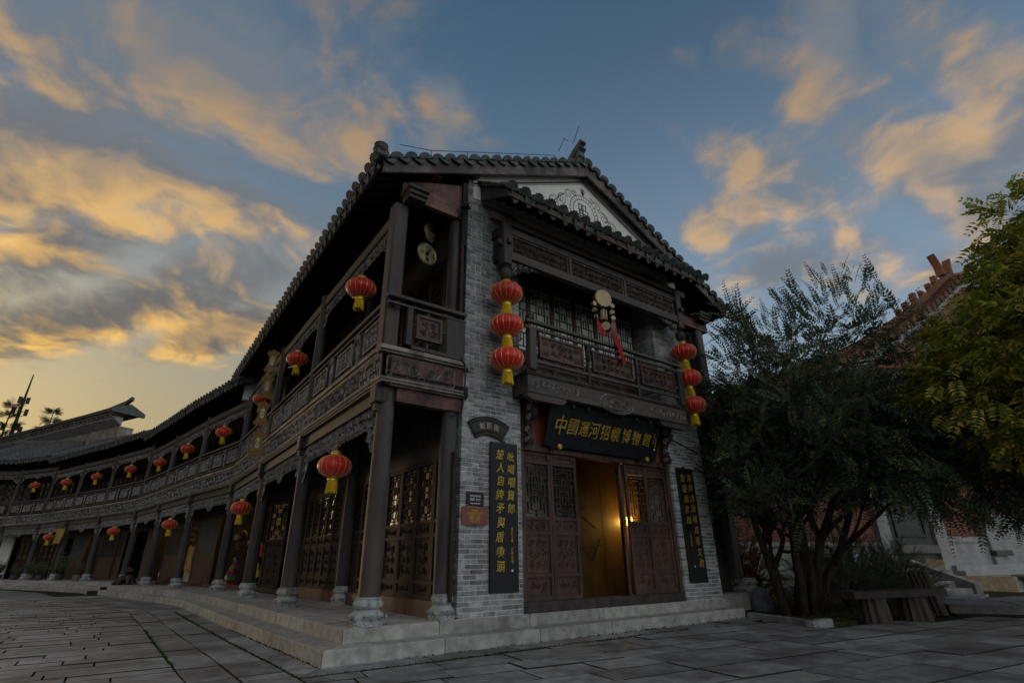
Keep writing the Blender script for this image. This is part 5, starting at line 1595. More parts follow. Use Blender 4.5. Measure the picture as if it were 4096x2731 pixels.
pale_m = mat('pale_lettering', (.42, .38, .33), (.55, .5, .44), 20, .7, bump=0, vary=0)
for t_, a in (('船', 14), ('形', 0), ('街', -14)):
    rr = .53; put_text(SMALL[t_], pale_m, fan, T(rr*math.sin(R(-a))*.98, -.037, ctr + rr*math.cos(R(a))) @ FACE @ RZ(R(a*.5)) @ S(.095, .10, .25), 'character')
b = MB(); b.tube([(-.05, -.02, .255), (0, -.015, .31), (.05, -.02, .255)], .003, 4); b.build('wire', metal_m, fan)
# ---- two plaques
pq = thing('hours_plaque', 'small black opening-hours plaque with white lettering on the brick pier', 'sign', (.242, 0, 1.655))
b = MB(); b.cbox(-.142, .142, -.022, -.008, 0, .182, .003); b.build('plate', board_m, pq)
white_m = mat('white_print', (.62, .62, .62), (.72, .72, .72), 20, .6, bump=0, vary=0)
put_text(SMALL['展馆开放时间'], white_m, pq, T(0, -.0235, .128) @ FACE @ S(.030, .030, .1))
for k in range(2):
    put_text(letters(['8:00-21:00' if k == 0 else '8:00-21:30'], 0, .02, .01)[0], white_m, pq, T(.045, -.0235, .090 - .018*k) @ FACE @ S(.017, .019, .1))
    b = MB()
    for j in range(5): b.box(-.088 + j*.016, -.076 + j*.016, -.0235, -.0215, .085 - .018*k, .096 - .018*k)
    b.build('lettering', white_m, pq)
b = MB(); b.box(-.095, .095, -.0232, -.0215, .020, .040); b.build('strip', mat('purple_strip', (.12, .05, .10), (.14, .06, .12), 5, .5, bump=0), pq)
b = MB()
for j in range(12): b.box(-.078 + j*.013, -.068 + j*.013, -.0242, -.0225, .024, .036)
b.build('lettering', white_m, pq)
for sx_ in (-.128, .128):
    for z in (.014, .168):
        b = MB(); b.lathe([(.006, 0), (.004, .004)], 8); b.build('stud', brass_m, pq, None, T(sx_, -.022, z) @ RX(R(90)))
cp = thing('copper_plaque', 'reddish copper complaint-line plaque with gold lettering below the black plaque', 'sign', (.238, 0, 1.405))
pw, ph, cc = .206, .238, .022
oct_ = [(-pw + cc, 0), (pw - cc, 0), (pw - cc*.4, cc*.4), (pw, cc), (pw, ph - cc), (pw - cc*.4, ph - cc*.4), (pw - cc, ph), (-pw + cc, ph), (-pw + cc*.4, ph - cc*.4), (-pw, ph - cc), (-pw, cc), (-pw + cc*.4, cc*.4)]
b = MB(); b.prism(oct_, -.024, -.008); b.build('plate', mat('copper_plate', (.16, .048, .028), (.23, .075, .045), 30, .45, bump=.2, spec=.5, metal=.3, vary=0, bumpd=.002), cp)
put_text(SMALL['消费投诉电话'], gold_m, cp, T(0, -.0255, .150) @ FACE @ S(.043, .045, .1))
b = MB()
for r_ in range(5):
    n = 5 if r_ == 0 else 13; z = .190 if r_ == 0 else .118 - .024*(r_ - 1); w = .018 if r_ == 0 else .013
    for j in range(n):
        if r_ and j in (6, 9): continue
        b.box(-n*w/2 + j*w, -n*w/2 + j*w + w*.78, -.0255, -.0235, z - .006, z + .006)
b.build('lettering', gold_m, cp)
# ---- security camera on the gallery end beam, with its cable
cctv = thing('security_camera', 'small dark bullet camera on a bracket beside the brick pier under the eave', 'camera', (-.20, -.02, 6.22))
b = MB(); b.tube([(0, 0, 0), (.03, -.10, .10), (.05, -.14, .14)], .012, 6); b.build('bracket', metal_m, cctv)
b = MB(); b.M = T(.06, -.17, .20) @ RZ(R(35)) @ RX(R(105)); b.lathe([(.038, -.07), (.042, -.05), (.042, .07), (.036, .075)], 14); b.box(-.046, .046, -.05, -.040, -.09, .09); b.build('housing', metal_m, cctv, 40)
b = MB(); b.M = T(.06, -.17, .20) @ RZ(R(35)) @ RX(R(105)); b.lathe([(.020, .076), (.012, .080)], 12); b.build('lens', plaster_m, cctv, 40)
b = MB(); b.tube([(.03, 0, -.02), (.10, -.02, -.08), (.16, -.02, .0), (.18, .0, .3)], .005, 5); b.build('cable', metal_m, cctv)
cond = MB(); cond.tube([(-.24, -.02, 2.84), (-.10, -.09, 2.86), (-.055, -.10, 2.95), (-.05, -.15, 3.15), (-.045, -.15, 3.45), (-.05, -.14, 3.62), (-.12, -.145, 3.71)], .013, 7)
cond.tube([(-.012, -.02, 3.75), (-.012, -.02, 6.9)], .010, 6)
tag(cond.build('cable_conduit', metal_m, None, 40), 'thin black cable conduit running up beside the brick pier', 'cable')
# ---- two big coins hanging in the upper gallery
coins = thing('hanging_coins', 'two large bronze coins hanging one above the other in the upper gallery', 'ornament', (-.47, .50, 6.42))
bronze_m = mat('old_bronze', (.22, .185, .105), (.46, .39, .24), 9, .5, bump=.3, spec=.5, metal=.35, vary=.05)
for (z, tilt, rr, chs, x_) in ((-.27, 38, .175, '祥如意吉', .02), (-.71, 12, .20, '招財進寶', 0)):
    b = MB(); N_ = 28; vs, fs = [], []
    for y in (-.014, .014):
        vs += [(rr*math.cos(2*math.pi*k/N_), y, rr*math.sin(2*math.pi*k/N_)) for k in range(N_)]
        vs += [(.040*(1 if (k // 7) in (0, 3) else -1) if False else max(-.04, min(.04, .08*math.cos(2*math.pi*k/N_))), y, max(-.04, min(.04, .08*math.sin(2*math.pi*k/N_)))) for k in range(N_)]
    for k in range(N_):
        j = (k + 1) % N_
        fs += [(k, j, N_ + j, N_ + k), (2*N_ + k, 3*N_ + k, 3*N_ + j, 2*N_ + j), (k, 2*N_ + k, 2*N_ + j, j), (N_ + k, N_ + j, 3*N_ + j, 3*N_ + k)]
    b._add(vs, fs); co = b.build('coin', bronze_m, coins, 30, T(x_, 0, z) @ RZ(R(tilt)))
    b = MB(); b.M = Matrix(((1, 0, 0, 0), (0, -1, 0, -.014), (0, 0, 1, 0), (0, 0, 0, 1)))
    b.ridge([(rr*.93*math.cos(k*math.pi/14), rr*.93*math.sin(k*math.pi/14)) for k in range(29)], .014, .012)
    b.ridge([(-.055, -.055), (.055, -.055), (.055, .055), (-.055, .055), (-.055, -.055)], .010, .010); b.build('rim', bronze_m, co)
    for ch, (dx, dz_) in zip(chs, ((0, .11), (0, -.11), (.11, 0), (-.11, 0))):
        put_text(SMALL[ch], bronze_m, co, T(dx, -.020, dz_) @ FACE @ S(.085, .085, .4), 'character')
b = MB(); b.tube([(0, 0, .0), (.01, 0, -.15)], .005, 5); b.tube([(.01, 0, -.50), (0, 0, -.52)], .006, 5); b.tube([(0, 0, -.90), (0, 0, -.98)], .008, 5); b.build('chain', metal_m, coins)
# ---- rattle-drum sign with red cloths
rd = thing('drum_sign', 'hanging rattle-drum shop sign of round skin drums with red cloths before the balcony', 'shop sign', (2.665, -.44, 5.62))
skin_m = mat('drum_skin', (.42, .36, .19), (.52, .45, .25), 6, .6, bump=.1, vary=.05); drumw_m = mat('drum_wood', (.10, .045, .03), (.2, .09, .05), 10, .5)
def drum(x_, z, r_, t_, rz, rx=0):
    m2 = T(x_, 0, z) @ RZ(R(rz)) @ RX(R(90 + rx))
    b = MB(); b.lathe([(r_*.97, -t_/2), (r_*1.03, -t_*.2), (r_*1.03, t_*.2), (r_*.97, t_/2)], 20)
    o = b.build('drum', drumw_m, rd, 40, m2)
    b = MB(); b.lathe([(r_*.985, t_/2 - .004), (r_*.985, t_/2 + .004)], 20); b.lathe([(r_*.985, -t_/2 - .004), (r_*.985, -t_/2 + .004)], 20); b.build('skin', skin_m, o, 40)
drum(0, -.235, .175, .08, -12)
for (x_, z, rz) in ((-.235, -.40, 0), (-.23, -.525, 75), (-.20, -.65, 35), (.235, -.315, -20), (.235, -.445, -55), (.24, -.565, -30)): drum(x_, z, .046, .05, rz)
drum(.04, -.79, .085, .10, -58)
b = MB(); b.tube([(0, 0, .05), (0, 0, -.04)], .005, 5); b.tube([(-.19, 0, -.26), (-.235, 0, -.34), (-.235, 0, -.6)], .004, 5); b.tube([(.19, 0, -.2), (.235, 0, -.27), (.24, 0, -.6)], .004, 5); b.tube([(0, 0, -.42), (.01, 0, -.46)], .006, 5); b.tube([(.02, 0, -.66), (.03, 0, -.72)], .008, 5); b.build('cords', metal_m, rd)
b = MB(); b.M = T(.0, 0, -.56) @ RY(R(4)); b.cbox(-.035, .035, -.035, .035, -.105, .105, .008); b.build('handle', drumw_m, rd)
b = MB(); b.M = T(.0, 0, -.56) @ RY(R(4))
for s_ in (-1, 1): b.box(s_*.037 - .010, s_*.037 + .010, -.038, .038, -.10, .10)
b.build('handle_trim', skin_m, rd)
clothr_m = mat('red_cloth', (.50, .025, .02), (.70, .05, .035), 8, .7, bump=.2, vary=.05, transl=.2); clothp_m = mat('faded_pink_cloth', (.36, .13, .13), (.50, .21, .20), 8, .8, bump=.2, vary=.05, transl=.15)
def cloth(name, path, wd, m_, fold=.03, nu=9):
    b = MB(); vs, fs = [], []
    for i, (x_, y, z) in enumerate(path):
        for k in range(nu):
            t = k/(nu - 1) - .5; w = wd[i]
            vs.append((x_ + t*w, y + fold*math.sin(t*11 + i*.7)*min(1, w*8) - .02, z + .02*math.cos(t*9 + i)))
    for i in range(len(path) - 1):
        for k in range(nu - 1): fs.append((i*nu + k, i*nu + k + 1, (i + 1)*nu + k + 1, (i + 1)*nu + k))
    b._add(vs, fs); o = b.build(name, m_, rd, 60)
    return o
cloth('cloth', [(-.20, 0, -.70), (-.17, 0, -.76), (-.13, 0, -.84), (-.09, 0, -.92), (-.08, 0, -1.0)], [.02, .04, .08, .17, .12], clothr_m)
cloth('faded_cloth', [(.23, 0, -.60), (.22, 0, -.68), (.22, 0, -.78), (.24, 0, -.87), (.23, 0, -.95)], [.03, .09, .11, .10, .06], clothp_m)
cloth('long_cloth', [(.10, -.02, -.88), (.15, -.03, -.97), (.22, -.05, -1.05), (.25, -.05, -1.18), (.29, -.05, -1.30), (.33, -.05, -1.40), (.33, -.05, -1.45)], [.02, .08, .12, .10, .13, .14, .07], clothr_m)
# ---- chain of four cake-shop plaques
ps = thing('plaque_chain', 'chain of four brown scroll-shaped cake-shop plaques hanging beside the gallery', 'shop sign', (-1.50, 6.80, 5.85))
plaq_m = mat('plaque_wood', (.20, .115, .035), (.34, .20, .065), 12, .6, bump=.3, vary=.12); olive_m = mat('plaque_field', (.30, .22, .03), (.42, .31, .05), 8, .6, bump=.1)
prof = [(-.145, -.25), (-.10, -.275), (.10, -.275), (.145, -.25), (.125, -.21), (.10, -.15), (.075, -.09), (.072, .10), (.10, .14), (.125, .17), (.12, .215), (.085, .235), (.045, .235), (0, .285), (-.045, .235), (-.085, .235), (-.12, .215), (-.125, .17), (-.10, .14), (-.072, .10), (-.075, -.09), (-.10, -.15), (-.125, -.21)]
for t_, z, dx, rz in (('八珍糕', -.27, .0, -12), ('荷花糕', -.93, -.02, 4), ('糯米糕', -1.60, -.01, -3), ('桂花糕', -2.30, .0, 3)):
    b = MB(); b.prism(prof[::-1], -.014, .014); o = b.build('plaque', plaq_m, ps, None, T(dx, 0, z) @ RZ(R(rz - 6)) @ S(1.12, 1, 1.05))
    b = MB(); b.M = Matrix(((1, 0, 0, 0), (0, -1, 0, -.014), (0, 0, 1, 0), (0, 0, 0, 1)))
    b.ridge(prof + [prof[0]], .007, .006)
    for s_ in (-1, 1): b.ridge(spiral(s_*.06, .18, .04, 1.4, 0, s_, 10), .006, .007); b.ridge(spiral(s_*.07, -.22, .04, 1.3, 2, -s_, 10), .006, .007)
    b.build('carving', plaq_m, o)
    b = MB(); b.prism([(.05*math.cos(k*math.pi/8) , .12 - .05 + .05*math.sin(k*math.pi/8)) for k in range(9)] + [(.05*math.cos(math.pi + k*math.pi/8), -.10 + .05 + .05*math.sin(math.pi + k*math.pi/8)) for k in range(9)], -.018, -.012); b.build('field', olive_m, o)
    for j, ch in enumerate(t_):
        me_ = SMALL.get(ch) or letters([ch], 0, .02, .012)[0]; SMALL[ch] = me_
        put_text(me_, white_m, o, T(0, -.020, .065 - .075*j) @ FACE @ S(.075, .075, .15), 'character')
b = MB(); b.tube([(0, 0, .6), (0, 0, .0), (0, 0, -2.0)], .004, 5); b.build('cord', metal_m, ps)
b = MB(); b.tube([(.2, 0, .45), (-.02, 0, .45)], .008, 5); b.build('arm', metal_m, ps)
# ---- lightning conductor along the verge
lw = MB(); pts = [(-1.35, -.12, 7.12)] + [(x_, -.1, roofz(x_) + .38) for x_ in (-.8, -.1, .6, 1.3, 2.0)]
lw.tube(pts, .006, 5)
for p in pts[1:]: lw.tube([p, (p[0] + .04, p[1], p[2] - .2)], .007, 4)
lw.tube([(2.2, 0, 9.0), (2.3, -.1, 9.35), (2.42, -.1, 9.33)], .007, 4); lw.tube([(2.45, -.2, 9.2), (2.62, -.25, 9.75)], .007, 4)
tag(lw.build('lightning_conductor', metal_m), 'thin lightning conductor wire along the near verge of the gabled roof', 'wire')

# ================================================================== TREES AND SHRUBS
def leaf_mat(name, cols, rough=.5, transl=.3):
    m = bpy.data.materials.new(name); m.use_nodes = True
    t = m.node_tree; t.nodes.clear(); N = NT(t)
    r_ = N.node('ShaderNodeNewGeometry').outputs['Random Per Island']
    col = N.ramp(r_, cols)
    b = N.node('ShaderNodeBsdfPrincipled'); t.links.new(col, b.inputs['Base Color']); b.inputs['Roughness'].default_value = rough; b.inputs['Specular IOR Level'].default_value = .6
    tr = N.node('ShaderNodeBsdfTranslucent'); t.links.new(col, tr.inputs[0])
    ms_ = N.node('ShaderNodeMixShader'); ms_.inputs[0].default_value = transl
    t.links.new(b.outputs[0], ms_.inputs[1]); t.links.new(tr.outputs[0], ms_.inputs[2])
    t.links.new(ms_.outputs[0], N.node('ShaderNodeOutputMaterial').inputs[0])
    return m
green_leaf = leaf_mat('myrtle_leaves', [(0, (.036, .066, .040)), (.5, (.068, .112, .062)), (.9, (.125, .175, .090)), (.97, (.22, .21, .05)), (1, (.42, .30, .05))])
yellow_leaf = leaf_mat('yellowing_leaves', [(0, (.085, .14, .03)), (.4, (.23, .29, .04)), (.8, (.44, .43, .045)), (1, (.70, .56, .06))], .55, .35)
shrub_leaf = leaf_mat('shrub_leaves', [(0, (.045, .065, .025)), (.6, (.085, .11, .045)), (1, (.14, .15, .06))], .7, .2)
gold_leaf = leaf_mat('autumn_shrub_leaves', [(0, (.06, .06, .012)), (.5, (.13, .10, .015)), (1, (.22, .14, .02))], .6, .3)
pine_leaf = leaf_mat('dark_needles', [(0, (.012, .02, .012)), (1, (.03, .04, .02))], .7, .1)

def rot_to(d, roll, rng_):
    """N x 3 directions -> N x 3 x 3 frames (x = direction)"""
    d = d/np.linalg.norm(d, axis=1, keepdims=True)
    up_ = np.where(np.abs(d[:, 2:3]) > .95, np.array([[1., 0, 0]]), np.array([[0., 0, 1.]]))
    y = np.cross(up_, d); y /= np.linalg.norm(y, axis=1, keepdims=True); z = np.cross(d, y)
    c, s_ = np.cos(roll)[:, None], np.sin(roll)[:, None]
    return np.stack([d, y*c + z*s_, -y*s_ + z*c], axis=2)
def spray_template(n_pairs, ln, leaf_l, leaf_w, droop, sd):
    """twig with opposite leaves; returns verts (k,3) and quads"""
    q = np.random.default_rng(sd); vs, fs = [], []
    for i in range(n_pairs):
        t = (i + 1)/n_pairs; x_ = ln*t; zc = -droop*ln*t*t
        for s_ in (-1, 1):
            sz = (.65 + .5*math.sin(math.pi*min(1, t*1.02)))*q.uniform(.85, 1.1)
            a = math.radians(q.uniform(42, 68))*s_
            l, w = leaf_l*sz, leaf_w*sz
            dx, dy = math.cos(a), math.sin(a); nx, ny = -dy, dx
            tip = q.uniform(-.25, .10)*l; fold = .22*w
            b = len(vs)
            vs += [(x_, 0, zc), (x_ + dx*l*.45 + nx*w*.5, dy*l*.45 + ny*w*.5, zc + fold), (x_ + dx*l, dy*l, zc + tip), (x_ + dx*l*.45 - nx*w*.5, dy*l*.45 - ny*w*.5, zc + fold)]
            fs += [(b, b + 1, b + 2), (b, b + 2, b + 3)]
    b = len(vs); vs += [(0, -.004, 0), (0, .004, 0), (ln, 0, -droop*ln)]; fs.append((b, b + 1, b + 2))
    return np.array(vs), np.array(fs)
def foliage(name, pos, dirs, tmpl, m_, parent, sd, scale=(.75, 1.25)):
    rng_ = np.random.default_rng(sd); n = len(pos)
    V, Fc = [], []; base = 0
    groups = rng_.integers(0, len(tmpl), n)
    for g_, (tv, tf) in enumerate(tmpl):
        idx = np.where(groups == g_)[0]
        if not len(idx): continue
        M_ = rot_to(dirs[idx], rng_.normal(0, .6, len(idx)), rng_)
        sc_ = rng_.uniform(scale[0], scale[1], len(idx))
        v = np.einsum('nij,kj->nki', M_, tv)*sc_[:, None, None] + pos[idx][:, None, :]
        V.append(v.reshape(-1, 3)); k = len(tv)
        f = tf[None] + (np.arange(len(idx))*k)[:, None, None] + base
        Fc.append(f.reshape(-1, 3)); base += len(idx)*k
    V, Fc = np.concatenate(V), np.concatenate(Fc)
    me = bpy.data.meshes.new(name); me.vertices.add(len(V)); me.vertices.foreach_set('co', V.ravel())
    me.loops.add(Fc.size); me.loops.foreach_set('vertex_index', Fc.ravel().astype(np.int32))
    me.polygons.add(len(Fc)); me.polygons.foreach_set('loop_start', np.arange(0, Fc.size, 3, dtype=np.int32)); me.polygons.foreach_set('loop_total', np.full(len(Fc), 3, dtype=np.int32))
    me.update(); me.validate(); me.materials.append(m_)
    return inst(me, name, parent)
def grow(mb, p, d, ln, r_, depth, q, tips, spread=.55, lift=.12, nodes=None):
    """recursive limb"""
    p = Vector(p); d = Vector(d).normalized(); pts = [p.copy()]; rs = [r_]
    n = 5
    for i in range(n):
        d = (d + Vector((q.gauss(0, .10), q.gauss(0, .10), q.gauss(0, .06) + lift*.3))).normalized()
        p = p + d*(ln/n); pts.append(p.copy()); rs.append(r_*(1 - .42*(i + 1)/n))
    mb.tube(pts, rs, 7 if r_ > .03 else 5)
    if depth <= 2: 
        for pp in pts[2:]: tips.append((pp.copy(), d.copy(), depth))
    if depth == 0: return
    for k in range(q.choice((2, 3, 3)) if depth > 1 else 3):
        a = q.uniform(0, 6.28); ax = d.cross(Vector((math.cos(a), math.sin(a), .3))).normalized()
        nd = (Matrix.Rotation(q.uniform(.5, 1.15)*spread*1.6, 3, ax) @ d); nd.z += lift
        i = q.randint(2, n); grow(mb, pts[i], nd, ln*q.uniform(.58, .82), rs[i]*.72, depth - 1, q, tips, spread, lift)

# ---- multi-stemmed tree beside the corner building
myrtle = thing('myrtle_tree', 'dark green many-stemmed tree with feathery sprays beside the brick facade', 'tree', (6.35, -1.05, .02))
q = random.Random(11); tb_ = MB(); tips = []
VR = Vector((.80, -.60, 0)); VD = Vector((.60, .80, 0))            # across and away from the square
for (sx_, dep, ln, lean, r_) in ((-.30, .0, 2.0, -.16, .085), (-.18, .2, 2.2, -.08, .075), (-.05, -.12, 2.4, .10, .08), (.08, .15, 2.4, .06, .10), (.22, 0, 2.1, .22, .10), (.30, .2, 2.2, .50, .085), (.12, -.15, 2.0, .35, .07), (.02, .3, 2.2, .1, .06)):
    o_ = VR*sx_ + VD*dep
    grow(tb_, (o_.x, o_.y, 0), VR*lean + VD*q.uniform(-.25, .25) + Vector((0, 0, 1)), ln, r_, 3, q, tips, .5, .10)
tb_.build('trunk', bark_m, myrtle, 60)
rg = np.random.default_rng(3)
def lobes(center, lst):
    return [(Vector(center) + VR*(a + 1.15) + VD*b + Vector((0, 0, c)), r1, r2) for a, b, c, r1, r2 in lst]
# lobes of the crown: (across, away, up, radius across, radius up)
LB_ = lobes((0, 0, 0), [(-1.05, .3, 2.45, .85, .7), (-.9, -.4, 2.1, .8, .5), (-.5, -.3, 3.1, 1.0, .75), (.5, -.7, 2.8, 1.3, .75), (.4, .2, 3.6, 1.3, .8), (1.5, 0, 3.4, 1.3, .85), (1.9, -.4, 2.7, 1.2, .75), (2.7, .1, 3.1, 1.1, .75), (2.9, -.3, 2.3, .95, .55), (3.4, 0, 2.1, .8, .45), (.3, -.9, 2.1, .9, .42), (3.7, 0, 3.0, 1.0, .6), (4.2, -.1, 2.3, .8, .45), (3.0, -.5, 1.75, .8, .35), (1.6, -.6, 2.0, 1.0, .4), (3.3, .1, 3.7, 1.0, .6),
    (-.75, 0, 3.75, .8, .55), (-.35, .2, 4.4, .9, .6), (.5, .2, 4.9, 1.15, .7), (1.6, 0, 4.85, 1.2, .75), (2.6, .1, 4.5, 1.1, .7), (1.1, .1, 5.5, .8, .4), (3.3, 0, 4.1, .9, .5), (-1.65, .2, 3.0, .75, .7), (-1.6, .2, 3.9, .65, .6), (-1.5, .2, 4.6, .6, .5), (-1.85, .1, 2.3, .6, .5), (4.9, 0, 3.2, .9, .6), (4.5, .2, 4.0, .8, .5), (5.0, -.2, 2.3, .8, .45), (3.9, .3, 4.5, .8, .5)])
pos, dirs = [], []
for c, r1, r2 in LB_:
    n = int((400 if c.z < 3.9 else 175)*r1*r1*r2)
    for _ in range(n):
        v = rg.normal(size=3); v /= np.linalg.norm(v); rr = rg.uniform(.25, 1.0)**.5
        p = np.array([c.x, c.y, c.z]) + (np.array(VR)*v[0]*r1 + np.array(VD)*v[1]*r1*.8 + np.array([0, 0, 1])*v[2]*r2)*rr
        dd = np.array(VR)*v[0] + np.array(VD)*v[1] + np.array([0, 0, 1])*(v[2]*.45 + (.28 if p[2] > 4.6 else (-.02 if p[2] > 3.2 else -.28))) + rg.normal(0, .38, 3)
        pos.append(p); dirs.append(dd)
for t_, d_, dep in tips:                                            # leaves on the real twigs too
    if t_.z > 1.5:
        for _ in range(2 if dep else 3): pos.append(np.array(t_) + rg.normal(0, .08, 3)); dirs.append(np.array(d_)*.6 + rg.normal(0, .6, 3))
for k in range(120):                                                 # shoots standing clear of the top
    a = rg.uniform(-.5, 5.0); h = 4.75 + 1.15*math.exp(-((a - 2.1)/1.5)**2) + rg.uniform(-.3, .5)
    for j in range(2):
        pos.append(np.array(VR)*(a + rg.normal(0, .05)) + np.array(VD)*rg.normal(0, .5) + np.array([0, 0, h + j*.22])); dirs.append(np.array([rg.normal(0, .25), rg.normal(0, .25), 1.0]) + np.array(VR)*(a - 2.1)*.25)
keep = [k for k, p in enumerate(pos) if np.dot(p, np.array(VR)) > (-.92 if p[2] > 3.0 else -1.25)]
pos = [pos[k] for k in keep]; dirs = [dirs[k] for k in keep]
tm = [spray_template(10, .46, .075, .034, .10, 1), spray_template(12, .55, .07, .032, .22, 2), spray_template(8, .36, .08, .036, .05, 3), spray_template(6, .30, .095, .045, .30, 4), spray_template(13, .62, .06, .026, .15, 5)]
foliage('crown', np.array(pos), np.array(dirs), tm, green_leaf, myrtle, 5, (.6, 1.35))
# a few long whips
wh = MB()
for a, h, l in ((3.6, 4.7, 1.3), (2.9, 4.6, .8)):
    p = VR*a; wh.tube([(p.x, p.y, h - .4), (p.x + .1*VR.x, p.y + .1*VR.y, h + l*.5), (p.x + VR.x*.35, p.y + VR.y*.35, h + l)], [.010, .007, .004], 5)
wh.build('whip', bark_m, myrtle)
pp = np.array([[*(VR*(a + t*.35)).xy, h - .1 + t*l] for a, h, l in ((3.6, 4.7, 1.3), (2.9, 4.6, .8)) for t in (.35, .55, .75, .9)])
foliage('whip_leaves', pp, np.tile(np.array([[.15, -.1, 1.0]]), (len(pp), 1)), [spray_template(4, .2, .075, .034, 0, 9)], green_leaf, myrtle, 8)

# ---- yellowing tree on the right
ytree = thing('yellowing_tree', 'broad yellow-green tree filling the right edge of the square', 'tree', (9.05, -6.75, 0))
tb_ = MB(); tips = []; grow(tb_, (0, 0, 0), (-.15, .2, 1), 2.6, .16, 3, random.Random(5), tips, .6, .12); tb_.build('trunk', bark_m, ytree, 60)
yc = [((-1.1, 1.55, 4.2), 1.5, 1.25), ((-.6, 1.0, 5.4), 1.3, 1.1), ((-.4, 1.2, 6.5), .9, .75), ((-1.7, 2.45, 3.5), 1.0, .85), ((-1.4, 2.0, 2.9), 1.0, .65), ((-.3, 0, 4.6), 2.0, 1.7), ((.6, -1.0, 4.2), 2.0, 1.8), ((.2, .6, 2.7), 1.4, .8), ((-.9, 1.0, 2.7), .9, .5), ((.3, .3, 6.3), 1.3, .9)]
pos, dirs = [], []
for c, r1, r2 in yc:
    for _ in range(int(430*r1*r1*r2)):
        v = rg.normal(size=3); v /= np.linalg.norm(v); rr = rg.uniform(.35, 1)**.5
        pos.append(np.array(c) + v*np.array([r1, r1, r2])*rr*(1 + .12*math.sin(v[0]*7 + v[2]*9))); dirs.append(v*np.array([1, 1, .5]) + np.array([0, 0, -.35]) + rg.normal(0, .4, 3))
foliage('crown', np.array(pos), np.array(dirs), [spray_template(6, .34, .115, .055, .35, 11), spray_template(5, .28, .135, .068, .25, 12), spray_template(4, .22, .10, .05, .5, 13), spray_template(7, .40, .09, .045, .2, 14)], yellow_leaf, ytree, 6, (.6, 1.4))

# ---- shrubs
def shrub(name, label, loc, rx, ry, rz_, n, tmpl, m_, sd, group=None):
    o = thing(name, label, 'shrub', loc, 0, group)
    r2_ = np.random.default_rng(sd); pos, dirs = [], []
    for _ in range(n):
        v = r2_.normal(size=3); v /= np.linalg.norm(v); v[2] = abs(v[2]); rr = r2_.uniform(.15, 1)**.6
        pos.append(v*np.array([rx, ry, rz_])*rr*(1 + .15*math.sin(v[0]*6 + v[1]*5))); dirs.append(v + np.array([0, 0, .3]) + r2_.normal(0, .45, 3))
    foliage('foliage', np.array(pos), np.array(dirs), tmpl, m_, o, sd)
    b = MB(); qq = random.Random(sd)
    for k in range(7):
        a = qq.uniform(0, 6.28); b.tube([(0, 0, 0), (rx*.3*math.cos(a), ry*.3*math.sin(a), rz_*.4), (rx*.6*math.cos(a), ry*.6*math.sin(a), rz_*.75)], [.02, .014, .006], 5)
    b.build('stem', bark_m, o)
    return o
fine = [spray_template(11, .30, .040, .012, .15, 21), spray_template(13, .38, .038, .012, .3, 22)]
shrub('fine_leaved_shrub', 'rounded dark shrub with fine leaves behind the log bench', (8.3, -.95, .05), 1.45, 1.0, 1.25, 1500, fine, shrub_leaf, 31)
shrub('fine_leaved_shrub', 'low dark shrub with fine leaves between tree stems and stairs', (9.9, -1.2, .05), 1.0, .8, 1.15, 800, fine, shrub_leaf, 32)
shrub('fine_leaved_shrub', 'feathery shrub below the white wall at the right edge', (13.6, -4.1, .2), .9, .9, 1.3, 700, fine, shrub_leaf, 33)
med = [spray_template(6, .26, .07, .035, .2, 23)]
shrub('autumn_shrub', 'small shrub with brown and yellow leaves behind the tree stems', (7.9, .9, .05), .75, .7, 1.45, 420, med, gold_leaf, 34)

# ================================================================== PLANTING BED, BENCH AND STONES ON THE RIGHT
b = MB(); nx_, ny_ = 60, 40; vs, fs = [], []
bed = [(5.66, .3), (5.66, -.40), (5.15, -1.76), (5.6, -1.82), (8.0, -2.40), (8.6, -2.3), (10, -1.6), (13, -2.4), (16, -3.6), (30, -8), (34, 30), (5.66, 30)]
b.prism(ccw(bed), -.04, .035, 'xy'); struct(b.build('planting_bed', soil_m))
kb = MB()
def kerb_run(pts):
    root = None
    for (a, c) in zip(pts, pts[1:]):
        a, c = Vector(a), Vector(c); d = (c - a).normalized(); n = Vector((-d.y, d.x))*.13; k = max(1, round((c - a).length/.85))
        for i in range(k):
            p0, p1 = a + (c - a)*i/k, a + (c - a)*(i + 1)/k
            yield [tuple(p0), tuple(p1), tuple(p1 + n), tuple(p0 + n)]
core = MB(); core.box(5.3, 5.5, -1.2, -1.0, -.03, .0); ke = struct(core.build('bed_kerb', joint_m))
for qd in kerb_run([(5.64, -.40), (5.12, -1.80), (5.62, -1.86)]):
    m_ = MB(); slab(m_, qd, -.03, .085, .003, .010); m_.build('kerb_stone', slab_m, ke)
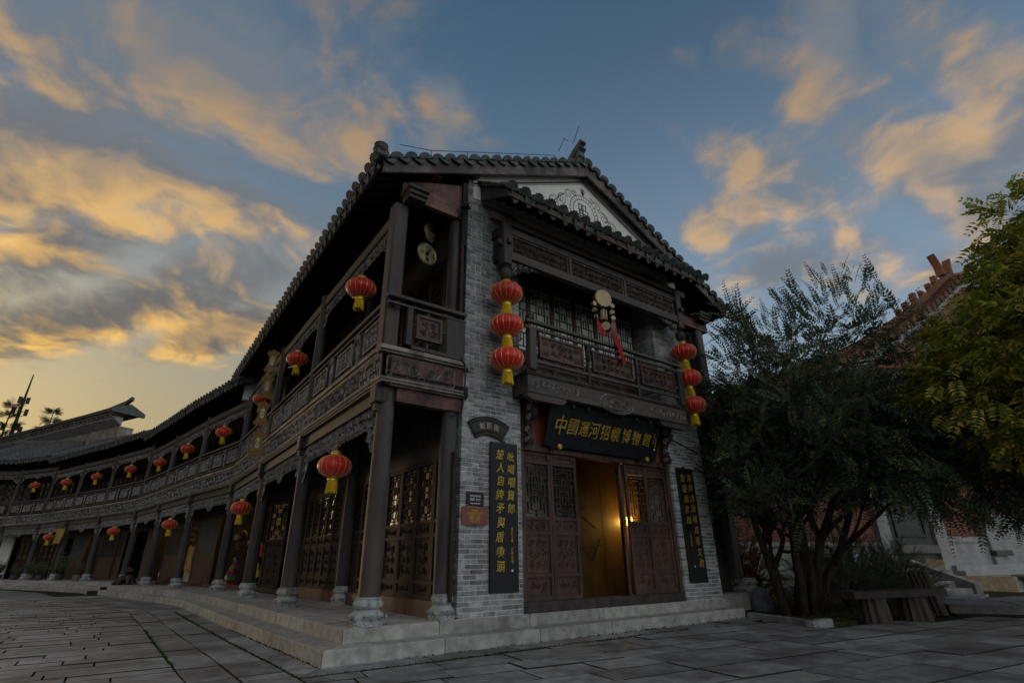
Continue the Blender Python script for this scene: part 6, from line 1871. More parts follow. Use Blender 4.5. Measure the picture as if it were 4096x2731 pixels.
# fallen leaves and grass tufts on the bed
fl_ = MB(); q = random.Random(8)
for _ in range(900):
    x_, y_ = q.uniform(5.3, 12), q.uniform(-3.0, 1.5)
    if not inside((x_, y_), bed): continue
    a, s_ = q.uniform(0, 6.28), q.uniform(.015, .035); z = .04
    fl_._add([(x_, y_, z), (x_ + s_*math.cos(a), y_ + s_*math.sin(a), z + q.uniform(0, .012)), (x_ + 1.6*s_*math.cos(a + .5), y_ + 1.6*s_*math.sin(a + .5), z + .004), (x_ + s_*math.cos(a + 1), y_ + s_*math.sin(a + 1), z + q.uniform(0, .012))], [(0, 1, 2, 3)])
struct(tag(fl_.build('fallen_leaves', gold_leaf), 'scattered fallen leaves on the soil under the tree', 'leaves'), 'stuff')
gt = MB()
for _ in range(1500):
    x_, y_ = q.uniform(5.2, 8.6), q.uniform(-2.5, -1.2)
    if not inside((x_, y_ + .02), bed): continue
    a, h = q.uniform(0, 6.28), q.uniform(.02, .07); gt._add([(x_ - .006, y_, .03), (x_ + .006, y_, .03), (x_ + .03*math.cos(a), y_ + .03*math.sin(a), .03 + h)], [(0, 1, 2)])
struct(tag(gt.build('grass', shrub_leaf), 'thin grass at the edge of the planting bed', 'grass'), 'stuff')
# log bench
def fluted(mb, x_, y_, r0, r1, h, sd, tilt=(0, 0)):
    qq = random.Random(sd); n = 26; vs, fs = [], []
    fl2 = [1 + (.10 if k % 2 else -.07) + qq.uniform(-.05, .05) for k in range(n)]
    for j in range(5):
        t = j/4; rr = r0 + (r1 - r0)*t
        for k in range(n):
            w_ = 2*math.pi*k/n; vs.append((x_ + tilt[0]*t + rr*fl2[k]*math.cos(w_), y_ + tilt[1]*t + rr*fl2[k]*math.sin(w_), h*t))
    for j in range(4):
        for k in range(n): k2 = (k + 1) % n; fs.append((j*n + k, j*n + k2, (j + 1)*n + k2, (j + 1)*n + k))
    fs.append(tuple(range(4*n, 5*n))); mb._add(vs, fs)
stump_m = mat('pale_weathered_log', (.030, .028, .022), (.11, .100, .080), 8, .85, (1, 1, .12), .7, .2, vary=.1)
plank_m = mat('dark_bench_plank', (.018, .015, .014), (.055, .047, .042), 6, .7, (.3, 1, 1), .5, .3)
bench = thing('log_bench', 'dark plank bench on two fluted log stumps beside the planting bed', 'bench', (6.78, -2.30, 0), math.atan2(-.33, .94))
for x_, sd in ((-.42, 1), (.42, 2)):
    b = MB(); fluted(b, x_, 0, .21, .18, .36, sd); b.build('stump', stump_m, bench)
b = MB(); qq = random.Random(2); pts = []
for k in range(13): pts.append((-.95 + k*1.9/12, -.22 + qq.uniform(-.025, .025)))
for k in range(13): pts.append((.95 - k*1.9/12, .24 + qq.uniform(-.03, .03)))
b.prism(ccw(pts), .36, .46, 'xy'); b.build('seat', plank_m, bench)
st_ = thing('fluted_stump', 'tall upright fluted log standing at the right end of the bench', 'log', (8.45, -2.30, 0))
b = MB(); fluted(b, 0, 0, .17, .14, .70, 6, (-.10, .06)); b.build('log', stump_m, st_)
# rock-shaped loudspeaker by the plinth
rk = thing('rock_speaker', 'blue-grey rock-shaped garden loudspeaker with grille beside the plinth', 'loudspeaker', (6.72, -.08, .03), R(-35))
b = MB(); vs, fs = [], []; n = 18; qq = random.Random(9)
for j, (t, rr) in enumerate(((0, .20), (.12, .20), (.24, .185), (.33, .15), (.39, .09), (.41, .02))):
    for k in range(n):
        w_ = 2*math.pi*k/n; vs.append((rr*(1 + qq.uniform(-.06, .06))*math.cos(w_), rr*.85*(1 + qq.uniform(-.06, .06))*math.sin(w_), t))
for j in range(5):
    for k in range(n): k2 = (k + 1) % n; fs.append((j*n + k, j*n + k2, (j + 1)*n + k2, (j + 1)*n + k))
b._add(vs, fs); b.build('shell', mat('blue_grey_resin', (.07, .09, .11), (.16, .19, .22), 12, .6, bump=.6, vary=0), rk, 60)
for k in range(19):
    rr, a = (0, 0) if k == 0 else ((.032, k*1.047) if k < 7 else (.062, k*.5236))
    b = MB(); b.lathe([(.010, -.012), (.010, .004)], 8); b.build('grille_hole', board_m, rk, None, T(rr*math.cos(a), -.168, .19 + rr*math.sin(a)) @ RX(R(90)))
# stone slabs leading to the stairs
core = MB(); core.prism(ccw([(8.75, -2.5), (10.2, -1.6), (13.2, -2.4), (11.5, -4.6), (9.3, -3.5)]), -.03, .12, 'xy'); sp_ = struct(core.build('stone_path', joint_m))
for qd in ([(8.7, -2.45), (9.5, -2.0), (10.2, -2.9), (9.25, -3.45)], [(9.5, -2.0), (10.3, -1.55), (11.2, -2.3), (10.2, -2.9)], [(10.3, -1.55), (12.4, -1.3), (12.9, -2.0), (11.2, -2.3)], [(9.25, -3.45), (10.2, -2.9), (11.3, -4.0), (10.3, -4.3)], [(10.2, -2.9), (11.2, -2.3), (13.2, -2.7), (11.3, -4.0)]):
    m_ = MB(); slab(m_, qd, .02, .15, .012, .015); m_.build('path_slab', slab_m, sp_)

# ================================================================== RED BRICK HALL BEHIND THE TREES
HF = fr((17.52, -.16, 0), (.9708, -.24), (-.24, -.9708))         # x along the facade, y towards the square
hall = thing('brick_hall', 'red brick hall with white stone base and swept swallowtail roof behind the trees', 'building')
rb_m = bpy.data.materials.new('red_brickwork'); rb_m.use_nodes = True
_t = rb_m.node_tree; _t.nodes.clear(); _N = NT(_t)
_tc = _N.node('ShaderNodeTexCoord').outputs['Object']; _sp = _N.node('ShaderNodeSeparateXYZ'); _t.links.new(_tc, _sp.inputs[0])
_cb = _N.node('ShaderNodeCombineXYZ'); _t.links.new(_sp.outputs[0], _cb.inputs[0]); _t.links.new(_sp.outputs[2], _cb.inputs[1])
_br = _N.node('ShaderNodeTexBrick'); _t.links.new(_cb.outputs[0], _br.inputs['Vector'])
_br.inputs['Color1'].default_value = (.20, .048, .030, 1); _br.inputs['Color2'].default_value = (.15, .038, .026, 1); _br.inputs['Mortar'].default_value = (.28, .20, .17, 1)
_br.inputs['Scale'].default_value = 1.0; _br.inputs['Mortar Size'].default_value = .008; _br.inputs['Brick Width'].default_value = .30; _br.inputs['Row Height'].default_value = .085
_b = _N.node('ShaderNodeBsdfPrincipled'); _t.links.new(_N.mix(_N.mul(_N.noise(_tc, 1.6, 5), .5), _br.outputs['Color'], (.20, .07, .05)), _b.inputs['Base Color']); _b.inputs['Roughness'].default_value = .85
_t.links.new(_b.outputs[0], _N.node('ShaderNodeOutputMaterial').inputs[0])
hs_m = mat('hall_white_stone', (.27, .28, .275), (.42, .43, .42), 2.5, .85, bump=.2, vary=.08, patch=((.26, .27, .26), 1.2, .5, .75, .6))
def hb_(name, m_, *bx, mx=None):
    b = MB()
    for q_ in bx: b.box(*q_)
    return b.build(name, m_, hall, None, HF if mx is None else mx)
# gable wall whose top follows the curved verge
verge = [(-9.5, 4.6), (-8.0, 5.2), (-5, 6.3), (-3, 7.05), (-1.74, 7.5), (-.65, 8.0), (.86, 8.75), (2.6, 9.75), (4.55, 10.9), (6.6, 12.3), (9, 12.9), (14, 12.9)]
b = MB(); b.prism([(-9.5, 1.30)] + [(14, 1.30)] + [(s_, z - .55) for s_, z in verge[::-1]], -.5, -.02, 'xz'); b.build('brick_wall', rb_m, hall, None, HF)
b = MB(); b.prism([(s_, z - .55) for s_, z in verge] + [(s_, z - .12) for s_, z in verge[::-1]], -.5, .06, 'xz'); b.build('white_band', hs_m, hall, None, HF)
ot_m = mat('orange_roof_tile', (.13, .052, .030), (.24, .11, .062), 8, .7, bump=.4, vary=.15)
for k in range(len(verge) - 1):
    (s0, z0), (s1, z1) = verge[k], verge[k + 1]; n = max(2, int((s1 - s0)/.35))
    for j in range(n):
        t = (j + .5)/n; b = MB(); b.tube([(0, -.6, 0), (0, .28, -.10)], .16, 8); b.build('verge_tile', ot_m, hall, 40, HF @ T(s0 + (s1 - s0)*t, 0, z0 + (z1 - z0)*t - .02))
b = MB(); b.prism([(s_, z + .10) for s_, z in verge] + [(s_, z + .30) for s_, z in verge[::-1]], -.5, -.2, 'xz'); b.build('verge_ridge', ot_m, hall, None, HF)
# swallowtail finial and ridge ornaments
b = MB()
for dx in (-.28, .28):
    b.prism([(6.6 + dx - .09, 12.5), (6.6 + dx + .09, 12.5), (6.6 + dx*1.3 + .09, 13.0), (6.6 + dx*2.0 + .05, 13.5), (6.6 + dx*2.0 - .04, 13.5), (6.6 + dx*1.2 - .05, 13.0)], -.5, -.2, 'xz')
b.build('swallowtail', ot_m, hall, None, HF)
for k, s_ in enumerate((2.3, 2.9, 3.6, 4.3, 5.0, 5.6)): 
    z = 9.75 + (s_ - 2.6)*.62; b = MB(); b.box(s_ - .10, s_ + .10, -.45, -.25, z, z + .45 + .12*(k % 3)); b.box(s_ - .18, s_ + .06, -.42, -.28, z + .35, z + .5)
    b.build('ridge_ornament', ot_m, hall, None, HF)
# stone base, pillars, dark window bay, plinth
hb_('stone_base', hs_m, (-9.5, -2.6, -.5, .02, .3, 1.24), (-.3, 2.05, -.5, .02, .3, 1.36), (2.62, 14, -.5, .02, .3, 2.05))
hb_('base_band', hs_m, (-9.5, -2.62, -.5, .06, 1.24, 1.34)); hb_('base_band', hs_m, (-.02, 2.05, -.5, .06, 1.36, 1.52)); hb_('base_band', hs_m, (2.62, 14, -.5, .06, 2.05, 2.25))
for s0, s1, zt in ((-.60, -.02, 7.0), (2.05, 2.62, 8.5), (-3.1, -2.62, 6.2)):
    hb_('pillar', hs_m, (s0, s1, -.4, .12, .3, zt))
hb_('window_bay', mat('dark_green_panel', (.035, .042, .038), (.07, .08, .07), 4, .6, bump=.2), (-2.62, -.60, -.3, .04, .9, 4.0)); hb_('sill', mat('dark_stone_sill', (.12, .115, .11), (.2, .19, .18), 5, .8), (-2.62, -.60, -.2, .14, 1.05, 1.28))
hb_('window_frame', wood_dark, (-2.3, -.9, .04, .08, 1.5, 1.58), (-2.3, -.9, .04, .08, 2.5, 2.58), (-2.3, -2.22, .04, .08, 1.58, 2.5), (-.98, -.9, .04, .08, 1.58, 2.5))
for z in (2.2, 2.7, 3.15, 3.6):
    hb_('brick_band', hs_m, (-.02, 2.05, -.1, -.008, z, z + .018)); hb_('brick_band', hs_m, (2.62, 14, -.1, -.008, z + .3, z + .318))
hb_('plinth_course', hs_m, (-.3, 14, -.2, .25, .55, .70), (-.3, 14, -.2, .45, .42, .55)); hb_('stone_relief', mat('dark_relief', (.06, .06, .058), (.14, .14, .13), 20, .8, bump=.6), (2.05, 2.95, .02, .20, .95, 1.12))
b = MB(); b.box(-.5, 14, .0, 1.7, -.05, .42); struct(b.build('hall_terrace', stone_m, None, None, HF))
# rubble retaining wall below the terrace
rw = thing('rubble_wall', 'low retaining wall of tan and grey rubble stones below the hall', 'wall')
stn = [mat('rubble_%d' % k, c, tuple(x_*1.5 for x_ in c), 5, .85, bump=.6) for k, c in enumerate(((.13, .095, .06), (.09, .092, .095), (.21, .205, .185)))]
q = random.Random(3); s_ = -.2
while s_ < 9:
    w = q.uniform(.45, .85); k = q.randint(0, 2)
    b = MB(); pts = [(s_ + .02, -.02), (s_ + w - .02 + q.uniform(-.03, .03), -.02), (s_ + w - .03, .36), (s_ + q.uniform(.02, .08), .36)]
    b.prism(pts, 1.66, 1.80 + q.uniform(-.02, .03), 'xz'); b.build('rubble_stone', stn[k], rw, None, HF); s_ += w
b = MB(); b.box(-.3, 9, 1.55, 1.86, .36, .46); b.build('coping', mat('coping', (.10, .10, .105), (.19, .19, .19), 5, .8, bump=.4), rw, None, HF)
# stairs with a sloping cheek stone
stairs = thing('stone_stairs', 'short flight of grey stone stairs with a sloping pale cheek stone', 'stairs')
SF = fr((12.6, -1.55, 0), (.9708, -.24), (-.24, -.9708))
for k in range(4):
    b = MB(); b.cbox(-.75, .45, -.34*(k + 1), -.34*k + .04, .02 + .0*k, .26 + .14*k, .012); b.build('step', stone_m, stairs, None, SF)
b = MB(); b.prism([(.10, .14), (.10, .36), (-1.35, .90), (-1.35, .30)], .45, .70, 'yz'); b.build('cheek_stone', hs_m, stairs, None, SF)
# ================================================================== FAR END OF THE STREET
AF = fr((-5.2, 37.1, .75), (-.436, .90), (-.90, -.436))
tmp = thing('temple_hall', 'tall pale hall with coved cornice and upturned ridge behind the far roofs', 'building')
tw_m = mat('weathered_lime_wall', (.19, .175, .15), (.36, .335, .29), 2.0, .9, bump=.2, vary=0, patch=((.10, .10, .095), .8, .45, .7, .7))
cv_m = mat('grey_cornice', (.20, .20, .21), (.34, .34, .35), 3, .85, bump=.1, vary=0)
b = MB(); b.box(.2, 24, -.9, 0, 0, 9.0); b.build('wall', tw_m, tmp, None, AF)
b = MB(); b.prism([(0, 9.0), (.55, 9.42), (.55, 9.55), (.0, 9.55)], 0, 24, 'yz'); b.build('cove', cv_m, tmp, None, AF)
for k in range(40):
    b = MB(); b.box(.2 + k*.6, .45 + k*.6, .0, .70, 9.55, 9.68); b.build('corbel', tw_m, tmp, None, AF)
b = MB(); b.box(-.1, 24, -.1, .78, 9.68, 9.80); b.build('cornice', tw_m, tmp, None, AF)
b = MB(); b.prism([(.95, 9.80), (.95, 9.88), (-.05, 10.36), (-1.0, 9.88), (-1.0, 9.8)], -.3, 24, 'yz'); b.build('roof', tile_far, tmp, None, AF)
for k in range(90):
    b_me = row_far if k else row_far
    inst(b_me, 'tile_row', tmp, AF @ T(-.2 + k*.27, .95, 9.86) @ RX(-math.atan(.485)) @ S(1, .22, 1))
b = MB(); b.prism([(-.35, 10.74), (-.15, 10.70), (.4, 10.50), (2.5, 10.33), (8, 10.26), (24, 10.25), (24, 10.5), (8, 10.52), (2.5, 10.60), (.3, 10.80), (-.3, 11.0)][::-1], -.20, .0, 'xz')
b.build('ridge', tile_far, tmp, None, AF)
b = MB(); b.prism([(1.0, 9.75), (1.0, 9.95), (-.05, 10.46), (-1.1, 9.95), (-1.1, 9.7)], -.45, -.25, 'yz'); b.build('gable_coping', tile_m, tmp, None, AF)
# mast and conifers on the skyline
mast = thing('antenna_mast', 'thin antenna mast with panels rising above the far roofs', 'mast', (-14.5, 62.9, 0))
b = MB(); b.tube([(0, 0, 0), (0, 0, 14), (0, 0, 19.2)], [.35, .16, .05], 8); b.build('pole', metal_m, mast)
for z, r_ in ((15.3, .55), (16.4, .35), (13.6, .8)):
    for k in range(3):
        a = k*2.1 + z; b = MB(); b.tube([(0, 0, z), (r_*math.cos(a), r_*math.sin(a), z + .1)], .035, 5); b.box(r_*math.cos(a) - .14, r_*math.cos(a) + .14, r_*math.sin(a) - .08, r_*math.sin(a) + .08, z - .3, z + .35); b.build('antenna_panel', metal_m, mast)
def conifer(loc, h, label, sd, w):
    o = thing('conifer', label, 'tree', loc, group='conifers behind the far roofs'); b = MB(); b.tube([(0, 0, 0), (0, 0, h*.7), (0, 0, h)], [.25, .12, .03], 6); b.build('trunk', bark_m, o)
    r2_ = np.random.default_rng(sd); pos, dirs = [], []
    for k in range(7):
        z = h*(.62 + .36*k/6); a0 = r2_.uniform(0, 6.28)
        for j in range(4):
            a = a0 + j*1.57 + r2_.normal(0, .3); rr = w*(1.15 - k/7)
            for m2 in range(26):
                t = r2_.uniform(.25, 1); pos.append([rr*t*math.cos(a) + r2_.normal(0, .12), rr*t*math.sin(a) + r2_.normal(0, .12), z + t*.25 + r2_.normal(0, .10)]); dirs.append([math.cos(a), math.sin(a), .5 + r2_.normal(0, .4)])
    foliage('crown', np.array(pos), np.array(dirs), [spray_template(9, .55, .16, .02, .2, 51)], pine_leaf, o, sd)
conifer((-14.9, 61.5, 0), 15.6, 'dark conifer beside the antenna mast at the far left', 1, 1.5)
conifer((-12.0, 63.2, 0), 15.8, 'slender dark conifer to the right of the antenna mast', 2, .9)
ft = thing('far_tree', 'yellow-green treetop behind the far roofs at the left edge', 'tree', (-17.2, 58, 0))
b = MB(); b.tube([(0, 0, 0), (0, 0, 11)], [.3, .15], 6); b.build('trunk', bark_m, ft)
pos = np.array([np.array([0, 0, 11.2]) + (lambda v: v/np.linalg.norm(v)*np.array([2.4, 2.4, 1.7])*rg.uniform(.4, 1))(rg.normal(size=3)) for _ in range(900)])
foliage('crown', pos, rg.normal(size=(900, 3)), [spray_template(6, .4, .14, .08, .2, 61)], yellow_leaf, ft, 3)

# ================================================================== SHOP GOODS AND SMALL THINGS UNDER THE GALLERY
def bayF(i): return fr((C[i].x, C[i].y, 0), C[i + 1] - C[i]), (C[i + 1] - C[i]).length
def in_bay(i, s_, y, z):
    F, L_ = bayF(i); v = F @ Vector((s_*L_, y, z)); return tuple(v), math.atan2(F[1][0], F[0][0])
def ball(mb, c, r_, sx_=1, sy_=1, sz_=1, n=12):
    M0 = mb.M; mb.M = (M0 or Matrix()) @ T(*c) @ S(sx_, sy_, sz_)
    mb.lathe([(max(.001, r_*math.sin(math.pi*k/8)), -r_*math.cos(math.pi*k/8)) for k in range(9)], n, cap=False); mb.M = M0
plain = lambda n, c, rough=.8: mat(n, tuple(x_*.8 for x_ in c), c, 15, rough, bump=.15, vary=.05)
# plush monkey
p, rz = in_bay(3, .66, -1.45, 1.55); mk = thing('plush_monkey', 'big brown plush monkey hanging in the toy shop doorway', 'toy', p, rz)
b = MB(); ball(b, (0, 0, .30), .20, 1, .9, .95); ball(b, (0, 0, .0), .15, 1, .85, 1.2); ball(b, (-.20, 0, .34), .07, 1, .5, 1); ball(b, (.20, 0, .34), .07, 1, .5, 1); ball(b, (-.12, .06, -.14), .07, 1, 1.2, .8); ball(b, (.12, .06, -.14), .07, 1, 1.2, .8); b.build('body', plain('monkey_plush', (.085, .045, .022)), mk, 60)
b = MB(); ball(b, (0, .12, .24), .14, 1.15, .7, .8); b.build('muzzle', plain('monkey_face', (.30, .20, .11)), mk, 60)
for s_ in (-1, 1):
    b = MB(); ball(b, (s_*.05, .19, .36), .016); b.build('eye', board_m, mk, 60)
def doll(i, s_, y, z, label, dress, h=.42):
    p, rz = in_bay(i, s_, y, z); o = thing('rag_doll', label, 'doll', p, rz, 'dolls hanging in the doorway')
    b = MB(); b.lathe([(.15, -h*.5), (.135, -h*.42), (.09, -h*.1), (.055, h*.2), (.06, h*.25)], 14); ball(b, (-.09, 0, h*.12), .035, 1, 1, 2); ball(b, (.09, 0, h*.12), .035, 1, 1, 2); b.build('dress', plain('dress_' + dress[0], dress[1]), o, 60)
    b = MB(); ball(b, (0, 0, h*.38), .07); b.build('head', plain('doll_skin', (.42, .24, .16)), o, 60)
    b = MB(); ball(b, (0, -.012, h*.40), .076, 1, 1, .95); b.build('hair', plain('doll_hair', (.05, .02, .012)), o, 60)
doll(2, .955, -1.05, .86, 'yellow-dressed rag doll hanging low by the open door', ('yellow', (.58, .50, .10)), .46)
doll(2, .935, -1.08, 1.36, 'red-dressed rag doll hanging above the yellow doll', ('red', (.48, .05, .06)), .40)
doll(3, .58, -1.3, 1.0, 'small purple-dressed doll hanging below the plush monkey', ('purple', (.16, .06, .13)), .34)
# toy boxes and flower balls
for k, (z, col, nm, lab) in enumerate(((.50, (.12, .30, .08), 'green', 'green patterned toy box on the shop floor'), (.32, (.30, .03, .03), 'red', 'red toy box under the green one'))):
    p, rz = in_bay(3, .70, -1.35, z); o = thing('toy_box', lab, 'box', p, rz)
    b = MB(); b.cbox(-.20, .20, -.12, .12, 0, .17, .01); b.build('box', plain('box_' + nm, col, .5), o)
    for j in range(3):
        b = MB(); b.box(-.15 + j*.11, -.07 + j*.11, .121, .124, .05, .12); b.build('label', white_m, o)
for k, (dx, dz_, col) in enumerate(((-.06, .0, (.60, .04, .30)), (.04, .06, (.75, .05, .05)), (.0, .13, (.45, .60, .05)), (.10, -.02, (.35, .04, .45)))):
    p, rz = in_bay(3, .57, -1.22, .72 + dz_); o = thing('pompom', '%s bright pompom flower in the toy shop doorway' % ('pink', 'red', 'lime green', 'purple')[k], 'toy', (p[0] + dx, p[1] + dx, p[2]), 0, 'pompom flowers')
    b = MB()
    for j in range(26):
        v = Vector((rg.normal(), rg.normal(), rg.normal())).normalized()*.055; ball(b, v, .022, n=6)
    b.build('petals', plain('pompom_%d' % k, col), o, 60)
for k in range(8):
    p, rz = in_bay(3, .45 + .05*k, -1.9, .9 + .22*(k % 4)); o = thing('toy_pack', '%s small pale packet on the toy shop racks, counting inwards' % ORD[k], 'toy', p, rz, 'packets on the toy racks')
    b = MB(); b.cbox(-.06, .06, -.02, .02, 0, .15, .005); b.build('packet', plain('packet_%d' % k, ((.45, .3, .3), (.25, .3, .45), (.5, .45, .3), (.4, .15, .3))[k % 4], .5), o)
# scarves and twisted tassels in the textile shop
for k, (s_, col, z, l, nm) in enumerate(((.62, (.42, .22, .05), 1.62, .80, 'ochre'), (.68, (.50, .38, .30), 1.60, .70, 'cream'), (.74, (.46, .25, .04), 1.66, .85, 'mustard'), (.79, (.40, .20, .05), 1.60, .75, 'tan'))):
    p, rz = in_bay(4, s_, -1.15, z); o = thing('hanging_scarf', '%s scarf hanging in the textile shop doorway' % nm, 'scarf', p, rz, 'scarves in the doorway')
    b = MB(); vs, fs = [], []
    for i in range(9):
        for j in range(7):
            t = j/6 - .5; w = .16 + .08*i/8; vs.append((t*w, .03*math.sin(t*13 + i*.4), -l*i/8 - (.10*abs(t)*2 if i == 8 else 0)))
    for i in range(8):
        for j in range(6): fs.append((i*7 + j, i*7 + j + 1, (i + 1)*7 + j + 1, (i + 1)*7 + j))
    b._add(vs, fs); b.build('cloth', plain('scarf_' + nm, col), o, 60)
tw_gold = plain('braid_gold', (.34, .20, .10)); tw_blk = plain('braid_black', (.02, .018, .018))
for k in range(5):
    p, rz = in_bay(4, .62 + .045*k, -1.12, 2.30); o = thing('twisted_braid', '%s black and gold twisted braid hanging above the scarves' % ORD[k], 'braid', p, rz, 'braids above the scarves')
    for j, m_ in enumerate((tw_gold, tw_blk)):
        b = MB(); b.tube([(.022*math.cos(t*.9 + j*math.pi), .022*math.sin(t*.9 + j*math.pi), -t*.028) for t in range(22)], .016, 5); b.build('strand', m_, o, 60)
p, rz = in_bay(4, .84, -1.5, H2 + .1); o = thing('white_cabinet', 'pale cabinet standing inside the textile shop doorway', 'cabinet', p, rz); b = MB(); b.cbox(-.28, .28, -.2, .2, 0, .75, .01); b.build('body', plain('cabinet_paint', (.50, .42, .38), .6), o); b = MB(); b.box(-.005, .005, .2, .206, .05, .7); b.build('door_gap', board_m, o)
# gilt trinkets on shelves
p, rz = in_bay(5, .74, -1.55, 0); sh = thing('trinket_shelf', 'wooden wall shelf with three boards inside the trinket shop', 'shelf', p, rz)
for z in (.95, 1.28, 1.62):
    b = MB(); b.box(-.30, .30, -.12, .12, z, z + .025); b.build('shelf_board', wood_red, sh)
for s_ in (-.29, .29):
    b = MB(); b.box(s_ - .012, s_ + .012, -.12, .12, .5, 2.0); b.build('upright', wood_red, sh)
for k in range(9):
    z = (.975, 1.305, 1.645)[k % 3]; p, rz = in_bay(5, .67 + .055*(k // 3), -1.50, z); o = thing('gilt_trinket', '%s small gilt figure on the trinket shelves' % ORD[k], 'ornament', p, rz, 'gilt figures on the shelves')
    b = MB(); b.lathe([(.05, 0), (.055, .02), (.03, .05), (.045 + .01*(k % 2), .10), (.02, .15), (.03, .18), (.005, .21)], 10); b.build('figure', brass_m, o, 50)
# fire extinguisher
p, rz = in_bay(5, .77, -1.30, H2 + .10); fe_ = thing('fire_extinguisher', 'red fire extinguisher standing inside the trinket shop doorway', 'extinguisher', p, rz)
b = MB(); b.lathe([(.07, 0), (.075, .02), (.075, .36), (.05, .42), (.025, .44), (.025, .47)], 14); b.build('cylinder', plain('extinguisher_red', (.32, .012, .012), .35), fe_, 50)
b = MB(); b.box(-.05, .07, -.012, .012, .47, .49); b.tube([(.02, 0, .48), (.09, .02, .40), (.10, .02, .22)], .010, 6); b.build('valve', metal_m, fe_)
b = MB(); b.box(-.045, .045, .070, .078, .14, .30); b.build('label', white_m, fe_)
# magazine rack and a blue cloth in the further shop
p, rz = in_bay(7, .64, -1.5, .4); mr = thing('postcard_rack', 'tall rack of pale postcards inside the further shop', 'rack', p, rz)
b = MB(); b.box(-.4, .4, -.03, 0, .2, 2.0); b.build('back', wood_dark, mr)
for r_ in range(5):
    for j in range(5):
        if (r_ + j) % 4 == 3: continue
        b = MB(); b.box(-.38 + j*.16, -.25 + j*.16, .0, .012, .35 + r_*.33, .56 + r_*.33); b.build('postcard', plain('card_%d' % ((r_*2 + j) % 4), ((.35, .38, .40), (.25, .30, .35), (.40, .36, .28), (.15, .17, .2))[(r_*2 + j) % 4], .6), mr)
p, rz = in_bay(7, .80, -1.2, 1.0); o = thing('blue_garment', 'small bright blue garment hanging at the edge of the further shop', 'garment', p, rz); b = MB(); b.prism([(-.08, 0), (.09, 0), (.06, .3), (.10, .42), (.03, .5), (-.03, .5), (-.10, .42), (-.06, .3)], -.02, .02); b.build('cloth', plain('blue_cloth', (.06, .22, .42)), o)
# warm bulbs in the open shops
bulb_m = emit('shop_bulb', (1.0, .62, .25), 2.5)
for i, s_ in ((2, .75), (3, .60), (4, .70), (5, .72), (7, .70)):
    p, rz = in_bay(i, s_, -1.9, 2.45); o = thing('shop_lamp', 'lit warm bulb under the ceiling of the %s shop from the corner' % ('first', 'second', 'third', 'fourth', 'fifth')[(2, 3, 4, 5, 7).index(i)], 'lamp', p, rz, 'shop bulbs')
    b = MB(); ball(b, (0, 0, 0), .04); b.build('bulb', bulb_m, o, 60); b = MB(); b.tube([(0, 0, .04), (0, 0, .45)], .006, 5); b.build('cord', metal_m, o)
    ld = bpy.data.lights.new('shop_light', 'POINT'); ld.energy = 2.0; ld.color = (1, .66, .30); ld.shadow_soft_size = .05
    lo = bpy.data.objects.new('shop_light', ld); COL.objects.link(lo); lo.parent = o; lo.location = (0, 0, -.07)
# yellow wine banner on a pole near the far columns
p = Vector((-6.10, 29.0, 2.75)); o = thing('shop_banner', 'yellow hanging shop banner with rollers near the far columns', 'banner', p, math.atan2(C[8].y - C[7].y, C[8].x - C[7].x))
b = MB(); vs, fs = [], []
for i in range(9):
    for j in range(7): t = j/6 - .5; vs.append((t*.95, .03*math.sin(t*5 + i*.5), -.72*i/8))
for i in range(8):
    for j in range(6): fs.append((i*7 + j, i*7 + j + 1, (i + 1)*7 + j + 1, (i + 1)*7 + j))
b._add(vs, fs); b.build('cloth', plain('banner_ochre', (.40, .27, .06)), o, 60)
for z in (.02, -.74):
    b = MB(); b.tube([(-.60, 0, z), (.60, 0, z)], .035, 8); b.build('roller', wood_dark, o, 40)
b = MB(); b.prism([(-.45, .03), (.45, .03), (.3, .10), (.12, .12), (0, .17), (-.12, .12), (-.3, .10)], -.02, .02); b.build('crest', wood_dark, o)
b = MB(); b.tube([(-.4, 0, .05), (0, -.15, .5), (.4, 0, .05)], .008, 5); b.build('cord', metal_m, o)
# root sculpture between the columns
p = (-3.03, 20.5, H2 + .005); rt_ = thing('root_sculpture', 'gnarled pale driftwood root lying between two columns', 'sculpture', p, R(60))
b = MB(); qq = random.Random(14)
b.tube([(0, 0, .12), (.10, .02, .30), (.05, 0, .50), (-.02, .02, .60)], [.26, .22, .15, .06], 10)
for k in range(8):
    a = k*.8 + qq.uniform(-.2, .2); l = qq.uniform(.35, .65); b.tube([(0, 0, .20), (l*.5*math.cos(a), l*.4*math.sin(a), .22), (l*math.cos(a), l*.7*math.sin(a), .03)], [.14, .09, .045], 8)
b.build('root', stump_m, rt_, 60)
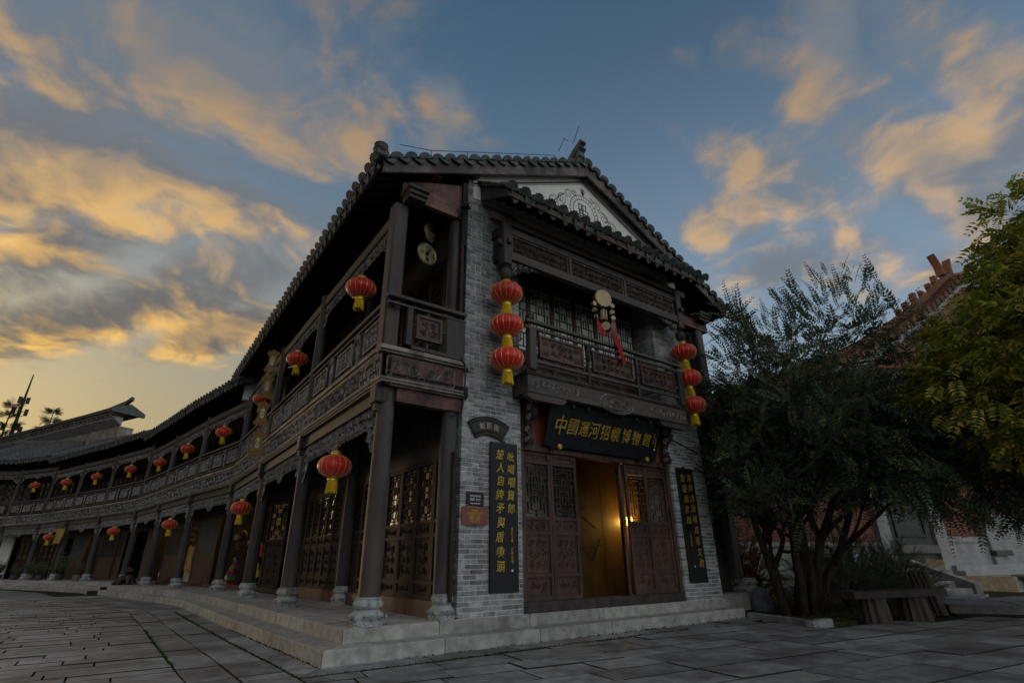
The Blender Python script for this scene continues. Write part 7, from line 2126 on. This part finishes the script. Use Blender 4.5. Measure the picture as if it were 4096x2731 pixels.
# potted plants and mossy edges on the far platform
def pot_plant(i, s_, y, label, h, n, broad, potm, floor=H3):
    p, rz = in_bay(i, s_, y, floor); o = thing('potted_plant', label, 'plant', p, rz, 'potted plants on the far platform')
    b = MB(); b.lathe([(.11, 0), (.15, .06), (.17, .16), (.15, .24), (.165, .26), (.13, .26)], 14); b.build('pot', potm, o, 50)
    r2_ = np.random.default_rng(int(s_*100) + i); pos = np.array([[r2_.normal(0, .05), r2_.normal(0, .05), .25 + abs(r2_.normal(0, .05))] for _ in range(n)]); dirs = np.array([[r2_.normal(0, .5), r2_.normal(0, .5), 1] for _ in range(n)])
    foliage('leaves', pos, dirs, [spray_template(6, h, .13 if broad else .09, .05 if broad else .02, .25, 71)], shrub_leaf, o, i)
clay = plain('glazed_pot', (.20, .17, .13)); dkpot = plain('dark_pot', (.07, .065, .06))
pot_plant(7, .10, .05, 'upright leafy plant in a pale pot by the seventh column', .55, 26, False, clay)
pot_plant(7, .93, -.30, 'spreading palm-like plant in a dark pot beside the banner', .75, 30, True, dkpot)
pot_plant(8, .30, .05, 'low plant in a dark pot left of the banner column', .5, 24, True, dkpot)
pot_plant(8, .62, .05, 'bushy plant in a clay pot further along the far platform', .6, 30, True, clay)
pot_plant(9, .10, .10, 'bonsai-like plant in a shallow dark pot at the platform edge', .4, 26, False, dkpot)
pot_plant(9, .55, .10, 'last potted plant near the white wall', .5, 24, True, dkpot)
# framed picture and little sign on the white end wall
F, L_ = bayF(10); o = thing('framed_picture', 'tall dark-framed picture with green motif on the white end wall', 'picture', (0, 0, 0)); o.matrix_local = F @ T(1.3, -1.07, 1.0)
b = MB(); frame_xz(b, -.42, .42, 0, 1.55, 0, .04, .06); b.build('frame', wood_dark, o); b = MB(); b.box(-.38, .38, .0, .012, .03, 1.52); b.build('paper', plaster_m, o)
b = MB()
for k in range(7): b.prism([(-.12 + .05*k, .35), (-.06 + .05*k, .38 + .06*k), (-.10 + .06*k, .62 + .05*k), (-.16 + .05*k, .45)], .013, .016)
b.build('motif', plain('green_ink', (.03, .07, .05)), o)
o = thing('wall_plate', 'small dark plate on the white end wall left of the picture', 'sign', (0, 0, 0)); o.matrix_local = F @ T(2.5, -1.07, 1.75); b = MB(); b.cbox(-.15, .15, 0, .03, 0, .2, .005); b.build('plate', wood_dark, o)
# wooden wedge posts holding doors open
for k, (i, s_) in enumerate(((2, .85), (3, .02), (4, .05), (5, .5), (7, .42))):
    p, rz = in_bay(i, s_, -.95, H2 if i < 6 else H3); o = thing('door_prop', '%s slanting wooden door prop under the gallery, from the corner' % ORD[k], 'prop', p, rz, 'door props under the gallery')
    b = MB(); b.tube([(0, 0, .015), (.12, -.05, .32)], .016, 5); b.build('stick', wood_dark, o); b = MB(); b.box(-.03, .03, -.03, .03, 0, .02); b.build('foot', wood_dark, o)
